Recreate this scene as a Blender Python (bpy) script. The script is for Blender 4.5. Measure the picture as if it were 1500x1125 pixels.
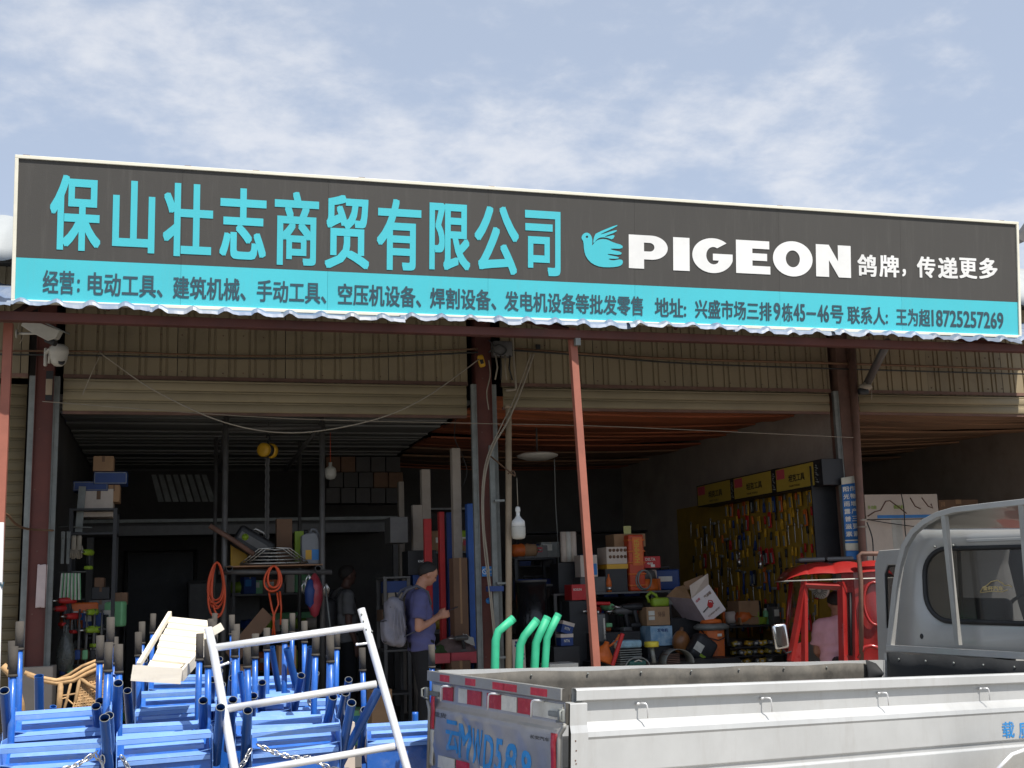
import bpy, bmesh, math, random
from mathutils import Vector, Matrix, Euler, noise
import time
T_START = time.time()
rnd = random.Random(7)
for o in list(bpy.data.objects):
    bpy.data.objects.remove(o)
SC = bpy.context.scene
COL = SC.collection
R = math.radians

# ------------------------------------------------------------------ camera, sky, sun, exposure
CAM_Z = 1.5
FPX = 1726.0
ax_x = Vector((6030, -117.5, -FPX)).normalized()
ax_y = Vector((-500.5, -322.5, -FPX)).normalized()
ax_z = ax_x.cross(ax_y).normalized()
ax_y = ax_z.cross(ax_x).normalized()
CM = Matrix((ax_x, ax_y, ax_z))          # camera vector -> world vector
cam_d = bpy.data.cameras.new('camera')
cam_d.sensor_width = 36.0
cam_d.lens = FPX / 1500 * 36
cam_d.clip_end = 3000
cam_d.clip_start = 0.05
cam = bpy.data.objects.new('camera', cam_d)
mw = CM.to_4x4()
mw.translation = (0, 0, CAM_Z)
cam.matrix_world = mw
COL.objects.link(cam)
SC.camera = cam

sun_dir = Vector((0.45, -1.0, 1.75)).normalized()      # towards the sun
SUN_EL = math.asin(sun_dir.z)
SUN_AZ = math.atan2(sun_dir.x, sun_dir.y)              # from +Y, clockwise
world = bpy.data.worlds.new('World')
SC.world = world
world.use_nodes = True
nt = world.node_tree
nt.nodes.clear()
W_ = nt.nodes.new
wo = W_('ShaderNodeOutputWorld'); bg = W_('ShaderNodeBackground'); bg.inputs[1].default_value = 0.12
sky = W_('ShaderNodeTexSky'); sky.sky_type = 'NISHITA'; sky.sun_disc = False
sky.sun_elevation = SUN_EL; sky.sun_rotation = SUN_AZ
sky.altitude = 1600; sky.air_density = 1.0; sky.dust_density = 1.6; sky.ozone_density = 1.0
tc = W_('ShaderNodeTexCoord'); sep = W_('ShaderNodeSeparateXYZ')
nt.links.new(tc.outputs['Generated'], sep.inputs[0])
def wmath(op, a, b=None, c=None):
    n = W_('ShaderNodeMath'); n.operation = op
    for i, v in enumerate((a, b, c)):
        if v is None: continue
        if isinstance(v, (int, float)): n.inputs[i].default_value = v
        else: nt.links.new(v, n.inputs[i])
    return n.outputs[0]
zc = wmath('ADD', wmath('MAXIMUM', sep.outputs[2], 0.0), 0.16)
comb = W_('ShaderNodeCombineXYZ')
nt.links.new(wmath('DIVIDE', sep.outputs[0], zc), comb.inputs[0])
nt.links.new(wmath('DIVIDE', sep.outputs[1], zc), comb.inputs[1])
def wnoise(scale, detail, rough, dist, off):
    mp = W_('ShaderNodeMapping'); mp.inputs['Location'].default_value = off
    nt.links.new(comb.outputs[0], mp.inputs[0])
    n = W_('ShaderNodeTexNoise'); n.inputs['Scale'].default_value = scale
    n.inputs['Detail'].default_value = detail; n.inputs['Roughness'].default_value = rough
    n.inputs['Distortion'].default_value = dist
    nt.links.new(mp.outputs[0], n.inputs['Vector'])
    return n.outputs['Fac']
big = wnoise(1.5, 2, 0.5, 0.0, (1.85, 6.68, 0))
fine = wnoise(9.0, 7, 0.60, 0.12, (0.3, 4.1, 0))
cl = wmath('ADD', wmath('MULTIPLY', big, 1.15), wmath('MULTIPLY', fine, 0.85))
mr = W_('ShaderNodeMapRange'); mr.interpolation_type = 'SMOOTHSTEP'
mr.inputs['From Min'].default_value = 0.90; mr.inputs['From Max'].default_value = 1.36
mr.inputs['To Max'].default_value = 0.58
nt.links.new(cl, mr.inputs['Value'])
hz = W_('ShaderNodeMapRange'); hz.interpolation_type = 'SMOOTHSTEP'        # whiter air low down
hz.inputs['From Min'].default_value = 0.0; hz.inputs['From Max'].default_value = 0.36
hz.inputs['To Min'].default_value = 0.7; hz.inputs['To Max'].default_value = 0.58
nt.links.new(sep.outputs[2], hz.inputs['Value'])
mx1 = W_('ShaderNodeMixRGB'); mx1.inputs['Color2'].default_value = (4.75, 5.35, 6.35, 1)
nt.links.new(hz.outputs[0], mx1.inputs['Fac']); nt.links.new(sky.outputs[0], mx1.inputs['Color1'])
mx2 = W_('ShaderNodeMixRGB'); mx2.inputs['Color2'].default_value = (6.9, 6.85, 6.9, 1)
nt.links.new(mr.outputs[0], mx2.inputs['Fac']); nt.links.new(mx1.outputs[0], mx2.inputs['Color1'])
nt.links.new(mx2.outputs[0], bg.inputs[0]); nt.links.new(bg.outputs[0], wo.inputs[0])

sl = bpy.data.lights.new('sun', 'SUN'); sl.energy = 5.0; sl.angle = R(0.5); sl.color = (1.0, 0.95, 0.88)
sun = bpy.data.objects.new('sun', sl); COL.objects.link(sun)
sun.rotation_euler = sun_dir.to_track_quat('Z', 'Y').to_euler()
sun.location = (4, -6, 12)

SC.view_settings.view_transform = 'Standard'
SC.view_settings.look = 'None'
SC.view_settings.exposure = 0.25
SC.view_settings.gamma = 1.0
SC.view_settings.use_curve_mapping = False
SC.cycles.max_bounces = 7
SC.cycles.diffuse_bounces = 5
SC.cycles.use_denoising = True

# ------------------------------------------------------------------ helpers
def ray(px, py):
    return CM @ Vector((px - 750.0, -(py - 562.5), -FPX))
def atY(px, py, Y):
    d = ray(px, py); return Vector((0, 0, CAM_Z)) + d * (Y / d.y)
def atX(px, py, X):
    d = ray(px, py); return Vector((0, 0, CAM_Z)) + d * (X / d.x)
def on_plane(px, py, o, nrm):
    d = ray(px, py); c = Vector((0, 0, CAM_Z))
    return c + d * ((o - c).dot(nrm) / d.dot(nrm))

MATS = {}
def mat(name, col, rough=0.6, metal=0.0, var=0.12, scale=6.0, bump=0.15, bscale=None, col2=None, spec=0.5,
        stretch=(1, 1, 1), dirt=0.0, coat=0.0, alpha=None, trans=0.0, dirtcol=(0.10, 0.075, 0.05), dscale=None, dstretch=None):
    if name in MATS: return MATS[name]
    m = bpy.data.materials.new(name); m.use_nodes = True
    t = m.node_tree; b = t.nodes['Principled BSDF']
    N = t.nodes.new; K = t.links.new
    tcn = N('ShaderNodeTexCoord'); mp = N('ShaderNodeMapping'); mp.inputs['Scale'].default_value = stretch
    oi = N('ShaderNodeObjectInfo'); va = N('ShaderNodeVectorMath'); va.operation = 'ADD'
    sc = N('ShaderNodeVectorMath'); sc.operation = 'SCALE'; sc.inputs['Scale'].default_value = 9.7
    cb = N('ShaderNodeCombineXYZ'); K(oi.outputs['Random'], cb.inputs[0]); K(oi.outputs['Random'], cb.inputs[1])
    K(cb.outputs[0], sc.inputs[0]); K(tcn.outputs['Object'], va.inputs[0]); K(sc.outputs[0], va.inputs[1])
    K(va.outputs[0], mp.inputs[0])
    n1 = N('ShaderNodeTexNoise'); n1.inputs['Scale'].default_value = scale; n1.inputs['Detail'].default_value = 6
    n1.inputs['Roughness'].default_value = 0.65
    K(mp.outputs[0], n1.inputs['Vector'])
    c = Vector(col)
    a = Vector(col2) if col2 else c * (1 - 1.6 * var)
    d = c if col2 else c * (1 + 1.2 * var)
    rp = N('ShaderNodeValToRGB')
    rp.color_ramp.elements[0].position = 0.3; rp.color_ramp.elements[1].position = 0.72
    rp.color_ramp.elements[0].color = (max(a.x, 0), max(a.y, 0), max(a.z, 0), 1)
    rp.color_ramp.elements[1].color = (min(d.x, 1), min(d.y, 1), min(d.z, 1), 1)
    K(n1.outputs['Fac'], rp.inputs[0])
    out = rp.outputs[0]
    # every object a little lighter or darker than its twin
    hv = N('ShaderNodeHueSaturation'); mrn = N('ShaderNodeMapRange')
    mrn.inputs['To Min'].default_value = 1 - 0.9 * var; mrn.inputs['To Max'].default_value = 1 + 0.9 * var
    K(oi.outputs['Random'], mrn.inputs['Value']); K(mrn.outputs[0], hv.inputs['Value']); K(out, hv.inputs['Color'])
    out = hv.outputs[0]
    if dirt > 0:
        n2 = N('ShaderNodeTexNoise'); n2.inputs['Scale'].default_value = dscale or scale * 0.55; n2.inputs['Detail'].default_value = 9
        n2.inputs['Roughness'].default_value = 0.75
        if dstretch:
            m2 = N('ShaderNodeMapping'); m2.inputs['Scale'].default_value = dstretch; K(va.outputs[0], m2.inputs[0]); K(m2.outputs[0], n2.inputs['Vector'])
        else: K(va.outputs[0], n2.inputs['Vector'])
        r2 = N('ShaderNodeValToRGB'); r2.color_ramp.elements[0].position = 0.52; r2.color_ramp.elements[1].position = 0.74
        r2.color_ramp.elements[0].color = (0, 0, 0, 1); r2.color_ramp.elements[1].color = (dirt, dirt, dirt, 1)
        K(n2.outputs['Fac'], r2.inputs[0])
        mx = N('ShaderNodeMixRGB'); mx.inputs['Color2'].default_value = (*dirtcol, 1)
        K(r2.outputs[0], mx.inputs['Fac']); K(out, mx.inputs['Color1']); out = mx.outputs[0]
    K(out, b.inputs['Base Color'])
    rr = N('ShaderNodeMapRange'); rr.inputs['To Min'].default_value = max(rough - 0.12, 0.04); rr.inputs['To Max'].default_value = min(rough + 0.14, 1)
    K(n1.outputs['Fac'], rr.inputs['Value']); K(rr.outputs[0], b.inputs['Roughness'])
    b.inputs['Metallic'].default_value = metal
    b.inputs['Specular IOR Level'].default_value = spec
    b.inputs['Coat Weight'].default_value = coat
    b.inputs['Transmission Weight'].default_value = trans
    if alpha is not None: b.inputs['Alpha'].default_value = alpha
    if bump > 0:
        n3 = N('ShaderNodeTexNoise'); n3.inputs['Scale'].default_value = bscale or scale * 5; n3.inputs['Detail'].default_value = 5
        K(mp.outputs[0], n3.inputs['Vector'])
        bp = N('ShaderNodeBump'); bp.inputs['Strength'].default_value = bump; bp.inputs['Distance'].default_value = 0.01
        K(n3.outputs['Fac'], bp.inputs['Height']); K(bp.outputs[0], b.inputs['Normal'])
    MATS[name] = m
    return m

class MB:
    """collects simple shapes and links them as one mesh"""
    def __init__(s): s.v = []; s.f = []; s.sm = []
    def add(s, vs, fs, smooth=False):
        k = len(s.v); s.v += [Vector(p) for p in vs]
        for f in fs: s.f.append(tuple(i + k for i in f)); s.sm.append(smooth)
        return s
    def box(s, c, d, rot=None, taper=None):
        hx, hy, hz_ = d[0] / 2, d[1] / 2, d[2] / 2
        vs = []
        for z in (-1, 1):
            tx = ty = 1
            if taper and z > 0: tx, ty = taper
            for x, y in ((-1, -1), (1, -1), (1, 1), (-1, 1)):
                vs.append(Vector((x * hx * tx, y * hy * ty, z * hz_)))
        if rot is not None:
            m = Euler(rot).to_matrix(); vs = [m @ p for p in vs]
        vs = [p + Vector(c) for p in vs]
        return s.add(vs, [(0, 3, 2, 1), (4, 5, 6, 7), (0, 1, 5, 4), (1, 2, 6, 5), (2, 3, 7, 6), (3, 0, 4, 7)])
    def bbox(s, a, b):
        return s.box([(a[i] + b[i]) / 2 for i in range(3)], [abs(b[i] - a[i]) for i in range(3)])
    def rbox(s, c, d, r=0.01, rot=None, n=3):
        """box with rounded vertical and horizontal edges through bmesh bevel"""
        bm = bmesh.new(); bmesh.ops.create_cube(bm, size=1.0)
        for v in bm.verts: v.co = Vector((v.co.x * d[0], v.co.y * d[1], v.co.z * d[2]))
        bmesh.ops.bevel(bm, geom=list(bm.edges), offset=min(r, min(d) * 0.49), segments=n, affect='EDGES', profile=0.5)
        m = Euler(rot).to_matrix() if rot is not None else Matrix.Identity(3)
        bm.verts.ensure_lookup_table()
        vs = [m @ v.co + Vector(c) for v in bm.verts]
        fs = [tuple(v.index for v in f.verts) for f in bm.faces]
        bm.free(); return s.add(vs, fs, True)
    def tube(s, path, r, n=10, cap=True, closed=False):
        P = [Vector(p) for p in path]; m = len(P)
        rs = r if isinstance(r, (list, tuple)) else [r] * m
        up = None; rings = []
        for i, p in enumerate(P):
            if closed: t = P[(i + 1) % m] - P[i - 1]
            else: t = P[min(i + 1, m - 1)] - P[max(i - 1, 0)]
            t.normalize()
            if up is None:
                up = Vector((0, 0, 1)) if abs(t.z) < 0.9 else Vector((1, 0, 0))
            x = t.cross(up)
            if x.length < 1e-5: x = t.orthogonal()
            x.normalize(); y = x.cross(t).normalized(); up = y
            rings.append([p + (x * math.cos(2 * math.pi * j / n) + y * math.sin(2 * math.pi * j / n)) * rs[i] for j in range(n)])
        vs = [q for g in rings for q in g]; fs = []
        for i in range(m if closed else m - 1):
            a, b = i * n, ((i + 1) % m) * n
            for j in range(n):
                k = (j + 1) % n; fs.append((a + j, a + k, b + k, b + j))
        s.add(vs, fs, True)
        if cap and not closed:
            b = len(s.v) - len(vs)
            s.f.append(tuple(b + j for j in reversed(range(n)))); s.sm.append(False)
            b2 = b + (m - 1) * n
            s.f.append(tuple(b2 + j for j in range(n))); s.sm.append(False)
        return s
    def cyl(s, a, b, r, n=14, r2=None, cap=True): return s.tube([a, b], [r, r if r2 is None else r2], n, cap)
    def pipe(s, a, b, r, t=0.003, n=14):
        """open-ended hollow tube"""
        a, b = Vector(a), Vector(b); d = (b - a).normalized(); x = d.orthogonal().normalized(); y = d.cross(x)
        def ring(p, q): return [p + (x * math.cos(2 * math.pi * j / n) + y * math.sin(2 * math.pi * j / n)) * q for j in range(n)]
        def band(A, B_, sm):
            s.add(A + B_, [(j, (j + 1) % n, n + (j + 1) % n, n + j) for j in range(n)], sm)
        deep = b - d * 0.6 * (b - a).length
        band(ring(a, r), ring(b, r), True); band(ring(b, r), ring(b, r - t), False); band(ring(b, r - t), ring(deep, r - t), True)
        return s.add(ring(deep, r - t), [tuple(range(n))])
    def lathe(s, prof, n=20, c=(0, 0, 0), axis='z', rot=None):
        vs = []; c = Vector(c)
        m = Euler(rot).to_matrix() if rot is not None else Matrix.Identity(3)
        for r, h in prof:
            for j in range(n):
                a = 2 * math.pi * j / n
                p = Vector((r * math.cos(a), r * math.sin(a), h))
                if axis == 'y': p = Vector((p.x, p.z, p.y))
                if axis == 'x': p = Vector((p.z, p.x, p.y))
                vs.append(m @ p + c)
        fs = []
        for i in range(len(prof) - 1):
            for j in range(n):
                k = (j + 1) % n; fs.append((i * n + j, i * n + k, (i + 1) * n + k, (i + 1) * n + j))
        fs.append(tuple(reversed(range(n)))); fs.append(tuple((len(prof) - 1) * n + j for j in range(n)))
        return s.add(vs, fs, True)
    def prism(s, poly, o, ux, uy, th):
        """2-D outline poly in the frame (ux, uy) at o, extruded by th along ux x uy"""
        o, ux, uy = Vector(o), Vector(ux), Vector(uy); w = ux.cross(uy).normalized() * th
        n = len(poly)
        a = [o + ux * p[0] + uy * p[1] for p in poly]; b = [p + w for p in a]
        fs = [tuple(reversed(range(n))), tuple(range(n, 2 * n))] + [(i, (i + 1) % n, n + (i + 1) % n, n + i) for i in range(n)]
        return s.add(a + b, fs)
    def ball(s, c, r, n=12, m=8):
        rr = r if isinstance(r, (tuple, list)) else (r, r, r)
        vs = []; fs = []
        for i in range(m + 1):
            t = math.pi * i / m
            for j in range(n):
                p = 2 * math.pi * j / n
                vs.append((c[0] + rr[0] * math.sin(t) * math.cos(p), c[1] + rr[1] * math.sin(t) * math.sin(p), c[2] - rr[2] * math.cos(t)))
        for i in range(m):
            for j in range(n):
                k = (j + 1) % n; fs.append((i * n + j, i * n + k, (i + 1) * n + k, (i + 1) * n + j))
        return s.add(vs, fs, True)
    def sheet(s, fn, nu, nv, smooth=True):
        vs = [fn(i / nu, j / nv) for j in range(nv + 1) for i in range(nu + 1)]
        fs = [(j * (nu + 1) + i, j * (nu + 1) + i + 1, (j + 1) * (nu + 1) + i + 1, (j + 1) * (nu + 1) + i) for j in range(nv) for i in range(nu)]
        return s.add(vs, fs, smooth)
    def xform(s, m):
        s.v = [m @ p for p in s.v]; return s
    def mesh(s, name):
        me = bpy.data.meshes.new(name)
        me.from_pydata([tuple(p) for p in s.v], [], s.f)
        me.polygons.foreach_set('use_smooth', s.sm)
        me.update(); return me
    def build(s, name, m, parent=None, bevel=0.0, bseg=2, solid=0.0, label=None):
        me = s.mesh(name)
        o = bpy.data.objects.new(name, me); COL.objects.link(o)
        me.materials.append(m)
        if parent is not None: o.parent = parent
        if solid:
            md = o.modifiers.new('solid', 'SOLIDIFY'); md.thickness = solid; md.offset = 0
        if bevel:
            md = o.modifiers.new('bevel', 'BEVEL'); md.width = bevel; md.segments = bseg; md.limit_method = 'ANGLE'; md.angle_limit = R(40)
            md.harden_normals = False
        if label: o['label'] = label
        return o

def tag(o, label, cat, group=None, kind=None):
    o['label'] = label; o['category'] = cat
    if group: o['group'] = group
    if kind: o['kind'] = kind
    return o
def thing(name, label, cat, loc=(0, 0, 0), rz=0.0, group=None, rot=None):
    o = bpy.data.objects.new(name, None); COL.objects.link(o); o.empty_display_size = 0.1
    o.location = loc; o.rotation_euler = rot if rot is not None else (0, 0, rz)
    return tag(o, label, cat, group)
def struct(o): o['kind'] = 'structure'; return o
def copy_tree(o, parent=None):
    c = o.copy(); COL.objects.link(c); c.parent = parent
    for ch in o.children: copy_tree(ch, c)
    return c

_txt = {}
def text_geo(s, bold=0.0):
    heavy, bold0 = bold, 0.0
    key = (s, bold)
    if key in _txt: return _txt[key]
    cu = bpy.data.curves.new('lettering', 'FONT'); cu.body = s; cu.size = 1.0; cu.offset = bold0; cu.resolution_u = 3
    cu.fill_mode = 'FRONT'
    ob = bpy.data.objects.new('lettering', cu); COL.objects.link(ob)
    dg = bpy.context.evaluated_depsgraph_get(); dg.update()
    me = bpy.data.meshes.new_from_object(ob.evaluated_get(dg))
    vs = [v.co.copy() for v in me.vertices]; fs = [tuple(p.vertices) for p in me.polygons]
    bpy.data.objects.remove(ob); bpy.data.curves.remove(cu); bpy.data.meshes.remove(me)
    if heavy:                                   # heavier strokes: the same glyphs again a hair to each side
        n0 = len(vs); base = list(vs); bf = list(fs); k = 0
        for dx, dy in ((1, 0), (-1, 0), (0, 1), (0, -1), (1, 1), (-1, 1), (1, -1), (-1, -1)):
            k += 1
            vs += [v + Vector((dx * heavy, dy * heavy * 0.6, 0.00012 * k)) for v in base]
            fs += [tuple(i + n0 * k for i in f) for f in bf]
    _txt[key] = (vs, fs); return _txt[key]
def lettering(mb, s, o, ux, uy, w, h, bold=0.0, lift=0.0):
    """string s fitted into the rectangle w x h whose lower left corner is o"""
    vs, fs = text_geo(s, bold)
    if not vs: return mb
    x0 = min(v.x for v in vs); x1 = max(v.x for v in vs); y0 = min(v.y for v in vs); y1 = max(v.y for v in vs)
    o, ux, uy = Vector(o), Vector(ux).normalized(), Vector(uy).normalized(); n = ux.cross(uy)
    out = [o + ux * ((v.x - x0) / max(x1 - x0, 1e-6) * w) + uy * ((v.y - y0) / max(y1 - y0, 1e-6) * h) + n * (lift + v.z) for v in vs]
    return mb.add(out, fs)
# ------------------------------------------------------------------ materials
M_ground = mat('concrete_yard', (0.20, 0.185, 0.16), 0.9, var=0.2, scale=0.8, bump=0.3, bscale=30, dirt=0.5)
M_floor = mat('shop_concrete', (0.15, 0.14, 0.13), 0.8, var=0.2, scale=1.5, bump=0.2, dirt=0.5)
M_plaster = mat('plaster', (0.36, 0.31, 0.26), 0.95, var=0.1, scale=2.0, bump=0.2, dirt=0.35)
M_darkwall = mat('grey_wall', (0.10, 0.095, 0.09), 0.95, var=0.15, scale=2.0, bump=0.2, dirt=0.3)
M_beige = mat('beige_sheet', (0.27, 0.215, 0.130), 0.62, var=0.09, scale=1.6, bump=0.08, stretch=(1, 1, 0.12), dirt=0.45, dscale=2.2, dirtcol=(0.10, 0.07, 0.045))
M_slat = mat('beige_slat', (0.285, 0.23, 0.135), 0.55, var=0.10, scale=1.2, bump=0.05, dirt=0.35, dscale=3, dirtcol=(0.16, 0.12, 0.07))
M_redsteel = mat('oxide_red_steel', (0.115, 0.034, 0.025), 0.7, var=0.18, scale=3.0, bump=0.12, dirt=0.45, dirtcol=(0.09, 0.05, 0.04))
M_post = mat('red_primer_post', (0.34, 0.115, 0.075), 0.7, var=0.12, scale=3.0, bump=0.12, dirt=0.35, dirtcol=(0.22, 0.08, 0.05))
M_galv = mat('galvanised', (0.22, 0.23, 0.215), 0.55, 0.25, var=0.18, scale=7, bump=0.08, dirt=0.4)
M_rust = mat('brown_pipe', (0.16, 0.085, 0.06), 0.7, var=0.2, scale=5, bump=0.15, dirt=0.4)
M_blueroof = mat('blue_white_sheet', (0.10, 0.17, 0.30), 0.45, 0.0, var=0.25, scale=2.5, bump=0.1, col2=(0.22, 0.24, 0.27), dirt=0.35, dscale=5, dirtcol=(0.25, 0.22, 0.2))
M_whiteroof = mat('white_roof', (0.36, 0.38, 0.38), 0.6, 0.0, var=0.12, scale=0.7, bump=0.1, stretch=(1, 0.1, 1), dirt=0.3)
M_cream = mat('cream_frame', (0.80, 0.77, 0.64), 0.5, var=0.05, scale=3, bump=0.03, dirt=0.15)
M_black = mat('sign_black', (0.072, 0.069, 0.064), 0.8, var=0.05, scale=1.2, bump=0.12, bscale=160, dirt=0.35, dscale=5, dirtcol=(0.13, 0.125, 0.115), spec=0.3, dstretch=(3, 0.22, 1))
M_teal = mat('sign_teal', (0.075, 0.53, 0.61), 0.7, var=0.025, scale=1.4, bump=0.12, bscale=160, dirt=0.35, dscale=5, dirtcol=(0.12, 0.44, 0.48), spec=0.3, dstretch=(3, 0.22, 1))
M_dktext = mat('sign_dark_print', (0.035, 0.075, 0.10), 0.8, var=0.1, scale=4, bump=0.0)
M_white = mat('white_print', (0.80, 0.80, 0.78), 0.7, var=0.05, scale=4, bump=0.0)
M_whiteplastic = mat('white_plastic', (0.55, 0.53, 0.47), 0.45, var=0.08, scale=8, bump=0.03)
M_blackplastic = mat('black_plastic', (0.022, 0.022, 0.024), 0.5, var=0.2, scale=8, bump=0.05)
M_plank_red = mat('formwork_red', (0.46, 0.135, 0.055), 0.65, var=0.3, scale=3, bump=0.15, stretch=(0.15, 1, 1), dirt=0.5, dirtcol=(0.12, 0.05, 0.03))
M_plank_brown = mat('formwork_brown', (0.38, 0.21, 0.12), 0.75, var=0.3, scale=3, bump=0.15, stretch=(0.15, 1, 1), dirt=0.5)
M_plank_grey = mat('deck_grey', (0.20, 0.20, 0.19), 0.65, var=0.25, scale=3, bump=0.1, stretch=(0.1, 1, 1), dirt=0.5)
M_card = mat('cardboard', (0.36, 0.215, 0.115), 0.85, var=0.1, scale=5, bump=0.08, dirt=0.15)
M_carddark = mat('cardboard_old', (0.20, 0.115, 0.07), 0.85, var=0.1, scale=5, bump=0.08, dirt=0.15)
M_cartonwhite = mat('white_carton', (0.62, 0.53, 0.45), 0.8, var=0.06, scale=5, bump=0.05, dirt=0.15)
M_pipe_beige = mat('beige_pvc', (0.36, 0.275, 0.185), 0.5, var=0.1, scale=6, bump=0.04, dirt=0.35)
M_cable = mat('cable_white', (0.33, 0.285, 0.22), 0.6, var=0.1, scale=10, bump=0)
M_cableb = mat('cable_brown', (0.17, 0.09, 0.045), 0.6, var=0.2, scale=10, bump=0)
M_cablek = mat('cable_black', (0.03, 0.03, 0.028), 0.5, var=0.2, scale=10, bump=0)
M_steelgrey = mat('grey_paint_steel', (0.13, 0.125, 0.12), 0.5, 0.3, var=0.15, scale=6, bump=0.05)
M_yellow = mat('yellow_paint', (0.62, 0.34, 0.02), 0.45, var=0.08, scale=6, bump=0.03, dirt=0.2)
M_blue = mat('blue_gloss_paint', (0.018, 0.125, 0.50), 0.30, 0.0, var=0.14, scale=5, bump=0.08, coat=0.4, dirt=0.35, dscale=14, dirtcol=(0.25, 0.32, 0.42))
M_blued = mat('blue_tube_paint', (0.018, 0.085, 0.30), 0.32, 0.15, var=0.10, scale=5, bump=0.04, coat=0.4)
M_bluel = mat('blue_bar_paint', (0.17, 0.33, 0.70), 0.42, 0.0, var=0.08, scale=5, bump=0.04, coat=0.3, dirt=0.3, dscale=9, dirtcol=(0.5, 0.58, 0.66))
M_grip = mat('grey_rubber', (0.055, 0.048, 0.040), 0.85, var=0.15, scale=12, bump=0.15, dirt=0.2)
M_alu = mat('aluminium', (0.86, 0.86, 0.86), 0.34, 0.45, var=0.06, scale=6, bump=0.03, stretch=(1, 1, 0.2))
M_chrome = mat('chain_steel', (0.62, 0.60, 0.56), 0.28, 0.95, var=0.1, scale=10, bump=0.02)
M_whitewood = mat('whitewashed_wood', (0.82, 0.75, 0.62), 0.85, var=0.12, scale=5, bump=0.2, stretch=(0.12, 1, 1), dirt=0.4, dscale=9, dirtcol=(0.45, 0.37, 0.27))
M_rattan = mat('rattan', (0.42, 0.26, 0.12), 0.7, var=0.35, scale=9, bump=0.15)
M_silver = mat('truck_silver', (0.53, 0.535, 0.525), 0.42, 0.25, var=0.07, scale=1.6, bump=0.02, coat=0.3, dirt=0.28, dscale=6, dirtcol=(0.34, 0.31, 0.27), dstretch=(2.2, 1, 0.35))
M_silverd = mat('truck_silver_dull', (0.36, 0.355, 0.33), 0.5, 0.3, var=0.12, scale=3, bump=0.08, dirt=0.45, dscale=4, dirtcol=(0.28, 0.24, 0.18))
M_cab = mat('cab_grey', (0.41, 0.405, 0.385), 0.4, 0.15, var=0.05, scale=2, bump=0.02, coat=0.4, dirt=0.25, dscale=3, dirtcol=(0.3, 0.28, 0.25))
M_gate = mat('gate_silver', (0.44, 0.43, 0.41), 0.33, 0.55, var=0.1, scale=2.5, bump=0.25, bscale=3, dirt=0.35, dscale=4, dirtcol=(0.30, 0.28, 0.24))
M_liner = mat('rubber_liner', (0.085, 0.078, 0.066), 0.7, var=0.35, scale=4, bump=0.2, dirt=0.6, dscale=7, dirtcol=(0.16, 0.14, 0.11))
M_linerk = mat('black_liner', (0.02, 0.021, 0.022), 0.75, var=0.2, scale=4, bump=0.2)
M_bluepaint = mat('blue_spray', (0.03, 0.26, 0.62), 0.6, var=0.12, scale=12, bump=0, dirt=0.9, dscale=26, dirtcol=(0.36, 0.38, 0.39))
M_refred = mat('reflector_red', (0.50, 0.022, 0.035), 0.4, var=0.15, scale=20, bump=0.1, dirt=0.3, dscale=20, dirtcol=(0.5, 0.35, 0.32))
M_refwhite = mat('reflector_white', (0.66, 0.64, 0.56), 0.4, var=0.1, scale=10, bump=0.05, dirt=0.3)
M_glass = mat('dark_glass', (0.02, 0.02, 0.02), 0.06, var=0.1, scale=3, bump=0, alpha=0.55, spec=0.6)
M_rubber = mat('black_rubber', (0.015, 0.015, 0.016), 0.6, var=0.2, scale=8, bump=0.05)
M_trired = mat('tricycle_red', (0.30, 0.018, 0.016), 0.30, 0.0, var=0.12, scale=4, bump=0.03, coat=0.6, dirt=0.25, dirtcol=(0.3, 0.1, 0.08))
M_orange = mat('orange_plastic', (0.66, 0.14, 0.02), 0.5, var=0.1, scale=6, bump=0.03, dirt=0.15)
M_hose = mat('orange_hose', (0.80, 0.11, 0.035), 0.45, var=0.1, scale=6, bump=0)
M_red = mat('red_paint', (0.50, 0.02, 0.02), 0.5, var=0.12, scale=6, bump=0.03, dirt=0.15)
M_pink = mat('pink_red_paint', (0.55, 0.08, 0.10), 0.6, var=0.1, scale=6, bump=0.03)
M_green = mat('green_pipe_paint', (0.035, 0.42, 0.22), 0.55, var=0.12, scale=6, bump=0.08, dirt=0.35, dscale=12, dirtcol=(0.06, 0.22, 0.13))
M_lime = mat('lime_plastic', (0.28, 0.42, 0.03), 0.5, var=0.1, scale=6, bump=0.03)
M_navy = mat('navy_paint', (0.015, 0.05, 0.20), 0.5, var=0.1, scale=6, bump=0.03, dirt=0.2)
M_skin = mat('skin', (0.50, 0.24, 0.15), 0.55, var=0.08, scale=9, bump=0.04)
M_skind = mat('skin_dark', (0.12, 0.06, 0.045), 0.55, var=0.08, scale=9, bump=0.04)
M_hair = mat('black_hair', (0.024, 0.020, 0.018), 0.7, var=0.3, scale=60, bump=0.5, bscale=240)
M_indigo = mat('indigo_tshirt', (0.10, 0.10, 0.23), 0.9, var=0.10, scale=6, bump=0.25, bscale=14)
M_trousers = mat('black_trousers', (0.012, 0.012, 0.014), 0.9, var=0.2, scale=6, bump=0.25, bscale=12)
M_pinkshirt = mat('pink_shirt', (0.85, 0.45, 0.50), 0.85, var=0.06, scale=6, bump=0.25, bscale=9)
M_bag = mat('grey_backpack_cloth', (0.26, 0.25, 0.29), 0.85, var=0.12, scale=8, bump=0.35, bscale=14)
M_greyshirt = mat('grey_tshirt', (0.16, 0.16, 0.16), 0.9, var=0.1, scale=6, bump=0.25, bscale=12)

# ------------------------------------------------------------------ ground and building
YF = 11.415; FLOOR = 0.12
g = MB().box((0, 40, -0.1), (400, 400, 0.2)).build('ground', M_ground); struct(g)
f = MB().box((3.0, YF + 8.3, FLOOR / 2 + 0.002), (17.0, 17.5, FLOOR)).build('shop_floor', M_floor, bevel=0.01); struct(f)

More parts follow.
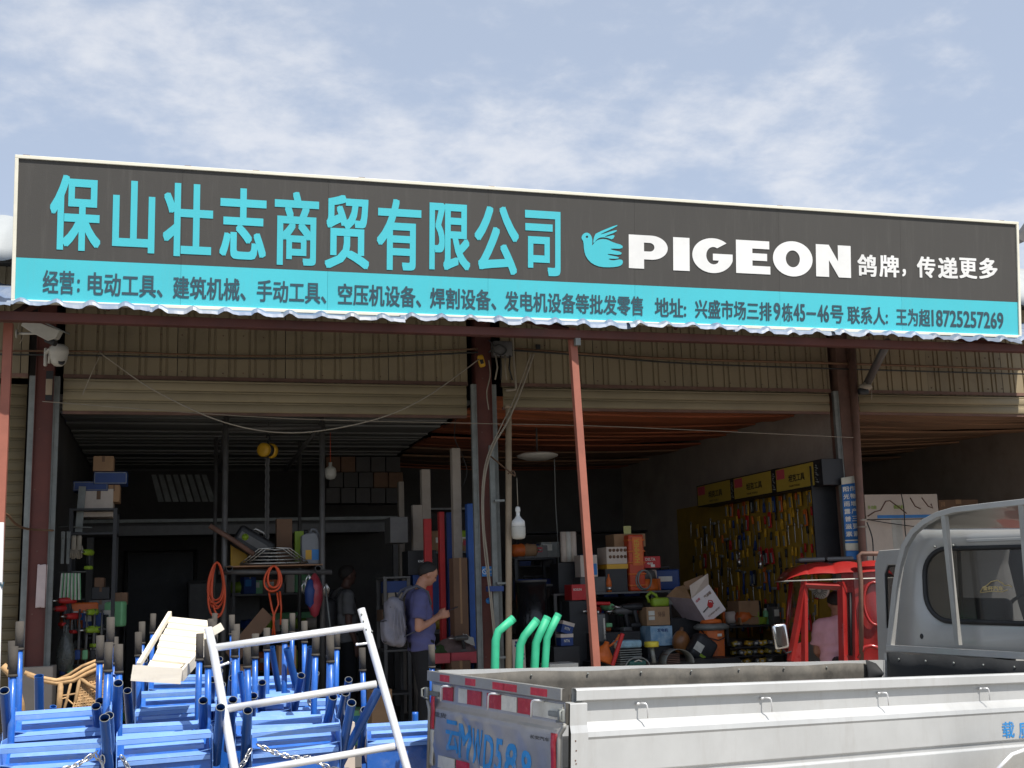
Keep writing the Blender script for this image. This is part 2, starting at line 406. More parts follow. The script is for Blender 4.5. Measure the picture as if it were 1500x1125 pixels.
bld = thing('market_building', 'long market hall with beige corrugated fascia, red steel columns and open shop bays', 'building', (3, YF, 0))
def bpart(mb, name, m, **k):
    mb.xform(Matrix.Translation((-3, -YF, 0))); return mb.build(name, m, bld, **k)
COLX = [-1.14, 3.0, 7.12, 11.3]
def corrugated(x0, x1, z0, z1, y, pitch=0.19):
    mb = MB(); xs = []; x = x0
    while x < x1:
        for dx, dy in ((0, 0), (0.085, 0), (0.091, 0.014), (0.104, 0.014), (0.110, 0.0), (0.140, 0.0), (0.146, 0.012), (0.160, 0.012), (0.166, 0)):
            if x + dx < x1: xs.append((x + dx, dy))
        x += pitch
    xs.append((x1, 0))
    zs = [z0, z0 + 0.02, (z0 + z1) / 2, z1]
    n = len(xs)
    vs = [(a, y + d, z) for z in zs for a, d in xs]
    fs = [(j * n + i, j * n + i + 1, (j + 1) * n + i + 1, (j + 1) * n + i) for j in range(3) for i in range(n - 1)]
    return mb.add(vs, fs)
spans = [(-5.4, COLX[0] - 0.15), (COLX[0] + 0.15, COLX[1] - 0.15), (COLX[1] + 0.2, COLX[2] - 0.13), (COLX[2] + 0.12, COLX[3] - 0.1)]
for i, (a, b) in enumerate(spans):
    xx = a
    while xx < b - 0.05:
        e = min(xx + 1.01, b)
        bpart(corrugated(xx + 0.003, e - 0.003, 3.575, 4.62, YF - 0.02 + rnd.uniform(-0.003, 0.003)), 'fascia_sheet', M_beige, solid=0.002)
        xx = e
    bpart(MB().box(((a + b) / 2, YF, 3.60), (b - a, 0.07, 0.035)), 'lintel_angle', M_rust)
    xx = a + 0.1
    sb = MB()
    while xx < b - 0.05:
        for zz in (3.66, 4.02): sb.ball((xx, YF - 0.026, zz + rnd.uniform(-.006, .006)), 0.007, 6, 4)
        xx += 0.19 * rnd.choice([1, 1, 2])
    bpart(sb, 'sheet_screws', M_rust)['kind'] = 'stuff'
# columns with their shutter guides
for i, x in enumerate(COLX):
    w = 0.15
    for kz in range(6):
        bpart(MB().box((x - 0.05 + 0.02 * (kz % 3), YF - 0.081, 0.9 + kz * 0.55), (0.012, 0.003, 0.012)), 'bolt_head', M_rust)
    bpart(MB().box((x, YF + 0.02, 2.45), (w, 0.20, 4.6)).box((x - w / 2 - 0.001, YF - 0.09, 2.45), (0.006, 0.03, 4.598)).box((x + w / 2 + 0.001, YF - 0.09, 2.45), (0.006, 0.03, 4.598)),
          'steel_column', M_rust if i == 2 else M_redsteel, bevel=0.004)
    for sgn in (-1, 1):
        cx = x + sgn * (w / 2 + 0.029)
        bpart(MB().box((cx, YF - 0.055, 1.86), (0.056, 0.05, 3.46)).box((cx - sgn * 0.02, YF - 0.086, 1.86), (0.016, 0.012, 3.458)), 'shutter_guide', M_galv, bevel=0.003)
    bpart(MB().box((x, YF - 0.02, 0.56), (0.34, 0.34, 0.88)), 'column_plinth', M_plaster, bevel=0.01) if i == 0 else None
# walls: outer left, plastered partition right of the second bay, right side, back
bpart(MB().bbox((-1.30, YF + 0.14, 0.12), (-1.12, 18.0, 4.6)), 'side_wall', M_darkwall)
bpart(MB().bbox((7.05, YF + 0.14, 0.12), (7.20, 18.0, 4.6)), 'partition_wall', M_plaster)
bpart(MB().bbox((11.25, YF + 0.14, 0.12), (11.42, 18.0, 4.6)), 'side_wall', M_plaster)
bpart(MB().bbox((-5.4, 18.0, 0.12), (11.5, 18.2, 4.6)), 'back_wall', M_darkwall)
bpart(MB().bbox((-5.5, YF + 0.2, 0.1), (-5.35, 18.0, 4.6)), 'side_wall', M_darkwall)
# ceiling deck over the bays: boards laid side by side
def boards(x0, x1, y0, y1, z, wid, mats, sag=0.0, tilt=0.0, end=0.06):
    y = y0
    while y < y1:
        w = wid * rnd.uniform(0.75, 1.2)
        m = rnd.choice(mats)
        a = x0 - rnd.uniform(0, end); b = x1 + rnd.uniform(0, end)
        dz = rnd.uniform(-0.012, 0.012); tl = rnd.uniform(-1, 1) * tilt
        def fn(u, v, a=a, b=b, y=y, w=w, dz=dz, tl=tl):
            x = a + (b - a) * u
            return Vector((x, y + (w - 0.012) * v, z + dz + tl * (u - 0.5) - sag * math.sin(math.pi * u) + 0.012 * (v - 0.5)))
        bpart(MB().sheet(fn, 6, 1, False), 'ceiling_board', m, solid=0.022)
        y += w
boards(-1.1, 2.95, YF + 0.12, 18.0, 3.44, 0.30, [M_plank_grey], 0.0, 0.01, 0.0)
boards(3.12, 7.04, YF + 0.10, 18.0, 3.50, 0.42, [M_plank_red, M_plank_red, M_plank_brown], 0.05, 0.05, 0.0)
boards(7.22, 11.24, YF + 0.10, 18.0, 3.50, 0.42, [M_plank_brown], 0.06, 0.08, 0.0)
for y in (12.6, 14.1, 15.6, 17.1):
    bpart(MB().box((0.95, y, 3.53), (4.0, 0.08, 0.12)), 'deck_beam', M_steelgrey)
# roof slab keeps the sky out; barrel roof above it
def roof_fn(u, v):
    x = -3.2 + 15.0 * u; e = max(0.0, 1 - abs((x - 4.3) / 7.6) ** 6) ** 0.5
    a = v * 2.0; y = 11.0 + 6.0 * (1 - math.cos(min(a, 1.57))) * 0.5 + max(0, v - 0.785) * 14
    return Vector((x, y, 4.58 + 1.08 * e * math.sin(min(a, 1.57)) + 0.014 * math.sin(x * 26)))
bpart(MB().sheet(roof_fn, 500, 16), 'barrel_roof', M_whiteroof, solid=0.01)
bpart(MB().bbox((-5.5, YF + 0.05, 4.62), (11.6, 18.2, 4.68)), 'roof_deck', M_darkwall)
bpart(MB().bbox((11.6, 11.6, 0.1), (20.0, 12.0, 5.2)), 'neighbour_front', M_slat)
bpart(MB().prism([(10.2, 5.72), (10.75, 6.35), (13, 6.3), (13, 6.2), (10.85, 6.2), (10.3, 5.68)], (0, 12.1, 0), (1, 0, 0), (0, 0, 1), 0.1), 'verge_trim', M_steelgrey)
# shutters
def slat_mesh(L, p=0.1):
    mb = MB(); prof = [(0.002, 0.0), (-0.006, 0.006), (-0.010, 0.02), (-0.011, 0.045), (-0.009, 0.07), (-0.005, 0.078), (0.004, 0.082), (-0.004, 0.086), (-0.002, 0.098), (0.004, 0.098)]
    vs = [(x, y, z) for x in (0, L) for y, z in prof]; n = len(prof)
    return mb.add(vs, [(i, i + 1, n + i + 1, n + i) for i in range(n - 1)], True)
sh_names = [('closed beige roller shutter of the bay at the far left', -5.2, -1.30, 0.13, 3.57, 0.06),
            ('rolled up beige shutter above the left open bay with the hoist', -0.98, 2.82, 3.27, 3.57, -0.05),
            ('rolled up beige shutter above the middle open bay with red ceiling boards', 3.2, 6.93, 3.36, 3.57, -0.05),
            ('rolled up beige shutter above the right open bay behind the cab', 7.3, 11.1, 3.36, 3.57, -0.05)]
for lab, x0, x1, z0, z1, dy in sh_names:
    t = thing('roller_shutter', lab, 'roller shutter', (x0, YF + dy - 0.02, z0), 0, 'beige roller shutters')
    me = None; k = 0; z = 0.0
    while z < z1 - z0 - 0.05:
        if me is None:
            o = slat_mesh(x1 - x0).build('slat', M_slat, t, solid=0.0015); me = o
        else:
            o = me.copy(); COL.objects.link(o)
        o.location = (0, rnd.uniform(-0.002, 0.002), z); z += 0.1
    MB().box(((x1 - x0) / 2, 0.02, -0.012), (x1 - x0, 0.03, 0.03)).build('bottom_rail', M_rust, t)

# ------------------------------------------------------------------ canopy
can = thing('canopy', 'lean-to canopy of worn blue and white roofing sheets carried by red posts', 'canopy', (3.3, 9.25, 0))
def cpart(mb, name, m, **k):
    mb.xform(Matrix.Translation((-3.3, -9.25, 0))); return mb.build(name, m, can, **k)
def rib(x):
    t = (x % 0.245) / 0.245
    return 0.030 * max(0.0, 1 - abs(t - 0.5) / 0.20) ** 0.6 if abs(t - 0.5) < 0.20 else 0.0
x = -2.0; k = 0
while x < 9.2:
    w = 0.98 if k else 0.8
    dz = rnd.uniform(-0.012, 0.018); dy = rnd.uniform(-0.03, 0.04); seed = rnd.uniform(0, 99)
    rows = [(11.38, 4.45), (10.2, 4.08), (9.25, 3.745), (9.13, 3.727), (9.105, 3.710), (9.095, 3.684)]
    def fn(u, v, x=x, w=w, dz=dz, dy=dy, seed=seed):
        X = x + (w + 0.03) * u; f = v * (len(rows) - 1); i = min(int(f), len(rows) - 2); q = f - i
        y = rows[i][0] * (1 - q) + rows[i + 1][0] * q; z = rows[i][1] * (1 - q) + rows[i + 1][1] * q
        cr = noise.noise(Vector((X * 4.5, seed, 0)))
        lip = max(0, (9.13 - y) / 0.045)
        return Vector((X, y + dy * min(1, v * 1.3) + cr * 0.02 * lip, z + rib(X) + dz + cr * 0.03 * lip + 0.012 * lip * noise.noise(Vector((X * 17, seed, 3)))))
    cpart(MB().sheet(fn, 44, 5, False), 'roofing_sheet', M_blueroof, solid=0.003)
    x += w; k += 1
cpart(MB().bbox((-2.2, 9.22, 3.615), (8.9, 9.30, 3.685)), 'eave_beam', M_redsteel, bevel=0.004)
for yy, zz in ((10.0, 3.97), (10.9, 4.24)):
    cpart(MB().bbox((-2.2, yy, zz - 0.03), (8.9, yy + 0.05, zz + 0.03)), 'purlin', M_redsteel)
for xx in (-1.2, 3.3, 7.8):
    mb = MB().prism([(9.3, 3.645), (9.3, 3.69), (11.4, 4.38), (11.4, 4.30)], (xx, 0, 0), (0, 1, 0), (0, 0, 1), 0.06)
    cpart(mb, 'rafter', M_redsteel)
def post(px0, py0, px1, py1, Y, w):
    a = atY(px0, py0, Y); b = atY(px1, py1, Y); d = (b - a); a2 = a - d * 0.02; z = 0.0
    e = a + d * ((a.z - z) / (a.z - b.z))
    dd = (e - a2).normalized(); ux = Vector((0, 1, 0)).cross(dd).normalized()
    mb = MB(); h = w / 2; uy = Vector((0, 1, 0))
    vs = [p + ux * sx * h + uy * sy * h for p in (e, a2) for sx, sy in ((-1, -1), (1, -1), (1, 1), (-1, 1))]
    mb.add(vs, [(0, 3, 2, 1), (4, 5, 6, 7), (0, 1, 5, 4), (1, 2, 6, 5), (2, 3, 7, 6), (3, 0, 4, 7)])
    return mb
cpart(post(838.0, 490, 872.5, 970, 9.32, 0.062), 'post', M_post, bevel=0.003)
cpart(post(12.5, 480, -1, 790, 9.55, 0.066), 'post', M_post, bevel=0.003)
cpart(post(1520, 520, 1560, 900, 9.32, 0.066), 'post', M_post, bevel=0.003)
cpart(MB().box(atY(845.5, 499, 9.25), (0.045, 0.05, 0.085)), 'post_bracket', M_galv)
# ------------------------------------------------------------------ sign
BL = atY(16, 443.5, 9.19); BR = atY(1495.6, 495.2, 9.19); TL = atY(21.8, 226.7, 9.06)
su = (BR - BL).normalized(); sv = (TL - BL); sv = (sv - su * sv.dot(su)).normalized(); sn = su.cross(sv)   # sn faces the yard
SW = (BR - BL).length; SH = (TL - BL).length
def sxy(px, py):
    p = on_plane(px, py, BL, sn) - BL; return p.dot(su), p.dot(sv)
sgn = bpy.data.objects.new('shop_sign', None); COL.objects.link(sgn)
sm = Matrix((su, sv, sn)).transposed().to_4x4(); sm.translation = BL; sgn.matrix_world = sm
tag(sgn, 'long black and turquoise shop sign with a white cream frame above the canopy eave', 'sign')
bw = 0.026
split = sxy(20, 380)[1]
split = (sxy(22, 379)[1] + sxy(1488, 441)[1]) / 2
xs = [bw]
for q in (265, 480, 715, 930, 1142, 1320): xs.append(sxy(q, 400)[0])
xs.append(SW - bw)
for a, b in zip(xs, xs[1:]):
    MB().bbox((a + 0.0006, split + 0.001, -0.02), (b - 0.0006, SH - bw, -0.002)).build('black_panel', M_black, sgn)
    MB().bbox((a + 0.0008, bw, -0.02), (b - 0.0008, split, -0.001)).build('turquoise_panel', M_teal, sgn)
for a, b in (((0, 0), (SW, bw)), ((0, SH - bw), (SW, SH)), ((0, bw), (bw, SH - bw)), ((SW - bw, bw), (SW, SH - bw))):
    MB().bbox((a[0], a[1], -0.05), (b[0], b[1], 0.012)).build('frame_bar', M_cream, sgn, bevel=0.003)
MB().bbox((0.01, 0.01, -0.028), (SW - 0.01, SH - 0.01, -0.0215)).build('light_stop_board', M_rubber, sgn)  # unseen board added to stop light leaking through the panel seams
for q in (38, 275, 375, 530, 720, 1142, 1466):
    a = sxy(q, 260)[0]
    MB().box((a, SH + 0.003, -0.01), (0.05, 0.004, 0.03)).build('frame_clip', M_rust, sgn)
for q in (150, 450, 750, 1050, 1350):
    a = sxy(q, 400)[0]
    MB().tube([(a, 0.1, -0.06), (a, SH - 0.05, -0.06), (a, 0.08, -0.9)], 0.018, 8).build('back_stay', M_redsteel, sgn)
title = [('保', 73, 148, 257, 367), ('山', 165, 227, 265, 370), ('壮', 239, 312, 269, 376), ('志', 322, 390, 276, 380), ('商', 402, 467, 281, 389),
         ('贸', 476, 541, 286, 394), ('有', 552, 617, 292, 396), ('限', 629, 689, 298, 396), ('公', 695, 760, 302, 402), ('司', 769, 821, 309, 404)]
def put(ch, x0, x1, y0, y1, m, bold, name='lettering', lift=0.0006):
    xm, ym = (x0 + x1) / 2, (y0 + y1) / 2
    a = sxy(x0, ym)[0]; b = sxy(x1, ym)[0]; t = sxy(xm, y0)[1]; d = sxy(xm, y1)[1]
    return lettering(MB(), ch, (a, d, 0), (1, 0, 0), (0, 1, 0), b - a, t - d, bold, lift).build(name, m, sgn)
for ch, x0, x1, y0, y1 in title: put(ch, x0, x1, y0, y1, M_teal, 0.027, 'character')
vt = sxy(80, 396)[1]; vb = sxy(80, 430.5)[1]; vt2 = sxy(1400, 455)[1]; vb2 = sxy(1400, 480)[1]
segs = [('经营', 62, 108), (':', 112.5, 116.5), ('电动工具、', 128, 238), ('建筑机械、', 253, 360), ('手动工具、', 376, 478), ('空压机设备、', 495, 617), ('焊割设备、', 630, 727),
        ('发电机设备等批发零售', 739, 942), ('地址:', 959, 1005), ('兴盛市场三排', 1018, 1130), ('9', 1133, 1143), ('栋', 1145, 1161), ('45', 1162, 1179), ('一', 1181, 1195), ('46', 1197, 1214), ('号', 1216, 1235),
        ('联系人:', 1241, 1300), ('王为超', 1312, 1362), ('18725257269', 1364, 1469)]
for s_, x0, x1 in segs:
    f_ = ((x0 + x1) / 2 - 80) / 1320; T_ = vt + (vt2 - vt) * f_; B_ = vb + (vb2 - vb) * f_
    a = sxy(x0, 440)[0]; b = sxy(x1, 440)[0]
    if s_ == ':': T_, B_ = B_ + 0.66 * (T_ - B_), B_ + 0.12 * (T_ - B_)
    if s_ == '一': T_, B_ = B_ + 0.55 * (T_ - B_), B_ + 0.42 * (T_ - B_)
    if s_[0].isdigit(): B_ += 0.04 * (T_ - B_)
    lettering(MB(), s_, (a, B_, 0), (1, 0, 0), (0, 1, 0), b - a, T_ - B_, 0.022, 0.0015).build('lettering', M_dktext, sgn)
for s_, x0, x1, y0, y1, bd in (('鸽', 1256, 1284, 373, 405, .03), ('牌', 1288, 1317, 374, 406, .03), ('，', 1321.5, 1327, 394, 405, .03), ('传', 1343, 1370, 376, 407, .034), ('递', 1374, 1403, 377, 408, .034), ('更', 1405, 1431, 378, 408, .034), ('多', 1434, 1461, 378, 409, .034)):
    put(s_, x0, x1, y0, y1, M_white, bd)
# heavy Latin letters drawn as outlines
def outline(loops, m, name):
    cu = bpy.data.curves.new(name, 'CURVE'); cu.dimensions = '2D'; cu.fill_mode = 'FRONT'
    for lp in loops:
        sp = cu.splines.new('POLY'); sp.points.add(len(lp) - 1); sp.use_cyclic_u = True
        for p, q in zip(sp.points, lp): p.co = (q[0], q[1], 0, 1)
    ob = bpy.data.objects.new(name, cu); COL.objects.link(ob)
    dg = bpy.context.evaluated_depsgraph_get(); me = bpy.data.meshes.new_from_object(ob.evaluated_get(dg))
    bpy.data.objects.remove(ob)
    o = bpy.data.objects.new(name, me); COL.objects.link(o); me.materials.clear(); me.materials.append(m)
    o.parent = sgn; o.location = (0, 0, 0.002); return o
def arc(cx, cy, rx, ry, a0, a1, n=24): return [(cx + rx * math.cos(R(a0 + (a1 - a0) * i / n)), cy + ry * math.sin(R(a0 + (a1 - a0) * i / n))) for i in range(n + 1)]
GL = {  # unit height 0..1, x in the same unit
 'P': (1.08, [[(0, 0), (0, 1), (0.62, 1)] + arc(0.62, 0.64, 0.46, 0.36, 90, -90) + [(0.42, 0.28), (0.42, 0)], [(0.42, 0.78), (0.42, 0.52), (0.58, 0.52)] + arc(0.58, 0.65, 0.13, 0.13, -90, 90, 10)]),
 'I': (0.44, [[(0, 0), (0, 1), (0.44, 1), (0.44, 0)]]),
 'G': (1.18, [arc(0.62, 0.5, 0.62, 0.52, 48, 345, 40) + [(1.22, 0.36), (1.22, 0.56), (0.62, 0.56), (0.62, 0.36), (0.80, 0.36)] + arc(0.64, 0.5, 0.22, 0.26, 305, 60, 20)]),
 'E': (0.86, [[(0, 0), (0, 1), (0.86, 1), (0.86, 0.76), (0.42, 0.76), (0.42, 0.62), (0.80, 0.62), (0.80, 0.40), (0.42, 0.40), (0.42, 0.24), (0.88, 0.24), (0.88, 0)]]),
 'O': (1.24, [arc(0.62, 0.5, 0.62, 0.52, 0, 360, 44)[:-1], arc(0.62, 0.5, 0.22, 0.25, 0, 360, 26)[:-1]]),
 'N': (1.08, [[(0, 0), (0, 1), (0.40, 1), (0.68, 0.5), (0.68, 1), (1.08, 1), (1.08, 0), (0.70, 0), (0.40, 0.52), (0.40, 0)]])}
for ch, x0, x1, y0, y1 in (('P', 921, 978, 345, 394), ('I', 986, 1010, 348, 396.5), ('G', 1014, 1073, 349, 400), ('E', 1078, 1128, 352.5, 401), ('O', 1132, 1190, 353.5, 405), ('N', 1195, 1246, 359, 406)):
    a = sxy(x0, 375)[0]; b = sxy(x1, 375)[0]; t = sxy((x0 + x1) / 2, y0)[1]; d = sxy((x0 + x1) / 2, y1)[1]
    w_, lps = GL[ch]; mxx = max(p[0] for lp in lps for p in lp); mnx = min(p[0] for lp in lps for p in lp)
    mny = min(p[1] for lp in lps for p in lp); mxy = max(p[1] for lp in lps for p in lp)
    outline([[(a + (p[0] - mnx) / (mxx - mnx) * (b - a), d + (p[1] - mny) / (mxy - mny) * (t - d)) for p in lp] for lp in lps], M_white, 'letter')
# bird emblem: pixel outlines read off the photograph, dropped onto the sign plane
def smooth_loop(pts, k=2):
    for _ in range(k):
        q = []
        for i in range(len(pts)):
            p0, p1 = pts[i], pts[(i + 1) % len(pts)]
            q += [(p0[0] * .75 + p1[0] * .25, p0[1] * .75 + p1[1] * .25), (p0[0] * .25 + p1[0] * .75, p0[1] * .25 + p1[1] * .75)]
        pts = q
    return pts
def z2(x, y): return (450 + x / 3.0, 230 + y / 3.0)      # read from an enlarged view
bird = [(1205, 352), (1212, 338), (1228, 331), (1243, 338), (1252, 356), (1253, 378), (1250, 392), (1268, 368), (1292, 360), (1318, 362), (1345, 376), (1387, 388), (1384, 404), (1335, 402), (1333, 407), (1384, 418),
        (1376, 432), (1322, 425), (1320, 430), (1372, 440), (1364, 448), (1318, 446), (1340, 456), (1368, 450), (1386, 452), (1387, 468), (1374, 480), (1340, 485), (1290, 484), (1252, 470), (1226, 442), (1216, 410), (1214, 372), (1206, 360)]
wing = [(1256, 372), (1262, 346), (1270, 334), (1364, 296), (1360, 306), (1290, 338), (1291, 341), (1362, 318), (1357, 330), (1308, 348), (1310, 352), (1354, 340), (1342, 364), (1322, 356), (1298, 352), (1276, 358), (1258, 380)]
for lp, hole in ((bird, arc(1229, 351, 5.5, 5.5, 0, 360, 12)[:-1]), (wing, None)):
    loops = [smooth_loop([sxy(*z2(*p)) for p in lp], 1)]
    if hole: loops.append([sxy(*z2(*p)) for p in hole])
    outline(loops, M_teal, 'bird_emblem')
# ------------------------------------------------------------------ silver pickup truck, in its own frame (s forward, w to the far side, u up)
_th, _p, _r = 0.279, -0.0394, 0.0249
tA = Vector((math.cos(_th), math.sin(_th), math.tan(_p))).normalized()
tL = Vector((-math.sin(_th), math.cos(_th), math.tan(_r))).normalized(); tL = (tL - tA * tL.dot(tA)).normalized()
tU = tA.cross(tL)
tO = Vector((1.842, 5.552, 1.04)) - tU * 1.04
TM = Matrix((tA, tL, tU)).transposed().to_4x4(); TM.translation = tO
TMi = TM.inverted()
def tpl(px, py, axis, val):
    d = TMi.to_3x3() @ ray(px, py); c = TMi @ Vector((0, 0, CAM_Z)); return c + d * ((val - c[axis]) / d[axis])
truck = bpy.data.objects.new('pickup_truck', None); COL.objects.link(truck); truck.matrix_world = TM
tag(truck, 'silver light pickup truck with an empty open cargo bed, seen from its tailgate', 'pickup truck')
BW, BLN = 1.40, 3.86
def extr(prof, s0, s1, close=False):
    """profile (w,u) swept along s"""
    n = len(prof); vs = [(s0, w, u) for w, u in prof] + [(s1, w, u) for w, u in prof]
    fs = [(i, n + i, n + i + 1, i + 1) for i in range(n - 1)]
    if close: fs += [(n - 1, 2 * n - 1, n, 0), tuple(range(n)), tuple(reversed(range(n, 2 * n)))]
    return MB().add(vs, fs)
# near side board: pressed steel outline
near = [(0.03, 1.040), (-0.004, 1.040), (-0.012, 1.030), (-0.012, 0.982), (0.020, 0.978), (0.020, 0.878), (0.012, 0.868), (-0.022, 0.836), (-0.026, 0.812), (-0.020, 0.800),
        (-0.020, 0.640), (-0.008, 0.632), (-0.008, 0.606), (-0.020, 0.598), (-0.020, 0.47), (0.03, 0.46), (0.03, 1.040)]
o = extr(near, 0.05, 3.86).build('side_board', M_silver, truck, bevel=0.004, label='long silver near side board with ribs')
extr([(1.37, 1.04), (1.405, 1.04), (1.405, 0.98), (1.385, 0.975), (1.385, 0.47), (1.37, 0.46), (1.37, 1.04)], 0.04, 3.86).build('side_board', M_silver, truck, label='far side board with brown rubber liner')
# corner post near the gate, slightly proud
extr([(0.03, 0.975), (-0.024, 0.972), (-0.024, 0.870), (-0.034, 0.835), (-0.034, 0.47), (0.03, 0.47)], 0.004, 0.105).build('corner_post', M_silver, truck, bevel=0.004)
for k in range(7):
    MB().cyl((0.03 + 0.004 * (k % 2), -0.036, 0.80 - 0.035 * k - 0.01 * (k % 3)), (0.03 + 0.004 * (k % 2), -0.0335, 0.80 - 0.035 * k - 0.01 * (k % 3)), 0.004, 6).build('rust_spot', M_rust, truck)
# rope hooks
def hook(s, w=-0.012, sg=-1):
    return MB().tube([(s - 0.016, w + sg * -0.03, 0.955), (s - 0.013, w + sg * 0.012, 0.959), (s - 0.006, w + sg * 0.022, 0.958), (s, w + sg * 0.024, 0.95), (s + 0.004, w + sg * 0.024, 0.935), (s + 0.004, w + sg * 0.024, 0.888)], 0.0042, 8).ball((s - 0.020, w - sg * 0.02, 0.955), (0.012, 0.008, 0.008))
for s_ in (0.46, 1.30, 2.21, 3.12): hook(s_).build('rope_hook', M_alu, truck)
# bed
MB().bbox((0.03, 0.03, 0.60), (BLN, BW - 0.03, 0.63)).build('bed_floor', M_linerk, truck)
def liner_fn(u, v):
    s = 0.04 + 3.60 * u
    return Vector((s, 1.362 - 0.012 * math.sin(s * 5) * v * v + 0.006 * noise.noise(Vector((s * 3, v * 2, 1))), 1.026 - 0.40 * v - 0.010 * (0.5 + 0.5 * math.sin(s * 7.0)) * (1 - v)))
MB().sheet(liner_fn, 90, 6).build('bed_liner', M_liner, truck, solid=0.004)
MB().bbox((0.04, 0.034, 0.63), (3.8, 0.040, 1.01)).build('bed_liner', M_liner, truck)
for k in range(9):
    p = tpl(655 + k * 78, 990, 1, 1.355); MB().ball((0.25 + k * 0.42, 1.352, 1.0), (0.008, 0.005, 0.008), 8, 6).build('liner_bolt', M_galv, truck)
def blk_fn(u, v):
    w = 1.34 - 1.30 * u
    return Vector((BLN - 0.05 - 0.02 * math.sin(u * 17) * v, w, 1.10 - 0.48 * v + 0.012 * noise.noise(Vector((u * 8, 0, 0))) * (1 - v)))
MB().sheet(blk_fn, 40, 5).build('front_liner', M_linerk, truck, solid=0.004)
MB().bbox((BLN - 0.02, 0.01, 0.6), (BLN + 0.02, BW - 0.01, 1.09)).build('bulkhead', M_cab, truck)
for k in range(5): MB().ball((BLN - 0.064, 1.22 - k * 0.24, 1.055), (0.005, 0.009, 0.009), 8, 6).build('liner_bolt', M_galv, truck)
def curl(u, v):
    a = v * 2.4
    return Vector((3.58 + 0.11 * u, 1.34 - 0.05 * math.sin(a) * (0.3 + u), 1.05 - 0.15 * v - 0.03 * math.cos(a) * u))
MB().sheet(curl, 6, 10).build('torn_liner', M_linerk, truck, solid=0.003)
# tailgate
gp = [(1.040, 0.0), (1.040, -0.012), (1.030, -0.016), (0.985, -0.016), (0.978, 0.004), (0.872, 0.004), (0.850, -0.004), (0.835, -0.012), (0.50, -0.012), (0.49, 0.02)]
def gate_fn(u, v):
    f = v * (len(gp) - 1); i = min(int(f), len(gp) - 2); q = f - i
    uu = gp[i][0] * (1 - q) + gp[i + 1][0] * q; ss = gp[i][1] * (1 - q) + gp[i + 1][1] * q
    w = 1.385 - 1.37 * u
    d = 0.0
    if 0.5 < uu < 0.85:
        a = min(1, (0.85 - uu) * 12) * min(1, (uu - 0.50) * 14) * min(1, (w - 0.03) * 14) * min(1, (1.36 - w) * 14)
        d = a * (0.016 * noise.noise(Vector((w * 3.2, uu * 4.5, 2.0))) + 0.010 * noise.noise(Vector((w * 8, uu * 6, 7.0))))
        cl = abs((w - 0.93) + (0.72 - uu) * 0.9)
        d += a * 0.012 * math.exp(-(cl / 0.035) ** 2)
    return Vector((ss + d, w, uu))
gate = MB().sheet(gate_fn, 110, 90).build('tailgate', M_gate, truck)
rail_b = MB().bbox((-0.026, 0.012, 0.984), (-0.017, 1.388, 1.040)).build('gate_rail', M_silverd, truck, bevel=0.002)
for y0, w_ in ((0.13, 0.15), (0.41, 0.13), (0.53, 0.12), (0.83, 0.11), (1.12, 0.11)):
    MB().bbox((-0.0275, y0, 0.992), (-0.0262, y0 + w_, 1.028)).build('red_tape', M_refred, rail_b, bevel=0.0)
for w0, w1 in ((0.085, 0.015), (1.385, 1.33)):
    pass
pat = [(0.03, 0.30, 'w'), (0.30, 0.44, 'r'), (0.45, 0.60, 'w'), (0.60, 0.75, 'r'), (0.81, 0.96, 'r'), (0.96, 1.06, 'w'), (1.12, 1.24, 'r'), (1.24, 1.36, 'w')]
for a, b, c in pat:
    MB().bbox((-0.0015, a + 0.001, 0.888), (0.002, b - 0.001, 0.964)).build('reflector_strip', M_refred if c == 'r' else M_refwhite, gate)
for a, b, c in ((0.16, 0.32, 'w'), (0.32, 0.50, 'r'), (0.62, 0.78, 'w'), (0.9, 1.04, 'r'), (1.06, 1.25, 'w')):
    MB().bbox((-0.016, a, 0.52), (-0.0125, b, 0.585)).build('reflector_strip', M_refred if c == 'r' else M_refwhite, gate)
for w_, m_, u0, u1 in ((0.085, M_refred, 0.52, 0.825), (1.325, M_refred, 0.72, 0.90), (1.325, M_refwhite, 0.52, 0.715)):
    def st(u, v, w_=w_, u0=u0, u1=u1): return Vector((-0.0165 - 0.006 * math.sin(v * math.pi * 3) * 0.3, w_ - 0.022 + 0.044 * u, u0 + (u1 - u0) * v))
    MB().sheet(st, 2, 14).build('side_reflector', m_, gate, solid=0.002)
for w_ in (0.24, 0.66, 1.18):
    MB().tube([(-0.004, w_ - 0.05, 0.966), (-0.03, w_ - 0.045, 0.970), (-0.034, w_ - 0.01, 0.968), (-0.034, w_ + 0.012, 0.962), (-0.034, w_ + 0.018, 0.95), (-0.034, w_ + 0.02, 0.885)], 0.0055, 8).build('rope_hook', M_alu, gate)
for w_, sg in ((0.03, 1), (1.37, -1)):
    MB().rbox((-0.012, w_ + sg * 0.05, 0.915), (0.014, 0.11, 0.026), 0.005).rbox((-0.024, w_ - sg * 0.02, 0.915), (0.02, 0.045, 0.065), 0.008).tube([(-0.03, w_ - sg * 0.035, 0.94), (-0.045, w_ - sg * 0.04, 0.935), (-0.045, w_ - sg * 0.04, 0.895), (-0.03, w_ - sg * 0.035, 0.89), (-0.03, w_ + sg * 0.01, 0.885)], 0.006, 8).build('gate_latch', M_galv, truck)
    MB().tube([(-0.012, w_ - sg * 0.03, 0.875), (-0.010, w_ - sg * 0.025, 0.86), (-0.014, w_ - sg * 0.0, 0.83), (-0.016, w_ + sg * 0.008, 0.80), (-0.016, w_ + sg * 0.008, 0.5)], 0.011, 8).build('gate_edge', M_silverd, truck)
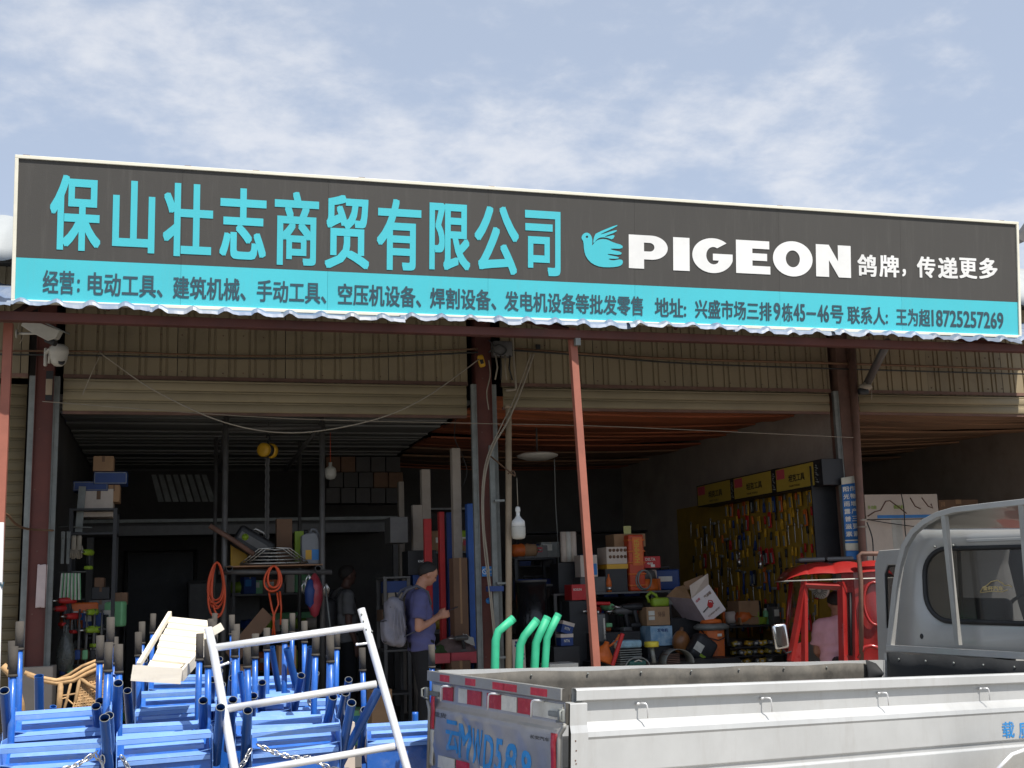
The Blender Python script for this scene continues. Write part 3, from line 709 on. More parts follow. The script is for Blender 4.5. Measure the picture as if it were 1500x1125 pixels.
def gate_letter(s, w0, w1, u0, u1, m=M_bluepaint, bold=0.03, name='painted_character', th=0.0):
    vs, fs = text_geo(s, bold)
    x0 = min(v.x for v in vs); x1 = max(v.x for v in vs); y0 = min(v.y for v in vs); y1 = max(v.y for v in vs)
    bm = bmesh.new(); me = bpy.data.meshes.new(name)
    pv = [((v.x - x0) / (x1 - x0), (v.y - y0) / (y1 - y0), v.z) for v in vs]
    bvs = [bm.verts.new(p) for p in pv]
    for f in fs:
        try: bm.faces.new([bvs[i] for i in f])
        except ValueError: pass
    for k in range(1, 14):
        bmesh.ops.bisect_plane(bm, geom=bm.verts[:] + bm.edges[:] + bm.faces[:], plane_co=(0, k / 14, 0), plane_no=(0, 1, 0))
    for k in range(1, 8):
        bmesh.ops.bisect_plane(bm, geom=bm.verts[:] + bm.edges[:] + bm.faces[:], plane_co=(k / 8, 0, 0), plane_no=(1, 0, 0))
    for v in bm.verts:
        w = w0 + (w1 - w0) * v.co.x; uu = u0 + (u1 - u0) * v.co.y; ex = v.co.z
        fu = (1.385 - w) / 1.37
        # height on the pressed panel
        i = 7; q = (0.835 - uu) / (0.835 - 0.50); p = gate_fn(fu, (i + max(0, min(1, q))) / (len(gp) - 1))
        v.co = Vector((p.x - 0.0013 - ex * 0.9, w, uu))
    bm.to_mesh(me); bm.free(); me.materials.append(m)
    o = bpy.data.objects.new(name, me); COL.objects.link(o); o.parent = gate; return o
ga = tpl(653, 1055, 0, -0.015); 
for ch, xa, xb, ya, yb in (('云', 652, 671, 1055, 1103), ('M', 671, 688, 1061, 1112), ('W', 690, 706, 1068, 1119), ('D', 709, 723, 1077, 1129), ('5', 725, 737, 1082, 1132), ('8', 741, 757, 1089, 1142), ('8', 764, 780, 1099, 1152)):
    a = tpl(xa, (ya + yb) / 2, 0, -0.012); b = tpl(xb, (ya + yb) / 2, 0, -0.012); t = tpl((xa + xb) / 2, ya, 0, -0.012); d = tpl((xa + xb) / 2, yb, 0, -0.012)
    gate_letter(ch, a.y, b.y, d.z, t.z, bold=0.028)
a = tpl(778, 1072, 0, -0.012); b = tpl(805, 1083, 0, -0.012)
gate_letter('长安汽车', a.y, b.y, b.z - 0.012, a.z - 0.012, M_steelgrey, 0.02, 'badge')
a = tpl(636, 1043, 0, -0.012); b = tpl(654, 1050, 0, -0.012)
gate_letter('载货', a.y, b.y, b.z - 0.01, a.z + 0.004, M_steelgrey, 0.02, 'badge')
for ch, xa, xb in (('载', 1468, 1486), ('质', 1492, 1511)):
    a = tpl(xa, 1070, 1, -0.021); b = tpl(xb, 1070, 1, -0.021); t = tpl((xa + xb) / 2, 1057, 1, -0.021); d = tpl((xa + xb) / 2, 1081, 1, -0.021)
    lettering(MB(), ch, (a.x, -0.0215, d.z), (1, 0, 0), (0, 0, 1), b.x - a.x, t.z - d.z, 0.022).build('painted_character', M_bluepaint, truck)
# wheels, chassis
for s_ in (1.1, 4.9):
    for w_ in (0.02, 1.20):
        wh = MB().lathe([(0.17, -0.08), (0.28, -0.085), (0.295, -0.06), (0.295, 0.06), (0.28, 0.085), (0.17, 0.08)], 28, (s_, w_ + 0.08, 0.30), 'y').build('wheel', M_rubber, truck)
        MB().lathe([(0.05, -0.07), (0.165, -0.06), (0.17, 0.06), (0.05, 0.05)], 20, (s_, w_ + 0.08, 0.30), 'y').build('rim', M_galv, wh)
MB().bbox((0.1, 0.3, 0.35), (5.6, 0.42, 0.47)).bbox((0.1, 0.98, 0.35), (5.6, 1.10, 0.47)).build('chassis', M_blackplastic, truck)
# cab: shell with rounded corners; back wall at s = CS
CS = 4.02
def csec(t, s):  # t along outline from far bottom up over the roof to near bottom
    pts = [(1.44, 0.55), (1.45, 1.05), (1.42, 1.45), (1.36, 1.80), (1.27, 1.95), (1.12, 2.06), (0.92, 2.115), (0.66, 2.15), (0.36, 2.165), (0.12, 2.13), (-0.02, 2.02), (-0.08, 1.85), (-0.12, 1.4), (-0.13, 0.55)]
    f = t * (len(pts) - 1); i = min(int(f), len(pts) - 2); q = f - i
    q2 = q
    return Vector((s, pts[i][0] * (1 - q2) + pts[i + 1][0] * q2, pts[i][1] * (1 - q2) + pts[i + 1][1] * q2))
def cab_fn(u, v):
    p = csec(u, CS + 0.02 + 1.62 * v)
    k = max(0, v - 0.55) / 0.45
    if p.z > 1.2: p.x -= 0.55 * k * (p.z - 1.2)
    return p
MB().sheet(cab_fn, 78, 10).build('cab_shell', M_cab, truck, solid=0.01)
# back wall with a rounded window opening, built as a ring of quads
win = []
cxw, czw, hw, hh, rr = 0.545, 1.60, 0.60, 0.262, 0.20
def rrect(cx, cz, hw, hh, r, n=8, lo=1.0):
    out = []
    for (sx, sz, a0) in ((1, 1, 0), (-1, 1, 90), (-1, -1, 180), (1, -1, 270)):
        for i in range(n + 1):
            a = R(a0 + 90 * i / n); out.append((cx + sx * (hw - r) + r * math.cos(a), cz + sz * (hh - r) + r * math.sin(a)))
    return out
inner = rrect(cxw, czw, hw, hh, rr)
def outer_hit(p):
    d = Vector((p[0] - cxw, p[1] - czw)); best = None
    poly = [(csec(i / 78, 0).y, csec(i / 78, 0).z) for i in range(79)]
    for i in range(len(poly)):
        a = Vector(poly[i]); b = Vector(poly[(i + 1) % len(poly)]); e = b - a; det = d.x * -e.y + d.y * e.x
        if abs(det) < 1e-9: continue
        r0 = a - Vector((cxw, czw)); t = (r0.x * -e.y + r0.y * e.x) / det; q = (d.x * r0.y - d.y * r0.x) / det
        if t > 0.5 and -0.001 <= q <= 1.001 and (best is None or t < best): best = t
    return Vector((cxw, czw)) + d * best
outr = [outer_hit(p) for p in inner]
mb = MB(); n = len(inner); rings = []
for f, ds in ((0.0, 0.03), (0.12, 0.0), (0.5, 0.0), (0.88, 0.0), (1.0, 0.025)):
    ring = []
    for p, q in zip(inner, outr):
        y = p[0] * (1 - f) + q.x * f; z = p[1] * (1 - f) + q.y * f
        ring.append(Vector((CS + ds + 0.012 * (1 if 1.88 < z < 1.90 else 0), y, z)))
    rings.append(ring)
vs = [p for r_ in rings for p in r_]
fs = [(i * n + j, i * n + (j + 1) % n, (i + 1) * n + (j + 1) % n, (i + 1) * n + j) for i in range(4) for j in range(n)]
mb.add(vs, fs, True).build('back_wall', M_cab, truck)
fr = MB().tube([(CS + 0.012, p[0], p[1]) for p in inner], 0.018, 8, closed=True).build('rear_window', M_rubber, truck)
MB().prism([(p[0], p[1]) for p in inner], (CS + 0.016, 0, 0), (0, 1, 0), (0, 0, 1), 0.004).build('pane', M_glass, fr)
MB().bbox((CS + 0.03, 0.84, 1.36), (CS + 0.045, 0.865, 1.85)).bbox((CS + 0.03, 0.22, 1.36), (CS + 0.045, 0.245, 1.85)).build('window_divider', M_rubber, fr)
M_gold = mat('gold_print', (0.55, 0.42, 0.18), 0.6, var=0.1, bump=0)
tb = MB()
def gp_(px, py): q = tpl(px, py, 0, CS + 0.008); return q
car = [(1436, 867), (1440, 860), (1445, 858), (1452, 852), (1461, 850), (1468, 854), (1472, 858), (1478, 857), (1482, 860)]
MB().tube([gp_(*p) for p in car], 0.0035, 6).tube([gp_(1436, 868), gp_(1455, 866), gp_(1468, 867), gp_(1476, 864)], 0.003, 6).build('car_outline_sticker', M_gold, fr)
a_ = gp_(1440, 865); b_ = gp_(1470, 858)
lettering(MB(), '金杯汽车', (CS + 0.006, a_.y, a_.z), (0, -1, 0), (0, 0, 1), a_.y - b_.y, 0.032, 0.03).build('sticker_lettering', M_gold, fr)
for px_, py_ in ((1369, 801), (1396, 799)):
    MB().ball(tpl(px_, py_, 0, CS - 0.008), (0.01, 0.012, 0.009), 8, 6).build('bolt', M_galv, truck)
MB().ball(tpl(1350, 932, 0, CS - 0.002), (0.004, 0.016, 0.02), 12, 8).build('grommet', M_rubber, truck)
MB().bbox((CS - 0.006, 0.05, 1.905), (CS + 0.002, 0.75, 1.925)).build('pressed_rib', M_cab, truck, bevel=0.003)
# guard frame behind the cab
GS = 3.90
arch = [(1304, 950), (1309, 900), (1313, 860), (1318, 830), (1326, 800), (1338, 780), (1355, 765), (1375, 754), (1400, 747), (1450, 741), (1500, 735.5), (1540, 731)]
ap = [tpl(x, y, 0, GS) for x, y in arch]; ap += [Vector((GS, -0.02, ap[-1].z)), Vector((GS, -0.06, 1.9)), Vector((GS, -0.08, 1.12))]
def flatbar(P, w, t):
    mb = MB(); n = len(P)
    for i in range(n - 1):
        pass
    vs = []
    for i in range(n):
        d = (P[min(i + 1, n - 1)] - P[max(i - 1, 0)]).normalized(); nn = Vector((1, 0, 0)).cross(d).normalized()
        for a, b in ((-w / 2, -t / 2), (w / 2, -t / 2), (w / 2, t / 2), (-w / 2, t / 2)): vs.append(P[i] + nn * a + Vector((b, 0, 0)))
    fs = []
    for i in range(n - 1):
        for j in range(4): fs.append((i * 4 + j, i * 4 + (j + 1) % 4, (i + 1) * 4 + (j + 1) % 4, (i + 1) * 4 + j))
    fs += [(3, 2, 1, 0), tuple((n - 1) * 4 + j for j in range(4))]
    return mb.add(vs, fs)
flatbar(ap, 0.042, 0.05).build('guard_arch', M_cab, truck, bevel=0.004)
for xa, ya, xb, yb in ((1383, 752, 1404, 945), (1497, 737, 1514, 950)):
    P0 = tpl(xa, ya, 0, GS - 0.002); P1 = tpl(xb, yb, 0, GS - 0.002)
    flatbar([P0, P1], 0.036, 0.040).bbox((GS - 0.026, P0.y - 0.0, P0.z - 0.001), (GS - 0.02, P0.y + 0.001, P0.z)).build('guard_upright', M_silverd, truck, bevel=0.003)
MB().bbox((GS - 0.03, -0.08, 1.105), (GS + 0.03, 1.40, 1.15)).build('guard_base_rail', M_cab, truck, bevel=0.004)
# driver's door standing open on the far side
dh = MB()
dp = [(0.0, 0.62), (0.0, 1.30), (0.01, 1.62), (0.04, 1.72), (0.12, 1.76), (0.52, 1.76), (0.60, 1.70), (0.95, 1.30), (0.98, 1.2), (0.98, 0.62)]
door = thing('door_hinge', 'x', 'x')
bpy.data.objects.remove(door)
D0 = tpl(1287, 925, 1, 1.62)
door_e = MB()
def door_m(s, u, k=0.0):   # door plane swung out about 75 degrees, hinge at the front
    hinge = Vector((4.98, 1.46, 0)); ang = R(88)
    return hinge + Vector((-math.cos(ang), math.sin(ang), 0)) * (0.98 - s) * 0.98 + Vector((math.sin(ang), math.cos(ang), 0)) * k + Vector((0, 0, u))
def door_loop(pts, k): return [door_m(p[0], p[1], k) for p in pts]
wn = [(0.10, 1.24), (0.10, 1.70), (0.14, 1.78), (0.50, 1.78), (0.56, 1.74), (0.84, 1.28), (0.82, 1.24)]
oc = [(0.0, 0.62), (0.0, 1.80), (0.05, 1.91), (0.53, 1.93), (0.62, 1.87), (0.98, 1.30), (0.98, 0.62)]
n = 7
vs = door_loop(oc, 0) + door_loop(wn, 0) + door_loop(oc, 0.05) + door_loop(wn, 0.05)
fs = []
for i in range(n):
    j = (i + 1) % n
    fs += [(i, j, n + j, n + i), (2 * n + i, 3 * n + i, 3 * n + j, 2 * n + j), (i, 2 * n + i, 2 * n + j, j), (n + i, n + j, 3 * n + j, 3 * n + i)]
dr = MB().add(vs, fs).build('door', M_cab, truck, bevel=0.012, bseg=3, label='open driver door seen edge on')
MB().tube(door_loop(wn, 0.025), 0.014, 8, closed=True).build('window_seal', M_rubber, dr)
MB().prism([(p[0], p[1]) for p in wn], door_m(0, 0, 0.025), door_m(1, 0) - door_m(0, 0), (0, 0, 1), 0.004).build('pane', M_glass, dr)
MB().tube([(4.4, 1.22, 2.06), (4.38, 1.24, 2.13), (4.42, 1.24, 2.155), (4.50, 1.24, 2.12)], 0.018, 8).build('roof_lamp_bracket', M_silver, truck)
# seat backs and steering wheel seen through the glass
MB().rbox((4.50, 1.02, 1.20), (0.14, 0.50, 0.62), 0.05).rbox((4.50, 0.38, 1.20), (0.14, 0.50, 0.62), 0.05).build('seat', M_rubber, truck)
MB().tube([(5.05 + 0.06 * math.sin(a / 16 * 6.283), 1.02 + 0.19 * math.cos(a / 16 * 6.283), 1.38 + 0.17 * math.sin(a / 16 * 6.283)) for a in range(16)], 0.014, 8, closed=True).build('steering_wheel', M_blackplastic, truck)

# grey panel leaning beside the truck, lower right corner
pp = [tpl(1463, 1128, 1, -0.30), tpl(1484, 1106, 1, -0.30), tpl(1560, 1078, 1, -0.30), tpl(1560, 1200, 1, -0.30), tpl(1463, 1200, 1, -0.30)]
pw = [TM @ p for p in pp]; n0 = (pw[1] - pw[0]).cross(pw[3] - pw[0]).normalized() * 0.02
pan = bpy.data.objects.new('metal_sheet', None); COL.objects.link(pan); base = Vector((pw[0].x + 0.3, pw[0].y, 0)); pan.location = base
tag(pan, 'dull grey sheet metal panel with a bright worn rim in front of the truck side', 'metal panel')
low = [Vector((p.x, p.y, 0.0)) for p in (pw[3], pw[4])]
Q = [p - base for p in (pw[0], pw[1], pw[2], low[0], low[1])]
n0 = (Q[1] - Q[0]).cross(Q[3] - Q[0]).normalized() * 0.02
MB().add(Q + [q + n0 for q in Q], [(0, 1, 2, 3, 4), (9, 8, 7, 6, 5)] + [(i, 5 + i, 5 + (i + 1) % 5, (i + 1) % 5) for i in range(5)]).build('sheet', M_silverd, pan)
MB().tube([Q[0] + n0 * .5, Q[1] + n0 * .5, Q[2] + n0 * .5], 0.012, 8).build('rim', M_alu, pan)

# ------------------------------------------------------------------ red cab tricycle behind the truck bed
TRI_A = R(-24)
tP0 = atY(1158, 838, 10.32)
tD = Vector((math.cos(TRI_A), math.sin(TRI_A), 0)); tN = Vector((-math.sin(TRI_A), math.cos(TRI_A), 0))
TRM = Matrix.Rotation(TRI_A, 4, 'Z'); TRM.translation = Vector((tP0.x, tP0.y, 0)); TRI_I = TRM.inverted()
def tq(px, py, d=0.0):
    """point on the cab's near side (d metres inward of it) under a pixel, in the tricycle's own frame"""
    return TRI_I @ on_plane(px, py, Vector((tP0.x, tP0.y, 0)) + tN * d, tN)
ty = 0.0
tl0 = tq(1158, 838, ty); 
tri = thing('cab_tricycle', 'small red three wheeler with a ribbed cab roof parked under the canopy', 'tricycle', TRM.translation, TRI_A)
tri_o = Vector((0, 0, 0))
def tp(mb, name, m, par=None, **k):
    mb.xform(Matrix.Translation(-tri_o)); return mb.build(name, m, par or tri, **k)
X0, X1 = tq(1176, 850, ty).x, tq(1262, 850, ty).x
roofz = tq(1200, 842, ty).z
def roof_f(u, v):
    x = X0 - 0.17 + (X1 + 0.30 - X0 + 0.17) * u; y = ty - 0.06 + 1.25 * v
    e = min(1, u * 5) ** 0.6 * min(1, (1 - u) * 12) ** 0.5 * min(1, (v + 0.02) * 7) ** 0.5 * min(1, (1.02 - v) * 7) ** 0.5
    return Vector((x, y, roofz - 0.05 + 0.15 * e + 0.022 * abs(math.sin(u * 13 + 0.3)) ** 0.7 * e))
rf = tp(MB().sheet(roof_f, 110, 40), 'cab_roof', M_trired)
tp(MB().tube([roof_f(0, 0) + Vector((0, 0, 0)), roof_f(1, 0)], 0.006, 8).tube([roof_f(0, 0), roof_f(0, 1)], 0.006, 8), 'roof_gutter', M_whiteplastic)
for px_ in (1187, 1228):
    q = tq(px_, 830, ty + 0.5); tp(MB().rbox((q.x, ty + 0.5, roofz + 0.15), (0.26, 0.4, 0.045), 0.02), 'roof_scoop', M_steelgrey)
z0 = 0.45
def tpost(pa, pb, r=0.022, dy=0.0):
    m_ = MB().tube([tq(*pa, ty + dy), tq(*pb, ty + dy)], r * 1.25, 4); m_.sm = [False] * len(m_.f); return m_
tp(tpost((1180, 850), (1158, 968), 0.03), 'windscreen_pillar', M_trired)
tp(tpost((1178, 848), (1179, 985), 0.026), 'door_pillar', M_trired)
tp(tpost((1233, 852), (1236, 985), 0.035), 'door_pillar', M_trired)
tp(tpost((1178, 856), (1236, 860), 0.028), 'roof_rail', M_trired)
pl_ = [tq(*p, ty) for p in ((1150, 990), (1156, 950), (1162, 946), (1180, 938), (1182, 990))]
tp(MB().add(pl_ + [p + Vector((0, 0.03, 0)) for p in pl_], [(4, 3, 2, 1, 0), (5, 6, 7, 8, 9)] + [(i, (i + 1) % 5, 5 + (i + 1) % 5, 5 + i) for i in range(5)]), 'front_panel', M_trired)
b0 = tq(1250, 850, ty); b1 = tq(1300, 980, ty)
def back_f(u, v):
    x = b0.x + (b1.x - b0.x + 0.02) * u; z = 1.65 - 1.25 * v
    d = 0.03 * math.exp(-(((u - 0.75) / 0.32) ** 2 + ((v - 0.42) / 0.3) ** 2) * 2)
    return Vector((x, ty + 0.01 - d - 0.05 * u * (1 - v), z))
tp(MB().sheet(back_f, 30, 30), 'rear_corner_panel', M_trired, solid=0.008)
tp(MB().bbox((tq(1237, 900, ty).x, ty + 0.0, 0.4), (b0.x, ty + 0.03, 1.62)), 'rear_pillar', M_trired)
wp = [tq(*p, ty - 0.012) for p in ((1233, 868), (1246, 868), (1247, 960), (1235, 960))]
sd = tp(MB().tube(wp, 0.012, 8, closed=True), 'quarter_window', M_rubber)
mb = MB().add([p + Vector((0, 0.01, 0)) for p in wp], [(3, 2, 1, 0)]); tp(mb, 'pane', M_glass, None)
ow = [Vector((tq(1282, 890, ty - 0.05).x + 0.10 * math.cos(a * math.pi / 10), ty - 0.045, 1.30 + 0.20 * math.sin(a * math.pi / 10))) for a in range(20)]
tp(MB().tube(ow, 0.014, 8, closed=True), 'rear_window_rim', M_trired)
tp(MB().tube([tq(1262, 975, ty - 0.08), tq(1261, 850, ty - 0.08), tq(1258, 814, ty - 0.08), tq(1262, 811, ty - 0.08), tq(1300, 811, ty - 0.08)], 0.022, 10), 'guard_hoop', M_rust)
tp(MB().tube([tq(1258, 965, ty - 0.08), tq(1266, 948, ty - 0.08), tq(1276, 946, ty - 0.08), tq(1300, 953, ty - 0.08)], 0.02, 10), 'guard_rail', M_trired)
tp(MB().bbox((X0 - 0.1, ty, 0.28), (X1 + 1.6, ty + 1.1, 0.42)), 'chassis', M_blackplastic)
tp(MB().bbox((X1 + 0.35, ty - 0.02, 0.45), (X1 + 1.9, ty + 1.15, 0.85)), 'cargo_box', M_trired)
tp(MB().rbox((X1 - 0.1, ty + 0.5, 0.62), (0.4, 0.9, 0.36), 0.05), 'seat', M_rubber)
for x_, y_ in ((X0 - 0.05, ty + 0.5), (X1 + 1.1, ty - 0.02), (X1 + 1.1, ty + 1.1)):
    tp(MB().lathe([(0.12, -0.05), (0.25, -0.055), (0.26, 0), (0.25, 0.055), (0.12, 0.05)], 24, (x_, y_, 0.26), 'y'), 'wheel', M_rubber)
# far side pillars + windscreen
tp(MB().tube([Vector((X0, ty + 1.15, 1.6)), Vector((X0 - 0.12, ty + 1.15, 0.8))], 0.022, 8), 'far_pillar', M_trired)
tp(MB().tube([Vector((X1, ty + 1.15, 1.6)), Vector((X1, ty + 1.15, 0.5))], 0.022, 8), 'far_pillar', M_trired)
wq = [Vector((X0 - 0.0, ty + 0.03, 1.56)), Vector((X0 - 0.0, ty + 1.12, 1.56)), Vector((X0 - 0.13, ty + 1.12, 0.85)), Vector((X0 - 0.13, ty + 0.03, 0.85))]
tp(MB().add(wq, [(0, 1, 2, 3)]), 'windscreen', M_glass)
# mirror
mc = tq(1143, 932, ty - 0.12)
M_mirror = mat('mirror_chrome', (0.85, 0.85, 0.85), 0.12, 1.0, var=0.03, bump=0)
tp(MB().rbox(mc, (0.15, 0.06, 0.24), 0.035, (0, -0.1, 0.35), 4), 'wing_mirror', M_mirror)
tp(MB().tube([mc + Vector((0, 0.02, -0.1)), mc + Vector((0.05, 0.06, -0.16)), mc + Vector((0.10, 0.1, -0.15))], 0.009, 8), 'mirror_arm', M_blackplastic)
# clip fan hanging in the cab
fc = tq(1203, 865, ty + 0.35)
fan = thing('clip_fan', 'small cream clip fan hung under the red tricycle roof', 'fan', TRM @ fc)
MB().lathe([(0.02, -0.05), (0.075, -0.04), (0.082, -0.005), (0.078, 0.02), (0.02, 0.035)], 20, (0, 0, 0), 'y', (0, 0, -0.9)).build('fan_cage', M_whiteplastic, fan)
for k in range(18):
    a = k * math.pi / 9; m_ = Euler((0, 0, -0.9)).to_matrix()
    MB().tube([m_ @ Vector((0.02 * math.cos(a), -0.052, 0.02 * math.sin(a))), m_ @ Vector((0.078 * math.cos(a), -0.043, 0.078 * math.sin(a)))], 0.0022, 5).build('cage_wire', M_blackplastic, fan)
MB().rbox((-0.07, 0.02, 0.03), (0.10, 0.05, 0.05), 0.015).tube([(-0.08, 0.02, 0.05), (-0.08, 0.02, 0.16)], 0.008).build('bracket', M_whiteplastic, fan)

# ------------------------------------------------------------------ blue hand carts stood on end
def make_cart():
    t = thing('hand_cart', 'x', 'hand cart', (0, 0, 0), 0, 'blue steel hand carts stood on end in nested rows')
    W = 0.215
    MB().bbox((-W, 0.0, 0.14), (W, 0.004, 0.775)).build('front_sheet', M_blue, t, bevel=0.0015)
    for z_, y_, w_ in ((0.780, 0.0, W - 0.004), (0.828, 0.055, W - 0.03), (0.878, -0.004, W + 0.006)):
        MB().box((0, y_, z_), (2 * w_, 0.030, 0.004), (0.6, 0, 0)).box((0, y_ - 0.0135, z_ - 0.0205), (2 * w_, 0.004, 0.020)).build('cross_bar', M_bluel, t, bevel=0.001)
    MB().add([(-W, 0.006, 0.70), (W, 0.006, 0.70), (W, 0.20, 0.86), (-W, 0.20, 0.86), (-W, 0.010, 0.697), (W, 0.010, 0.697), (W, 0.204, 0.857), (-W, 0.204, 0.857)],
             [(0, 1, 2, 3), (7, 6, 5, 4), (0, 4, 5, 1), (2, 6, 7, 3)]).build('tray_sheet', M_blue, t)
    for sx in (-1, 1):
        P = [(-0.03, 0.74), (-0.03, 0.865), (0.02, 0.90), (0.15, 0.90), (0.15, 0.70), (0.02, 0.66)]
        MB().prism(P, (sx * (W + 0.004), 0, 0), (0, 1, 0), (0, 0, 1), 0.004).build('side_plate', M_bluel, t)
        MB().add([(sx * W, -0.024, 0.80), (sx * (W - 0.075), 0.02, 0.785), (sx * W, 0.10, 0.79), (sx * W, -0.024, 0.796), (sx * (W - 0.075), 0.02, 0.781), (sx * W, 0.10, 0.786)],
                 [(0, 1, 2), (5, 4, 3), (0, 3, 4, 1), (1, 4, 5, 2), (2, 5, 3, 0)]).build('gusset', M_bluel, t)
        MB().bbox((sx * (W + 0.012) - 0.018, 0.012, 0.12), (sx * (W + 0.012) + 0.018, 0.016, 0.66)).bbox((sx * (W + 0.028) - 0.002, 0.012, 0.12), (sx * (W + 0.028) + 0.002, 0.05, 0.66)).build('side_rail', M_blue, t)
        MB().pipe((sx * (W + 0.028), 0.10, 0.72), (sx * (W + 0.034), -0.21, 0.995), 0.0225, 0.003, 20).build('open_socket_tube', M_blued, t)
        tip = Vector((sx * (W + 0.034), -0.21, 0.995)); tdir = (tip - Vector((sx * (W + 0.028), 0.10, 0.72))).normalized()
        qx = tdir.orthogonal().normalized(); qy = tdir.cross(qx)
        MB().tube([tip + (qx * math.cos(j * math.pi / 10) + qy * math.sin(j * math.pi / 10)) * 0.0212 for j in range(20)], 0.0017, 6, closed=True).build('cut_edge', M_galv, t)
        MB().lathe([(0.0, -0.001), (0.0188, 0.0)], 16).xform(Matrix.Translation(tip - tdir * 0.03) @ tdir.to_track_quat('Z', 'Y').to_matrix().to_4x4()).build('bore_shade_disc', M_rubber, t)  # black disc stands in for the shade inside the hollow tube
        h = MB().tube([(sx * (W - 0.004), 0.21, 0.20), (sx * (W - 0.004), 0.21, 0.95), (sx * W, 0.225, 1.205)], 0.0165, 14).build('handle_tube', M_blue, t)
        MB().cyl((sx * W, 0.2235, 1.18), (sx * (W + 0.001), 0.232, 1.315), 0.0205, 14).cyl((sx * W, 0.2235, 1.172), (sx * W, 0.224, 1.185), 0.0225, 14).build('rubber_grip', M_grip, h)
        w = MB().lathe([(0.06, -0.03), (0.15, -0.035), (0.165, -0.02), (0.165, 0.02), (0.15, 0.035), (0.06, 0.03)], 22, (sx * 0.16, 0.30, 0.17), 'x').build('wheel', M_rubber, t)
        MB().lathe([(0.01, -0.04), (0.05, -0.03), (0.06, 0.03), (0.01, 0.04)], 14, (sx * 0.16, 0.30, 0.17), 'x').build('hub', M_galv, w)
    MB().cyl((-0.2, 0.30, 0.17), (0.2, 0.30, 0.17), 0.011, 8).build('axle', M_steelgrey, t)
    for k in (-1, 1):
        MB().bbox((k * 0.12 - 0.014, 0.11, 0.84), (k * 0.12 + 0.014, 0.145, 0.844)).build('weld_tab', M_bluel, t)
    return t
cart0 = make_cart()
# (px of left and right end of the front bar, its y, depth, lift, yaw, label)
carts = [(8, 143, 1122, 5.95, 0.0, 'front blue hand cart at the left edge of the photo, chain over its right side'),
         (180, 310, 1108, 6.05, 0.0, 'front blue hand cart right below the white wooden slatted ramp'),
         (374, 500, 1096, 6.15, 0.0, 'front blue hand cart behind the silver tube frame, chain across its sheet'),
         (538, 642, 1084, 7.2, 0.0, 'front blue hand cart between the tube frame and the truck tailgate'),
         (16, 140, 1096, 6.45, 0.02, 'blue hand cart nested second behind the leftmost front cart'),
         (208, 312, 1064, 7.1, 0.02, 'blue hand cart nested behind the one under the slatted ramp'),
         (372, 482, 1072, 6.9, 0.0, 'blue hand cart nested second behind the cart with the chained sheet'),
         (214, 304, 1036, 7.9, 0.03, 'blue hand cart in the third row under the slatted ramp'),
         (355, 448, 1040, 7.7, 0.03, 'blue hand cart in the third row behind the tube frame'),
         (222, 298, 1012, 8.8, 0.05, 'rearmost blue hand cart under the slatted ramp'),
         (345, 432, 1014, 8.6, 0.05, 'rearmost blue hand cart behind the tube frame, left of the hanging hose'),
         (30, 158, 1072, 6.22, 0.10, 'blue hand cart wedged crookedly between the two front ones at the left'),
         (158, 288, 1092, 6.35, -0.08, 'blue hand cart wedged askew behind the front ramp cart'),
         (336, 466, 1080, 6.42, 0.09, 'blue hand cart turned askew left of the chained cart'),
         (392, 492, 1052, 7.3, -0.07, 'tilted blue hand cart between the two stiles of the tube frame'),
         (318, 420, 1046, 7.25, 0.12, 'blue hand cart pushed in beside the left stile of the tube frame')]
for i, (xa, xb, py, Y, rz, lab) in enumerate(carts):
    a = atY(xa, py, Y); b = atY(xb, py, Y); c = (a + b) / 2
    o = cart0 if i == 0 else copy_tree(cart0)
    s_ = 1.0
    o.location = (c.x, Y, c.z - 0.78); o.rotation_euler = (rnd.uniform(-0.05, 0.03), rnd.uniform(-0.03, 0.03), rz - 0.02 + rnd.uniform(-0.05, 0.05))
    o['label'] = lab
    # carts stand on whatever lifts them: a timber bearer each
    if c.z - 0.78 > 0.02:
        h = c.z - 0.78
        tag(MB().bbox((c.x - 0.3, Y + 0.14, 0), (c.x + 0.3, Y + 0.44, h - 0.002)).build('timber_bearer', M_carddark), ('rough timber bearer under the ' + lab.replace(',', '').replace('blue hand cart', 'cart')).rsplit(' ', max(0, len(lab.split()) + 3 - 15))[0], 'timber', 'timber bearers under the carts')

for (xa, ya, xb, yb, Y, r_, lab) in ((57, 990, 58, 1075, 6.9, 0.024, 'upright dark blue tube standing before the rattan chair'), (78, 1035, 68, 1100, 6.8, 0.017, 'short slanting blue tube below the rattan chair'),
        (169, 985, 172, 1060, 6.6, 0.024, 'dark blue tube standing left of the slatted ramp'), (352, 985, 362, 1060, 6.5, 0.016, 'slanting blue tube between the left stile and the carts'),
        (420, 950, 442, 1035, 7.4, 0.022, 'dark blue tube leaning to the left between the stiles'), (398, 948, 410, 1020, 7.9, 0.020, 'blue tube leaning under the round hose coil'),
        (556, 1008, 516, 1085, 6.15, 0.023, 'dark blue tube leaning right against the right stile'), (455, 948, 448, 1015, 7.6, 0.021, 'open blue tube standing between the two stiles')):
    a_, b_ = atY(xa, ya, Y), atY(xb, yb, Y + 0.12); d_ = b_ - a_; e_ = a_ + d_ * (a_.z / -d_.z)
    t = thing('loose_tube', lab, 'tube', e_, 0, 'loose blue tubes among the carts')
    MB().pipe(Vector((0, 0, 0)), a_ - e_, r_, 0.003, 18).build('tube', M_blued if r_ > 0.018 else M_blue, t)
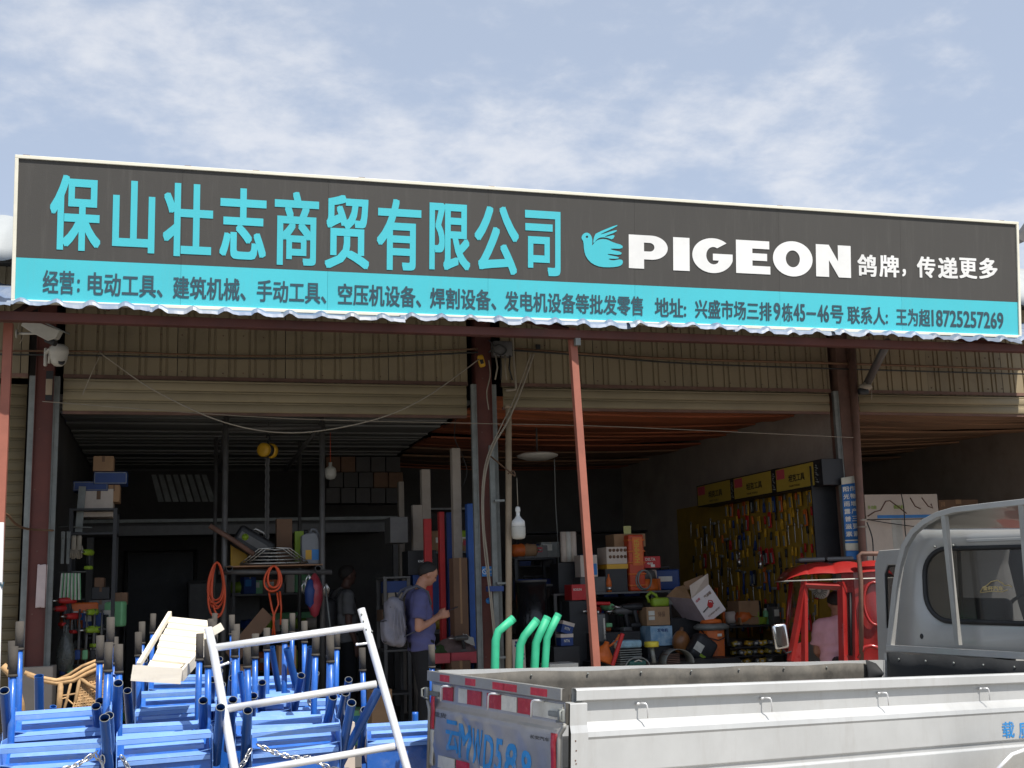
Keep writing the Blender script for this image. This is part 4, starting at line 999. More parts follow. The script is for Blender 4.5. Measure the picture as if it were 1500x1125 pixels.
# chains
link0 = [None]
def chain(label, pts, n, sag):
    t = thing('chain', label, 'chain', pts[0], 0, 'steel chains draped over the carts')
    P = [Vector(p) - Vector(pts[0]) for p in pts]; d = []
    N = 120
    for k in range(N + 1):
        f = k / N * (len(P) - 1); i = min(int(f), len(P) - 2); q = f - i
        p = P[i].lerp(P[i + 1], q); p.z -= sag * 4 * q * (1 - q); d.append(p)
    L = sum((d[k + 1] - d[k]).length for k in range(N)); step = 0.026; m = int(L / step); acc = 0; k = 0
    if link0[0] is None:
        pth = [(0.017 * math.cos(a) + (0.008 if math.cos(a) > 0 else -0.008) * 0.6, 0.0095 * math.sin(a), 0) for a in [j * math.pi / 8 for j in range(16)]]
        link0[0] = MB().tube(pth, 0.0034, 6, closed=True).mesh('link')
        link0[0].materials.append(M_chrome)
    for j in range(m):
        s = (j + 0.5) * step; acc = 0
        for k in range(N):
            l = (d[k + 1] - d[k]).length
            if acc + l >= s: break
            acc += l
        p = d[k].lerp(d[k + 1], (s - acc) / max(l, 1e-6)); q = (d[k + 1] - d[k]).to_track_quat('X', 'Z').to_euler()
        o = bpy.data.objects.new('link', link0[0]); COL.objects.link(o); o.parent = t; o.location = p
        o.rotation_euler = (Matrix.Rotation(0, 3, 'X') @ q.to_matrix() @ Euler(((j % 2) * 1.57 + rnd.uniform(-.3, .3), 0, 0)).to_matrix()).to_euler()
chain('steel chain slung from the right corner of the leftmost cart', [atY(84, 1128, 5.80), atY(139, 1103, 5.86), atY(150, 1112, 5.9), atY(152, 1130, 5.9)], 0, 0.015)
chain('steel chain hanging down at the left side plate of the ramp cart', [atY(178, 1108, 5.98), atY(190, 1128, 5.9), atY(200, 1150, 5.9)], 0, 0.0)
chain('long steel chain sagging across the sheet of the cart behind the tube frame', [atY(378, 1091, 6.05), atY(456, 1110, 6.02), atY(515, 1128, 5.95)], 0, 0.02)
chain('short steel chain at the left side of the cart behind the tube frame', [atY(367, 1098, 6.05), atY(358, 1116, 6.0), atY(345, 1130, 6.0)], 0, 0.0)
chain('thin steel chain hanging between the second row cart and the green crate', [atY(450, 1020, 7.2), atY(456, 1036, 7.2), atY(466, 1050, 7.2)], 0, 0.0)

# ------------------------------------------------------------------ bright tube frame leaning in front
fr_t = thing('tube_frame', 'bright aluminium ladder shaped tube frame leaning over the blue carts', 'metal frame', (0.4, 6.0, 0))
fo = Vector((0.4, 6.0, 0))
def fY(py): return 6.16 - (py - 890) * 0.00105      # leans back at the top
def fp(px, py): return atY(px, py, fY(py)) - fo
def down(pa, pb):
    a, b = fp(*pa), fp(*pb); d = (b - a); return a + d * (a.z / (a.z - b.z))
MB().tube([fp(305, 920), fp(312, 950), fp(337, 1090), down((312, 950), (337, 1090))], 0.0205, 16).build('stile', M_alu, fr_t)
MB().tube([fp(529, 892), fp(540, 930), fp(583, 1080), down((540, 930), (583, 1080))], 0.0205, 16).build('stile', M_alu, fr_t)
for pa, pb, r_ in (((314, 949), (537, 917), 0.0185), ((329, 1039), (551, 1002), 0.0185), ((343, 1134), (578, 1093), 0.0175)):
    MB().tube([fp(*pa), fp(*pb)], r_, 16).build('rung', M_alu, fr_t)
MB().tube([fp(541, 942), fp(524, 944)], 0.006, 8).ball(fp(523, 944), 0.008, 8, 6).build('lock_pin', M_alu, fr_t)
MB().tube([fp(320, 976), fp(334, 971)], 0.006, 8).ball(fp(334, 971), 0.008, 8, 6).build('lock_pin', M_alu, fr_t)
for px_, py_ in ((531, 900), (534, 910), (538, 922), (546, 925)):
    MB().ball(fp(px_ - 2, py_) + Vector((0, -0.018, 0)), 0.006, 8, 6).build('bolt', M_galv, fr_t)

# ------------------------------------------------------------------ white slatted wooden ramp lying over the carts
ramp = thing('wooden_ramp', 'whitewashed wooden crate lid with overlapping slats lying on the blue carts', 'wooden rack', (0, 7.0, 0))
ro = Vector((0, 7.0, 0))
Rn = [atY(213, 988, 6.55), atY(262, 995, 6.55)]
FL, FR = atY(212, 978, 6.6), atY(262, 980, 6.6); BL_, BR_ = atY(248, 905, 7.5), atY(303, 911, 7.5)
FL = atY(203, 985, 6.6); FR = atY(264, 990, 6.6)
nS = 8
for k in range(nS):
    f0 = k / nS; f1 = (k + 1) / nS
    FLk, FRk = atY(218, 980, 6.62), atY(268, 984, 6.62)
    FRk = atY(263, 984, 6.62)
    a = FLk.lerp(BL_, f0)
    def rgt(f): return atY(263 + 42 * min(1, f / 0.62), 984 - 73 * f, 6.62 + 0.88 * f)
    b = rgt(f0); c = rgt(f1 + 0.03); d = FLk.lerp(BL_, f1 + 0.03)
    nn = (b - a).cross(d - a).normalized()
    lift = nn * 0.014 * 1; jit = rnd.uniform(-0.01, 0.01)
    ux = (b - a).normalized() * jit
    V = [a + lift + ux, b + lift + ux, c + ux, d + ux]; V2 = [p - nn * 0.014 for p in V]
    MB().add([p - ro for p in V + V2], [(0, 1, 2, 3), (7, 6, 5, 4), (0, 4, 5, 1), (1, 5, 6, 2), (2, 6, 7, 3), (3, 7, 4, 0)]).build('slat', M_whitewood, ramp)
def beam(a, b, w, h, up=Vector((0, 0, 1))):
    d = (b - a).normalized(); x = d.cross(up).normalized(); y = x.cross(d); vs = []
    for p in (a, b):
        for sx, sy in ((-1, -1), (1, -1), (1, 1), (-1, 1)): vs.append(p + x * sx * w / 2 + y * sy * h / 2)
    return MB().add(vs, [(3, 2, 1, 0), (4, 5, 6, 7), (0, 1, 5, 4), (1, 2, 6, 5), (2, 3, 7, 6), (3, 0, 4, 7)])
beam(atY(266, 990, 6.6) - ro, atY(309, 940, 7.15) - ro, 0.016, 0.06).build('side_rail', M_whitewood, ramp)
beam(atY(203, 975, 6.6) - ro, atY(249, 899, 7.5) - ro, 0.02, 0.03).build('side_rail', M_whitewood, ramp)
beam(atY(193, 985.5, 6.55) - ro, atY(266, 990.5, 6.55) - ro, 0.018, 0.080).build('end_board', M_whitewood, ramp)
# second pale board at the right of it
tag(beam(atY(304, 930, 7.3), atY(326, 917, 7.3), 0.03, 0.045).build('pale_offcut', M_whitewood), 'short pale wooden offcut behind the grips, right of the slatted lid', 'wood offcut')
tag(beam(atY(505, 1086, 6.5), atY(512, 1060, 7.0), 0.02, 0.14).build('pale_board', M_whitewood), 'pale wooden board stuck behind the right side plate of the chained cart', 'board')

# ------------------------------------------------------------------ rattan chair
rc = Vector((-0.55, 8.4, 0)); ch = thing('rattan_chair', 'worn brown rattan lounge chair behind the leftmost blue carts', 'chair', rc)
def rp(px, py, dy=0): return atY(px, py, 8.4 + dy) - rc
def rat(name, pts, r): MB().tube([rp(*p) for p in pts], r, 8).build(name, M_rattan, ch)
rat('arm_cane', [(4, 975), (14, 985), (22, 998), (30, 1030), (34, 1062)], 0.024)
rat('rim_cane', [(36, 985), (55, 992), (82, 997), (105, 993), (125, 981), (148, 970), (160, 966)], 0.014)
rat('rim_cane', [(40, 988), (60, 997), (84, 1001), (108, 997), (128, 986), (158, 973)], 0.014)
rat('rim_cane', [(82, 997, 0.05), (100, 989, 0.05), (120, 976, 0.05), (145, 966, 0.05)], 0.010)
rat('leg', [(89, 1000), (87, 1030), (82, 1062)], 0.018)
rat('leg', [(117, 993), (112, 1020), (108, 1040)], 0.011)
rat('brace', [(117, 993), (130, 1003), (146, 1012)], 0.012)
rat('brace', [(104, 1000), (98, 1025), (88, 1060)], 0.009)
rat('brace', [(84, 1020), (100, 1018), (112, 1016)], 0.006)
rat('brace', [(84, 1026), (96, 1022), (110, 1034), (132, 1044)], 0.005)
rat('brace', [(34, 1050), (50, 1045), (66, 1040)], 0.006)
def seat_fn(u, v):
    a = rp(120, 993, 0.02).lerp(rp(160, 975, 0.05), u); b = rp(95, 1075, -0.1).lerp(rp(165, 1080, 0.0), u)
    return a.lerp(b, v) + Vector((0, 0.03 * math.sin(v * 3), 0))
mb = MB()
for k in range(26):
    mb.tube([seat_fn(k / 25, j / 6) + Vector((0, 0.004 * (-1) ** (j + k), 0)) for j in range(7)], 0.0045, 5)
for k in range(22):
    mb.tube([seat_fn(j / 8, k / 21) + Vector((0, -0.004 * (-1) ** (j + k), 0)) for j in range(9)], 0.0055, 5)
w_ = mb.build('woven_seat', M_rattan, ch); w_['kind'] = 'stuff'
MB().sheet(lambda u, v: seat_fn(u, v) + Vector((0, 0.012, 0)), 8, 8).build('seat_backing', M_carddark, ch)
rat('leg', [(20, 1000), (16, 1120), (14, 1230)], 0.016); rat('leg', [(82, 1062), (80, 1120), (78, 1230)], 0.016); rat('leg', [(158, 1000, 0.3), (157, 1120, 0.3), (156, 1220, 0.3)], 0.016)
rat('stretcher', [(16, 1120), (80, 1120), (157, 1120, 0.3)], 0.010)

# white board at the far left edge
wb = thing('white_board', 'narrow white signboard edge at the far left in front of the shutter', 'signboard', atY(0, 1100, 9.0) * 1.0)
wb.location.z = 0; wl = wb.location.copy()
q1 = atY(5.5, 765, 9.0) - wl; q2 = atY(2.5, 1010, 9.0) - wl
MB().add([(q1.x - 0.6, 0, q1.z), (q1.x, 0, q1.z), (q2.x, 0, 0.0), (q1.x - 0.6, 0, 0), (q1.x - 0.6, 0.03, q1.z), (q1.x, 0.03, q1.z), (q2.x, 0.03, 0.0), (q1.x - 0.6, 0.03, 0)],
         [(3, 2, 1, 0), (4, 5, 6, 7), (0, 1, 5, 4), (1, 2, 6, 5), (2, 3, 7, 6), (3, 0, 4, 7)]).build('board', M_white, wb)
q = atY(-4, 858, 9.0) - wl; lettering(MB(), 'w', (q.x, -0.003, q.z - 0.02), (1, 0, 0), (0, 0, 1), 0.045, 0.045, 0.02).build('lettering', M_dktext, wb)
# green bent pipes: handles of carts beyond the truck bed
gpipe = [((725, 978), (726, 938), (730, 925), (752, 906)), ((760, 978), (762, 945), (768, 932), (787, 908)), ((783, 978), (785, 942), (790, 930), (802, 904)), ((798, 978), (801, 935), (806, 924), (818, 900))]
gl = ['leftmost of the four bent green pipes beyond the truck bed', 'second from the left of the bent green pipes, widest gap beside it', 'third bent green pipe from the left, its open end showing', 'rightmost bent green pipe beside the red canopy post']
for pts, lb in zip(gpipe, gl):
    P = [atY(p[0] + 0, p[1], 8.6) for p in pts]; b = Vector((P[0].x, 8.6, 0))
    P2 = [Vector((P[0].x, 8.6, 0.0))] + P
    t = thing('bent_pipe', lb, 'pipe', b, 0, 'bent green steel pipes')
    MB().tube([p - b for p in P2], 0.031 if lb[0] != 'r' else 0.028, 16).build('shaft', M_green, t)
    e = (P[-1] - P[-2]).normalized(); MB().pipe(P[-1] - b - e * 0.02, P[-1] - b + e * 0.004, 0.0312 if lb[0] != 'r' else 0.0282, 0.004, 16).build('open_end', M_green, t)
    MB().bbox((-0.1, -0.1, 0), (0.1, 0.1, 0.02)).build('foot_plate', M_green, t)
# ------------------------------------------------------------------ things on the facade
def pt(px, py, Y): return atY(px, py, Y)
def wire(name, label, cat, pts, r, m, sag=0.0, n=24, group=None, smooth=True):
    P = [pt(*p) if len(p) == 3 else Vector(p[:3]) for p in pts]
    out = []
    m_ = len(P) - 1
    for i in range(m_):
        p0 = P[max(i - 1, 0)]; p1 = P[i]; p2 = P[i + 1]; p3 = P[min(i + 2, m_)]
        for k in range(n if m_ == 1 else 8):
            q = k / (n if m_ == 1 else 8)
            if smooth and m_ > 1:
                v = 0.5 * ((2 * p1) + (p2 - p0) * q + (2 * p0 - 5 * p1 + 4 * p2 - p3) * q * q + (3 * p1 - p0 - 3 * p2 + p3) * q ** 3)
            else: v = p1.lerp(p2, q)
            v = v.copy(); v.z -= sag * 4 * q * (1 - q); out.append(v)
    out.append(P[-1]); o0 = out[0].copy()
    o = MB().tube([p - o0 for p in out], r, 6).build(name, m); o.location = o0
    return tag(o, label, cat, group)
YW = YF - 0.16
wire('cable', 'brown cable bundle strapped along the corrugated fascia, upper line on the left', 'cable', [(0, 514, YW), (150, 515, YW), (340, 521, YW), (520, 519, YW), (700, 511, YW)], 0.010, M_cableb)
wire('cable', 'black cable just under the brown bundle on the left fascia', 'cable', [(0, 519, YW - .02), (150, 521, YW), (340, 525, YW), (520, 524, YW), (700, 516, YW)], 0.009, M_cablek)
wire('cable', 'orange brown cable running over the fascia from the middle column to the right edge', 'cable', [(720, 508, YW), (850, 518, YW), (1000, 526, YW), (1220, 532, YW), (1500, 541, YW)], 0.014, M_cableb)
wire('cable', 'dark green cable below the orange brown one on the right fascia', 'cable', [(720, 511, YW - .03), (850, 520, YW), (1000, 532, YW), (1220, 540, YW), (1500, 548, YW)], 0.009, M_cablek)
wire('cable', 'white cord sagging across the left bay to the yellow socket box', 'cord', [(146, 516, YW - .1), (162, 528, YW - .2), (230, 574, YW - .25), (330, 619, YW - .3), (430, 634, YW - .3), (540, 617, YW - .3), (620, 584, YW - .25), (702, 526, YW - .1)], 0.006, M_cable)
wire('cable', 'thin pinkish wire stretched level across all bays below the shutters', 'wire', [(62, 588, YW - .1), (400, 612, YW - .1), (690, 620, YW - .1), (900, 625, YW - .1), (1250, 641, YW - .1)], 0.004, M_cable)
wire('cable', 'short white wire hanging down from the fascia beside the dome camera', 'wire', [(146, 522, YW - .05), (135, 545, YW - .05), (121, 578, YW - .05)], 0.004, M_cable)
wire('cable', 'brown cable from the left red post to the first column', 'cable', [(-4, 752, 9.6), (10, 754, 9.75), (24, 768, 10.3), (42, 775, 11.0), (78, 777, YW - .03)], 0.010, M_cableb)
wire('cable', 'bundle of pale cords running down the middle red column', 'cable', [(782, 518, YW - .1), (762, 575, YW - .1), (742, 620, YW - .15), (722, 655, YW - .15), (710, 700, YW - .12), (708, 760, YW - .12), (714, 820, YW - .1), (720, 880, YW - .1), (725, 930, YW - .1), (727, 975, YW - .1)], 0.011, M_cable)
wire('cable', 'second thinner pale cord beside the bundle on the middle column', 'cable', [(778, 518, YW - .14), (755, 580, YW - .14), (735, 622, YW - .19), (714, 668, YW - .19), (706, 720, YW - .16), (708, 790, YW - .16), (717, 870, YW - .14), (723, 930, YW - .14), (725, 975, YW - .14)], 0.006, M_cable)
wire('cable', 'brown tied cord reaching from the column to the hanging bulb', 'cord', [(718, 668, YW - .12), (733, 680, YW - .2), (745, 690, YW - .25), (754, 697, YW - .25), (752, 690, YW - .25), (744, 694, YW - .25)], 0.008, M_cableb)
wire('conduit', 'pale thin conduit bent under the corrugated fascia right of the middle column', 'conduit', [(750, 480, YW - .02), (752, 520, YW - .02), (756, 567, YW - .02), (755, 571, YW - .02), (741, 572, YW - .02)], 0.012, M_cable, smooth=False)
wire('cable', 'loose black cable loop hanging from the ceiling right of the left bay', 'cable', [(668, 608, 12.2), (666, 640, 12.2), (676, 665, 12.2), (684, 690, 12.2), (678, 712, 12.2)], 0.005, M_cablek)
wire('cable', 'white wire running down the middle column top between the ties', 'wire', [(716, 528, YW - .12), (718, 550, YW - .12), (713, 575, YW - .12), (716, 600, YW - .12)], 0.006, M_cable)
wire('cable', 'curled grey wire at the junction above the middle column', 'wire', [(716, 498, YW - .1), (724, 508, YW - .14), (716, 516, YW - .1), (730, 505, YW - .12), (742, 512, YW - .1), (735, 520, YW - .1), (722, 515, YW - .12)], 0.008, M_cablek)
# junction clutter
t = thing('junction_box', 'dark junction box with tape on the middle column under the eave', 'junction box', pt(735, 512, YW - .04))
MB().rbox((0, 0, 0), (0.2, 0.10, 0.16), 0.01).build('box', M_steelgrey, t)
for k in range(4): MB().tube([(-0.08 + k * 0.05, -0.05, -0.07), (-0.07 + k * 0.04, -0.07, -0.2), (-0.09 + k * 0.06, -0.04, -0.32)], 0.008, 6).build('cable_tail', M_cablek if k % 2 else M_cable, t)
t = thing('socket_box', 'yellow extension socket box tied to the middle column', 'socket', pt(705, 529, YW - .06), rot=(0, -0.25, 0))
MB().rbox((0, 0, 0), (0.062, 0.06, 0.125), 0.02).build('body', M_yellow, t)
MB().rbox((-0.005, -0.031, -0.01), (0.036, 0.01, 0.045), 0.008).build('socket_face', M_blackplastic, t)
# PVC pipe
t = thing('pvc_pipe', 'beige plastic downpipe right of the middle red column', 'pipe', (pt(742, 975, YW - .1).x, YW - .1, 0))
b_ = Vector((pt(742, 975, YW - .1).x, YW - .1, 0)); a1 = pt(745, 598, YW - .1) - b_
MB().tube([(0, 0, 0.1), a1], 0.031, 14).build('pipe', M_pipe_beige, t)
MB().cyl(a1, a1 + Vector((0, 0, 0.03)), 0.036, 14).build('coupling', M_pipe_beige, t)
for z in (0.9, 1.6, 2.4): MB().box((-0.02, 0.03, z), (0.10, 0.07, 0.02)).build('clamp', M_galv, t)
MB().box((-0.09, 0.02, 1.55), (0.16, 0.075, 0.05)).build('blue_tie', M_navy, t)
MB().bbox((-0.10, 0.04, 0.1), (-0.05, 0.08, 2.95)).build('batten', M_galv, t)
# bulb
t = thing('hanging_bulb', 'large white LED bulb hanging on a thin cord right of the middle column', 'light bulb', pt(757, 700, YW - .25))
zb = pt(757, 790, YW - .25).z - pt(757, 700, YW - .25).z; ztp = pt(757, 742, YW - .25).z - pt(757, 700, YW - .25).z
MB().cyl((0, 0, 0), (0.002, 0, ztp), 0.004, 6).build('cord', M_cable, t)
hB = ztp - zb
MB().lathe([(0.012, ztp), (0.022, ztp - 0.01), (0.025, ztp - 0.045), (0.018, ztp - 0.05), (0.018, ztp - 0.09), (0.035, ztp - 0.115), (0.062, ztp - 0.14), (0.066, ztp - 0.19)], 24).build('lamp_base', M_white, t)
MB().lathe([(0.066, ztp - 0.19), (0.068, ztp - 0.20), (0.068, zb + 0.04), (0.060, zb + 0.01), (0.03, zb), (0.0, zb)], 24).build('diffuser', M_whiteplastic, t)
t = thing('ceiling_lamp', 'round white ceiling lamp under the red boards of the middle bay', 'lamp', pt(787, 668, 13.4))
MB().lathe([(0.0, -0.05), (0.14, -0.045), (0.24, -0.01), (0.25, 0.01), (0.2, 0.03), (0.0, 0.04)], 28).build('shade', M_whiteplastic, t)
MB().cyl((0, 0, 0.02), (0, 0, 0.42), 0.012, 8).build('rod', M_steelgrey, t)
# cameras
t = thing('bullet_camera', 'white box surveillance camera pointing down on the left red column', 'camera', pt(64, 481, YW - .55), rot=(0.1, 0.47, -0.2))
MB().add([(-0.17, -0.05, 0.02), (0.15, -0.05, 0.045), (0.15, -0.05, -0.03), (0.10, -0.05, -0.08), (-0.06, -0.05, -0.075), (-0.17, -0.05, -0.06),
          (-0.17, 0.05, 0.02), (0.15, 0.05, 0.045), (0.15, 0.05, -0.03), (0.10, 0.05, -0.08), (-0.06, 0.05, -0.075), (-0.17, 0.05, -0.06)],
         [(0, 1, 2, 3, 4, 5)[::-1], (6, 7, 8, 9, 10, 11)] + [(i, (i + 1) % 6, 6 + (i + 1) % 6, 6 + i) for i in range(6)]).build('housing', M_whiteplastic, t, bevel=0.006)
MB().box((0.01, 0, 0.05), (0.39, 0.125, 0.012)).build('sun_hood', M_galv, t, bevel=0.004)
MB().rbox((0.11, 0, -0.075), (0.09, 0.085, 0.05), 0.012).build('lens_hood', M_blackplastic, t)
t2 = pt(35, 489, YW - .3)
q = thing('camera_arm', 'thin white bracket arm of the box camera beside the left post', 'bracket', t2)
MB().cyl((-0.06, 0, 0.0), (0.14, -0.1, -0.015), 0.011, 8).cyl((-0.065, 0, 0), (-0.055, 0, 0), 0.04, 12).build('arm', M_whiteplastic, q)
MB().tube([(0.02, 0, 0.22), (-0.03, 0, 0.16), (-0.05, 0, 0.05), (0.0, 0, -0.02), (-0.03, 0, -0.09)], 0.004, 6).build('lead', M_cable, q)
MB().tube([(0.22, 0.05, -0.1), (0.21, 0.06, -0.25)], 0.011, 8).build('stem', M_whiteplastic, q)
t = thing('dome_camera', 'white speed dome camera below the box camera on the left column', 'camera', pt(86, 520, YW - .22))
MB().lathe([(0.0, -0.105), (0.035, -0.10), (0.062, -0.075), (0.075, -0.035), (0.077, 0.0), (0.082, 0.005), (0.086, 0.03), (0.078, 0.07), (0.045, 0.095), (0.0, 0.10)], 26).build('dome', M_whiteplastic, t)
MB().lathe([(0.0, -0.02), (0.028, -0.012), (0.03, 0.01)], 16, (0.028, -0.045, -0.07), rot=(0.9, 0.5, 0)).build('lens', M_blackplastic, t)
MB().tube([(0.0, 0.02, 0.08), (-0.05, 0.08, 0.09), (-0.12, 0.15, 0.05)], 0.018, 8).rbox((-0.125, 0.16, 0.01), (0.03, 0.04, 0.17), 0.012).build('arm', M_whiteplastic, t)
t = thing('conduit_box', 'narrow pale trunking cover on the top of the left red column', 'trunking', pt(72, 567, YW - .02))
MB().rbox((0, 0, 0), (0.055, 0.04, 0.145), 0.004).build('cover', M_pipe_beige, t); MB().bbox((-0.03, 0.0, -0.12), (0.03, 0.03, 0.15)).build('back_plate', M_blackplastic, t)
# paper strip and stickers
t = tag(MB().sheet(lambda u, v: Vector((pt(54 + 15 * u - 1.0 * v, 827, YW).x, YF - 0.101 - 0.003 * math.sin(u * 3) , pt(60, 827 + 63 * v, YF - .1).z + 0.01 * (noise.noise(Vector((u * 5, v * 9, 0)))) * (v > 0.9 or v < 0.1))), 8, 20).build('paper_strip', mat('faded_paper', (0.62, 0.50, 0.47), 0.85, var=0.08, scale=8), solid=0.001), 'faded pinkish paper strip pasted on the left red column', 'poster')
t = thing('no_smoking_sign', 'small blue sign with a crossed circle on the middle red column', 'sign', pt(716, 837, YF - .1)); t.location.y = YF - 0.115
M_signblue = mat('sign_blue', (0.03, 0.20, 0.52), 0.5, var=0.08, bump=0.0)
MB().bbox((-0.074, -0.004, -0.048), (0.076, 0.0, 0.048)).build('plate', M_signblue, t)
MB().tube([(-0.045 + 0.024 * math.cos(a * math.pi / 10), -0.006, 0.024 * math.sin(a * math.pi / 10)) for a in range(20)], 0.0035, 6, closed=True).cyl((-0.061, -0.006, 0.017), (-0.029, -0.006, -0.017), 0.003, 6).build('symbol', M_white, t)
lettering(lettering(MB(), '请勿吸烟', (0.0, -0.005, 0.006), (1, 0, 0), (0, 0, 1), 0.062, 0.018, 0.02), 'NO SMOKING', (0.0, -0.005, -0.024), (1, 0, 0), (0, 0, 1), 0.062, 0.010, 0.01).build('lettering', M_white, t)
tag(MB().lathe([(0.0, -0.002), (0.028, -0.0018), (0.029, 0.0)], 18, (0, 0, 0), rot=(math.pi / 2, 0, 0)).build('round_sticker', M_signblue), 'round faded blue sticker low on the middle red column', 'sticker').location = (pt(716, 880, YF - .11).x, YF - .105, pt(716, 880, YF - .11).z)
# white carton paper on galvanised edge
# right column: blue banner, round pipe, brace, taped lamp
t = thing('column_banner', 'blue vertical banner with two columns of white characters on the right column', 'banner', pt(1247, 772, YF - .14))
bo = pt(1247, 772, YF - .14)
tlx = pt(1232, 700, YF - .14) - bo; trx = pt(1251, 697, YF - .14) - bo; brx = pt(1263, 800, YF - .14) - bo; blx = pt(1240, 820, YF - .14) - bo
bl0 = pt(1239.5, 820, YF - .14) - bo; br0 = pt(1264.5, 820, YF - .14) - bo
def ban(u, v):
    return (tlx.lerp(trx, u)).lerp(bl0.lerp(br0, u), v) + Vector((0, -0.006 * math.sin(u * 3.1), 0))
def strip(v0, v1, m, name, y=0.0): return MB().sheet(lambda u, v: ban(u, v0 + (v1 - v0) * v) + Vector((0, y, 0)), 6, 6).build(name, m, t, solid=0.001)
M_banner = mat('banner_blue', (0.025, 0.15, 0.40), 0.55, var=0.1, scale=8, bump=0.02)
M_bannerw = mat('banner_white', (0.55, 0.53, 0.42), 0.6, var=0.08, scale=8, bump=0.02)
strip(0.0, 0.085, M_bannerw, 'header'); strip(0.0855, 0.76, M_banner, 'blue_field'); strip(0.7605, 0.775, M_bannerw, 'rule'); strip(0.776, 0.80, M_banner, 'rule'); strip(0.801, 0.89, M_bannerw, 'footer'); strip(0.891, 1.0, M_banner, 'blue_field')
for col_, chs in ((0.52, '作物增产三要素'), (0.06, '阳光雨露普滋素')):
    for k, c_ in enumerate(chs):
        v = 0.115 + k * 0.0905
        P0 = ban(col_, v + 0.062); P1 = ban(col_ + 0.40, v + 0.062); P2 = ban(col_, v)
        lettering(MB(), c_, P0 + Vector((0, -0.006, 0)), (P1 - P0), (0, 0, 1), (P1 - P0).length, P2.z - P0.z, 0.03).build('lettering', M_refwhite, t)
t = thing('round_pipe', 'brown rusty round pipe in front of the right column', 'pipe', (pt(1268, 975, YF - .2).x, YF - .2, 0))
bb = Vector((pt(1268, 975, YF - .2).x, YF - .2, 0)); MB().tube([(0.02, 0, 0.1), pt(1247, 500, YF - .2) - bb], 0.042, 16).build('pipe', M_rust, t)
for py in (762, 772): 
    c_ = pt(1262.5, py, YF - .2) - bb; MB().lathe([(0.044, -0.012), (0.052, 0), (0.044, 0.012)], 16, c_).build('rope_wrap', M_cable, t)
t = thing('canopy_brace', 'dark diagonal brace from the canopy to the right column', 'brace', pt(1266, 570, YF - .2))
bb = pt(1266, 570, YF - .2); MB().tube([(0, 0, 0), pt(1301, 500, YF - .9) - bb], 0.042, 12).build('strut', M_steelgrey, t)
t = thing('taped_lamp', 'cloth and black tape wrapped lamp tied to the right column', 'lamp', pt(1268, 570, YF - .3))
MB().ball((0, 0, 0.02), (0.08, 0.05, 0.045), 14, 10).rbox((0.03, 0, 0.07), (0.13, 0.05, 0.05), 0.02, (0, -0.5, 0)).build('cloth', M_cable, t)
MB().rbox((-0.04, -0.01, -0.03), (0.12, 0.06, 0.07), 0.02).build('tape', M_blackplastic, t)
MB().tube([(0.05, -0.03, 0), (0.05, -0.03, -0.08), (0.04, -0.03, -0.12)], 0.004, 6).build('tape_tail', M_cable, t)
# hooked rod near right column
wire('rod', 'thin dark curved rod hanging below the round pipe at the right', 'rod', [(1270, 765, YF - .25), (1278, 790, YF - .25), (1280, 830, YF - .25), (1284, 860, YF - .25)], 0.007, M_cablek)
wire('cable', 'thin black wire crossing the white carton in the right bay', 'wire', [(1320, 722, 13.2), (1324, 745, 13.2), (1326, 778, 13.2), (1330, 800, 13.2)], 0.007, M_cablek)
wire('cable', 'thin brown string slanting over the white carton in the right bay', 'wire', [(1271, 761, 13.25), (1300, 766, 13.2), (1345, 772, 13.2)], 0.006, M_cablek)
# small holes and marks in the fascia
tag(MB().rbox(pt(788, 508, YF - .05), (0.05, 0.02, 0.05), 0.004).build('vent_cap', M_blackplastic), 'small black square cap on the fascia left of the middle post', 'cap')

# ------------------------------------------------------------------ props inside
LBL = set()
def box_thing(name, label, cat, r, Y, depth, m, text=None, tm=None, tape=M_card, rot=None, group=None, flap=False, rest=None, edge=0.004, side=None):
    """carton whose front face covers the pixel rectangle r=(x0,y0,x1,y1) at depth Y"""
    x0, y0, x1, y1 = r; a = pt(x0, y1, Y); b = pt(x1, y1, Y); c = pt((x0 + x1) / 2, y0, Y); d = pt((x0 + x1) / 2, y1, Y)
    w = b.x - a.x; h = c.z - d.z; base = Vector(((a.x + b.x) / 2, Y + depth / 2, rest if rest is not None else d.z))
    if rest is not None: h = c.z - rest
    t = thing(name, label, cat, base, 0, group, rot=rot)
    MB().box((0, 0, h / 2), (w, depth, h)).build('carton', m, t, bevel=edge)
    if tape: MB().bbox((-w * 0.07, -depth / 2 - 0.0015, h * 0.62), (w * 0.07, depth / 2, h + 0.0015)).build('tape', tape, t)
    if flap: MB().box((0, -depth * 0.52, h + 0.03), (w * 0.98, 0.004, h * 0.25), (0.5, 0, 0)).build('flap', m, t)
    if text:
        for k, (s_, fx, fz, fw, fh) in enumerate(text):
            lettering(MB(), s_, (-w / 2 + fx * w, -depth / 2 - 0.003, fz * h), (1, 0, 0), (0, 0, 1), fw * w, fh * h, 0.02).build('print', tm or M_blackplastic, t)
    return t, w, h
def rack(label, px0, px1, Y, depth, zs, m=M_steelgrey, name='shelf_rack'):
    x0 = pt(px0, 900, Y).x; x1 = pt(px1, 900, Y).x; t = thing(name, label, 'shelf', ((x0 + x1) / 2, Y + depth / 2, FLOOR))
    w = x1 - x0; top = max(zs) - FLOOR
    for sx in (-1, 1):
        for sy in (-1, 1): MB().box((sx * (w / 2 - 0.02), sy * (depth / 2 - 0.02), top / 2), (0.035, 0.035, top)).build('upright', m, t)
    for z in zs: MB().box((0, 0, z - FLOOR - 0.012), (w, depth, 0.022)).build('shelf_board', m, t, bevel=0.002)
    return t

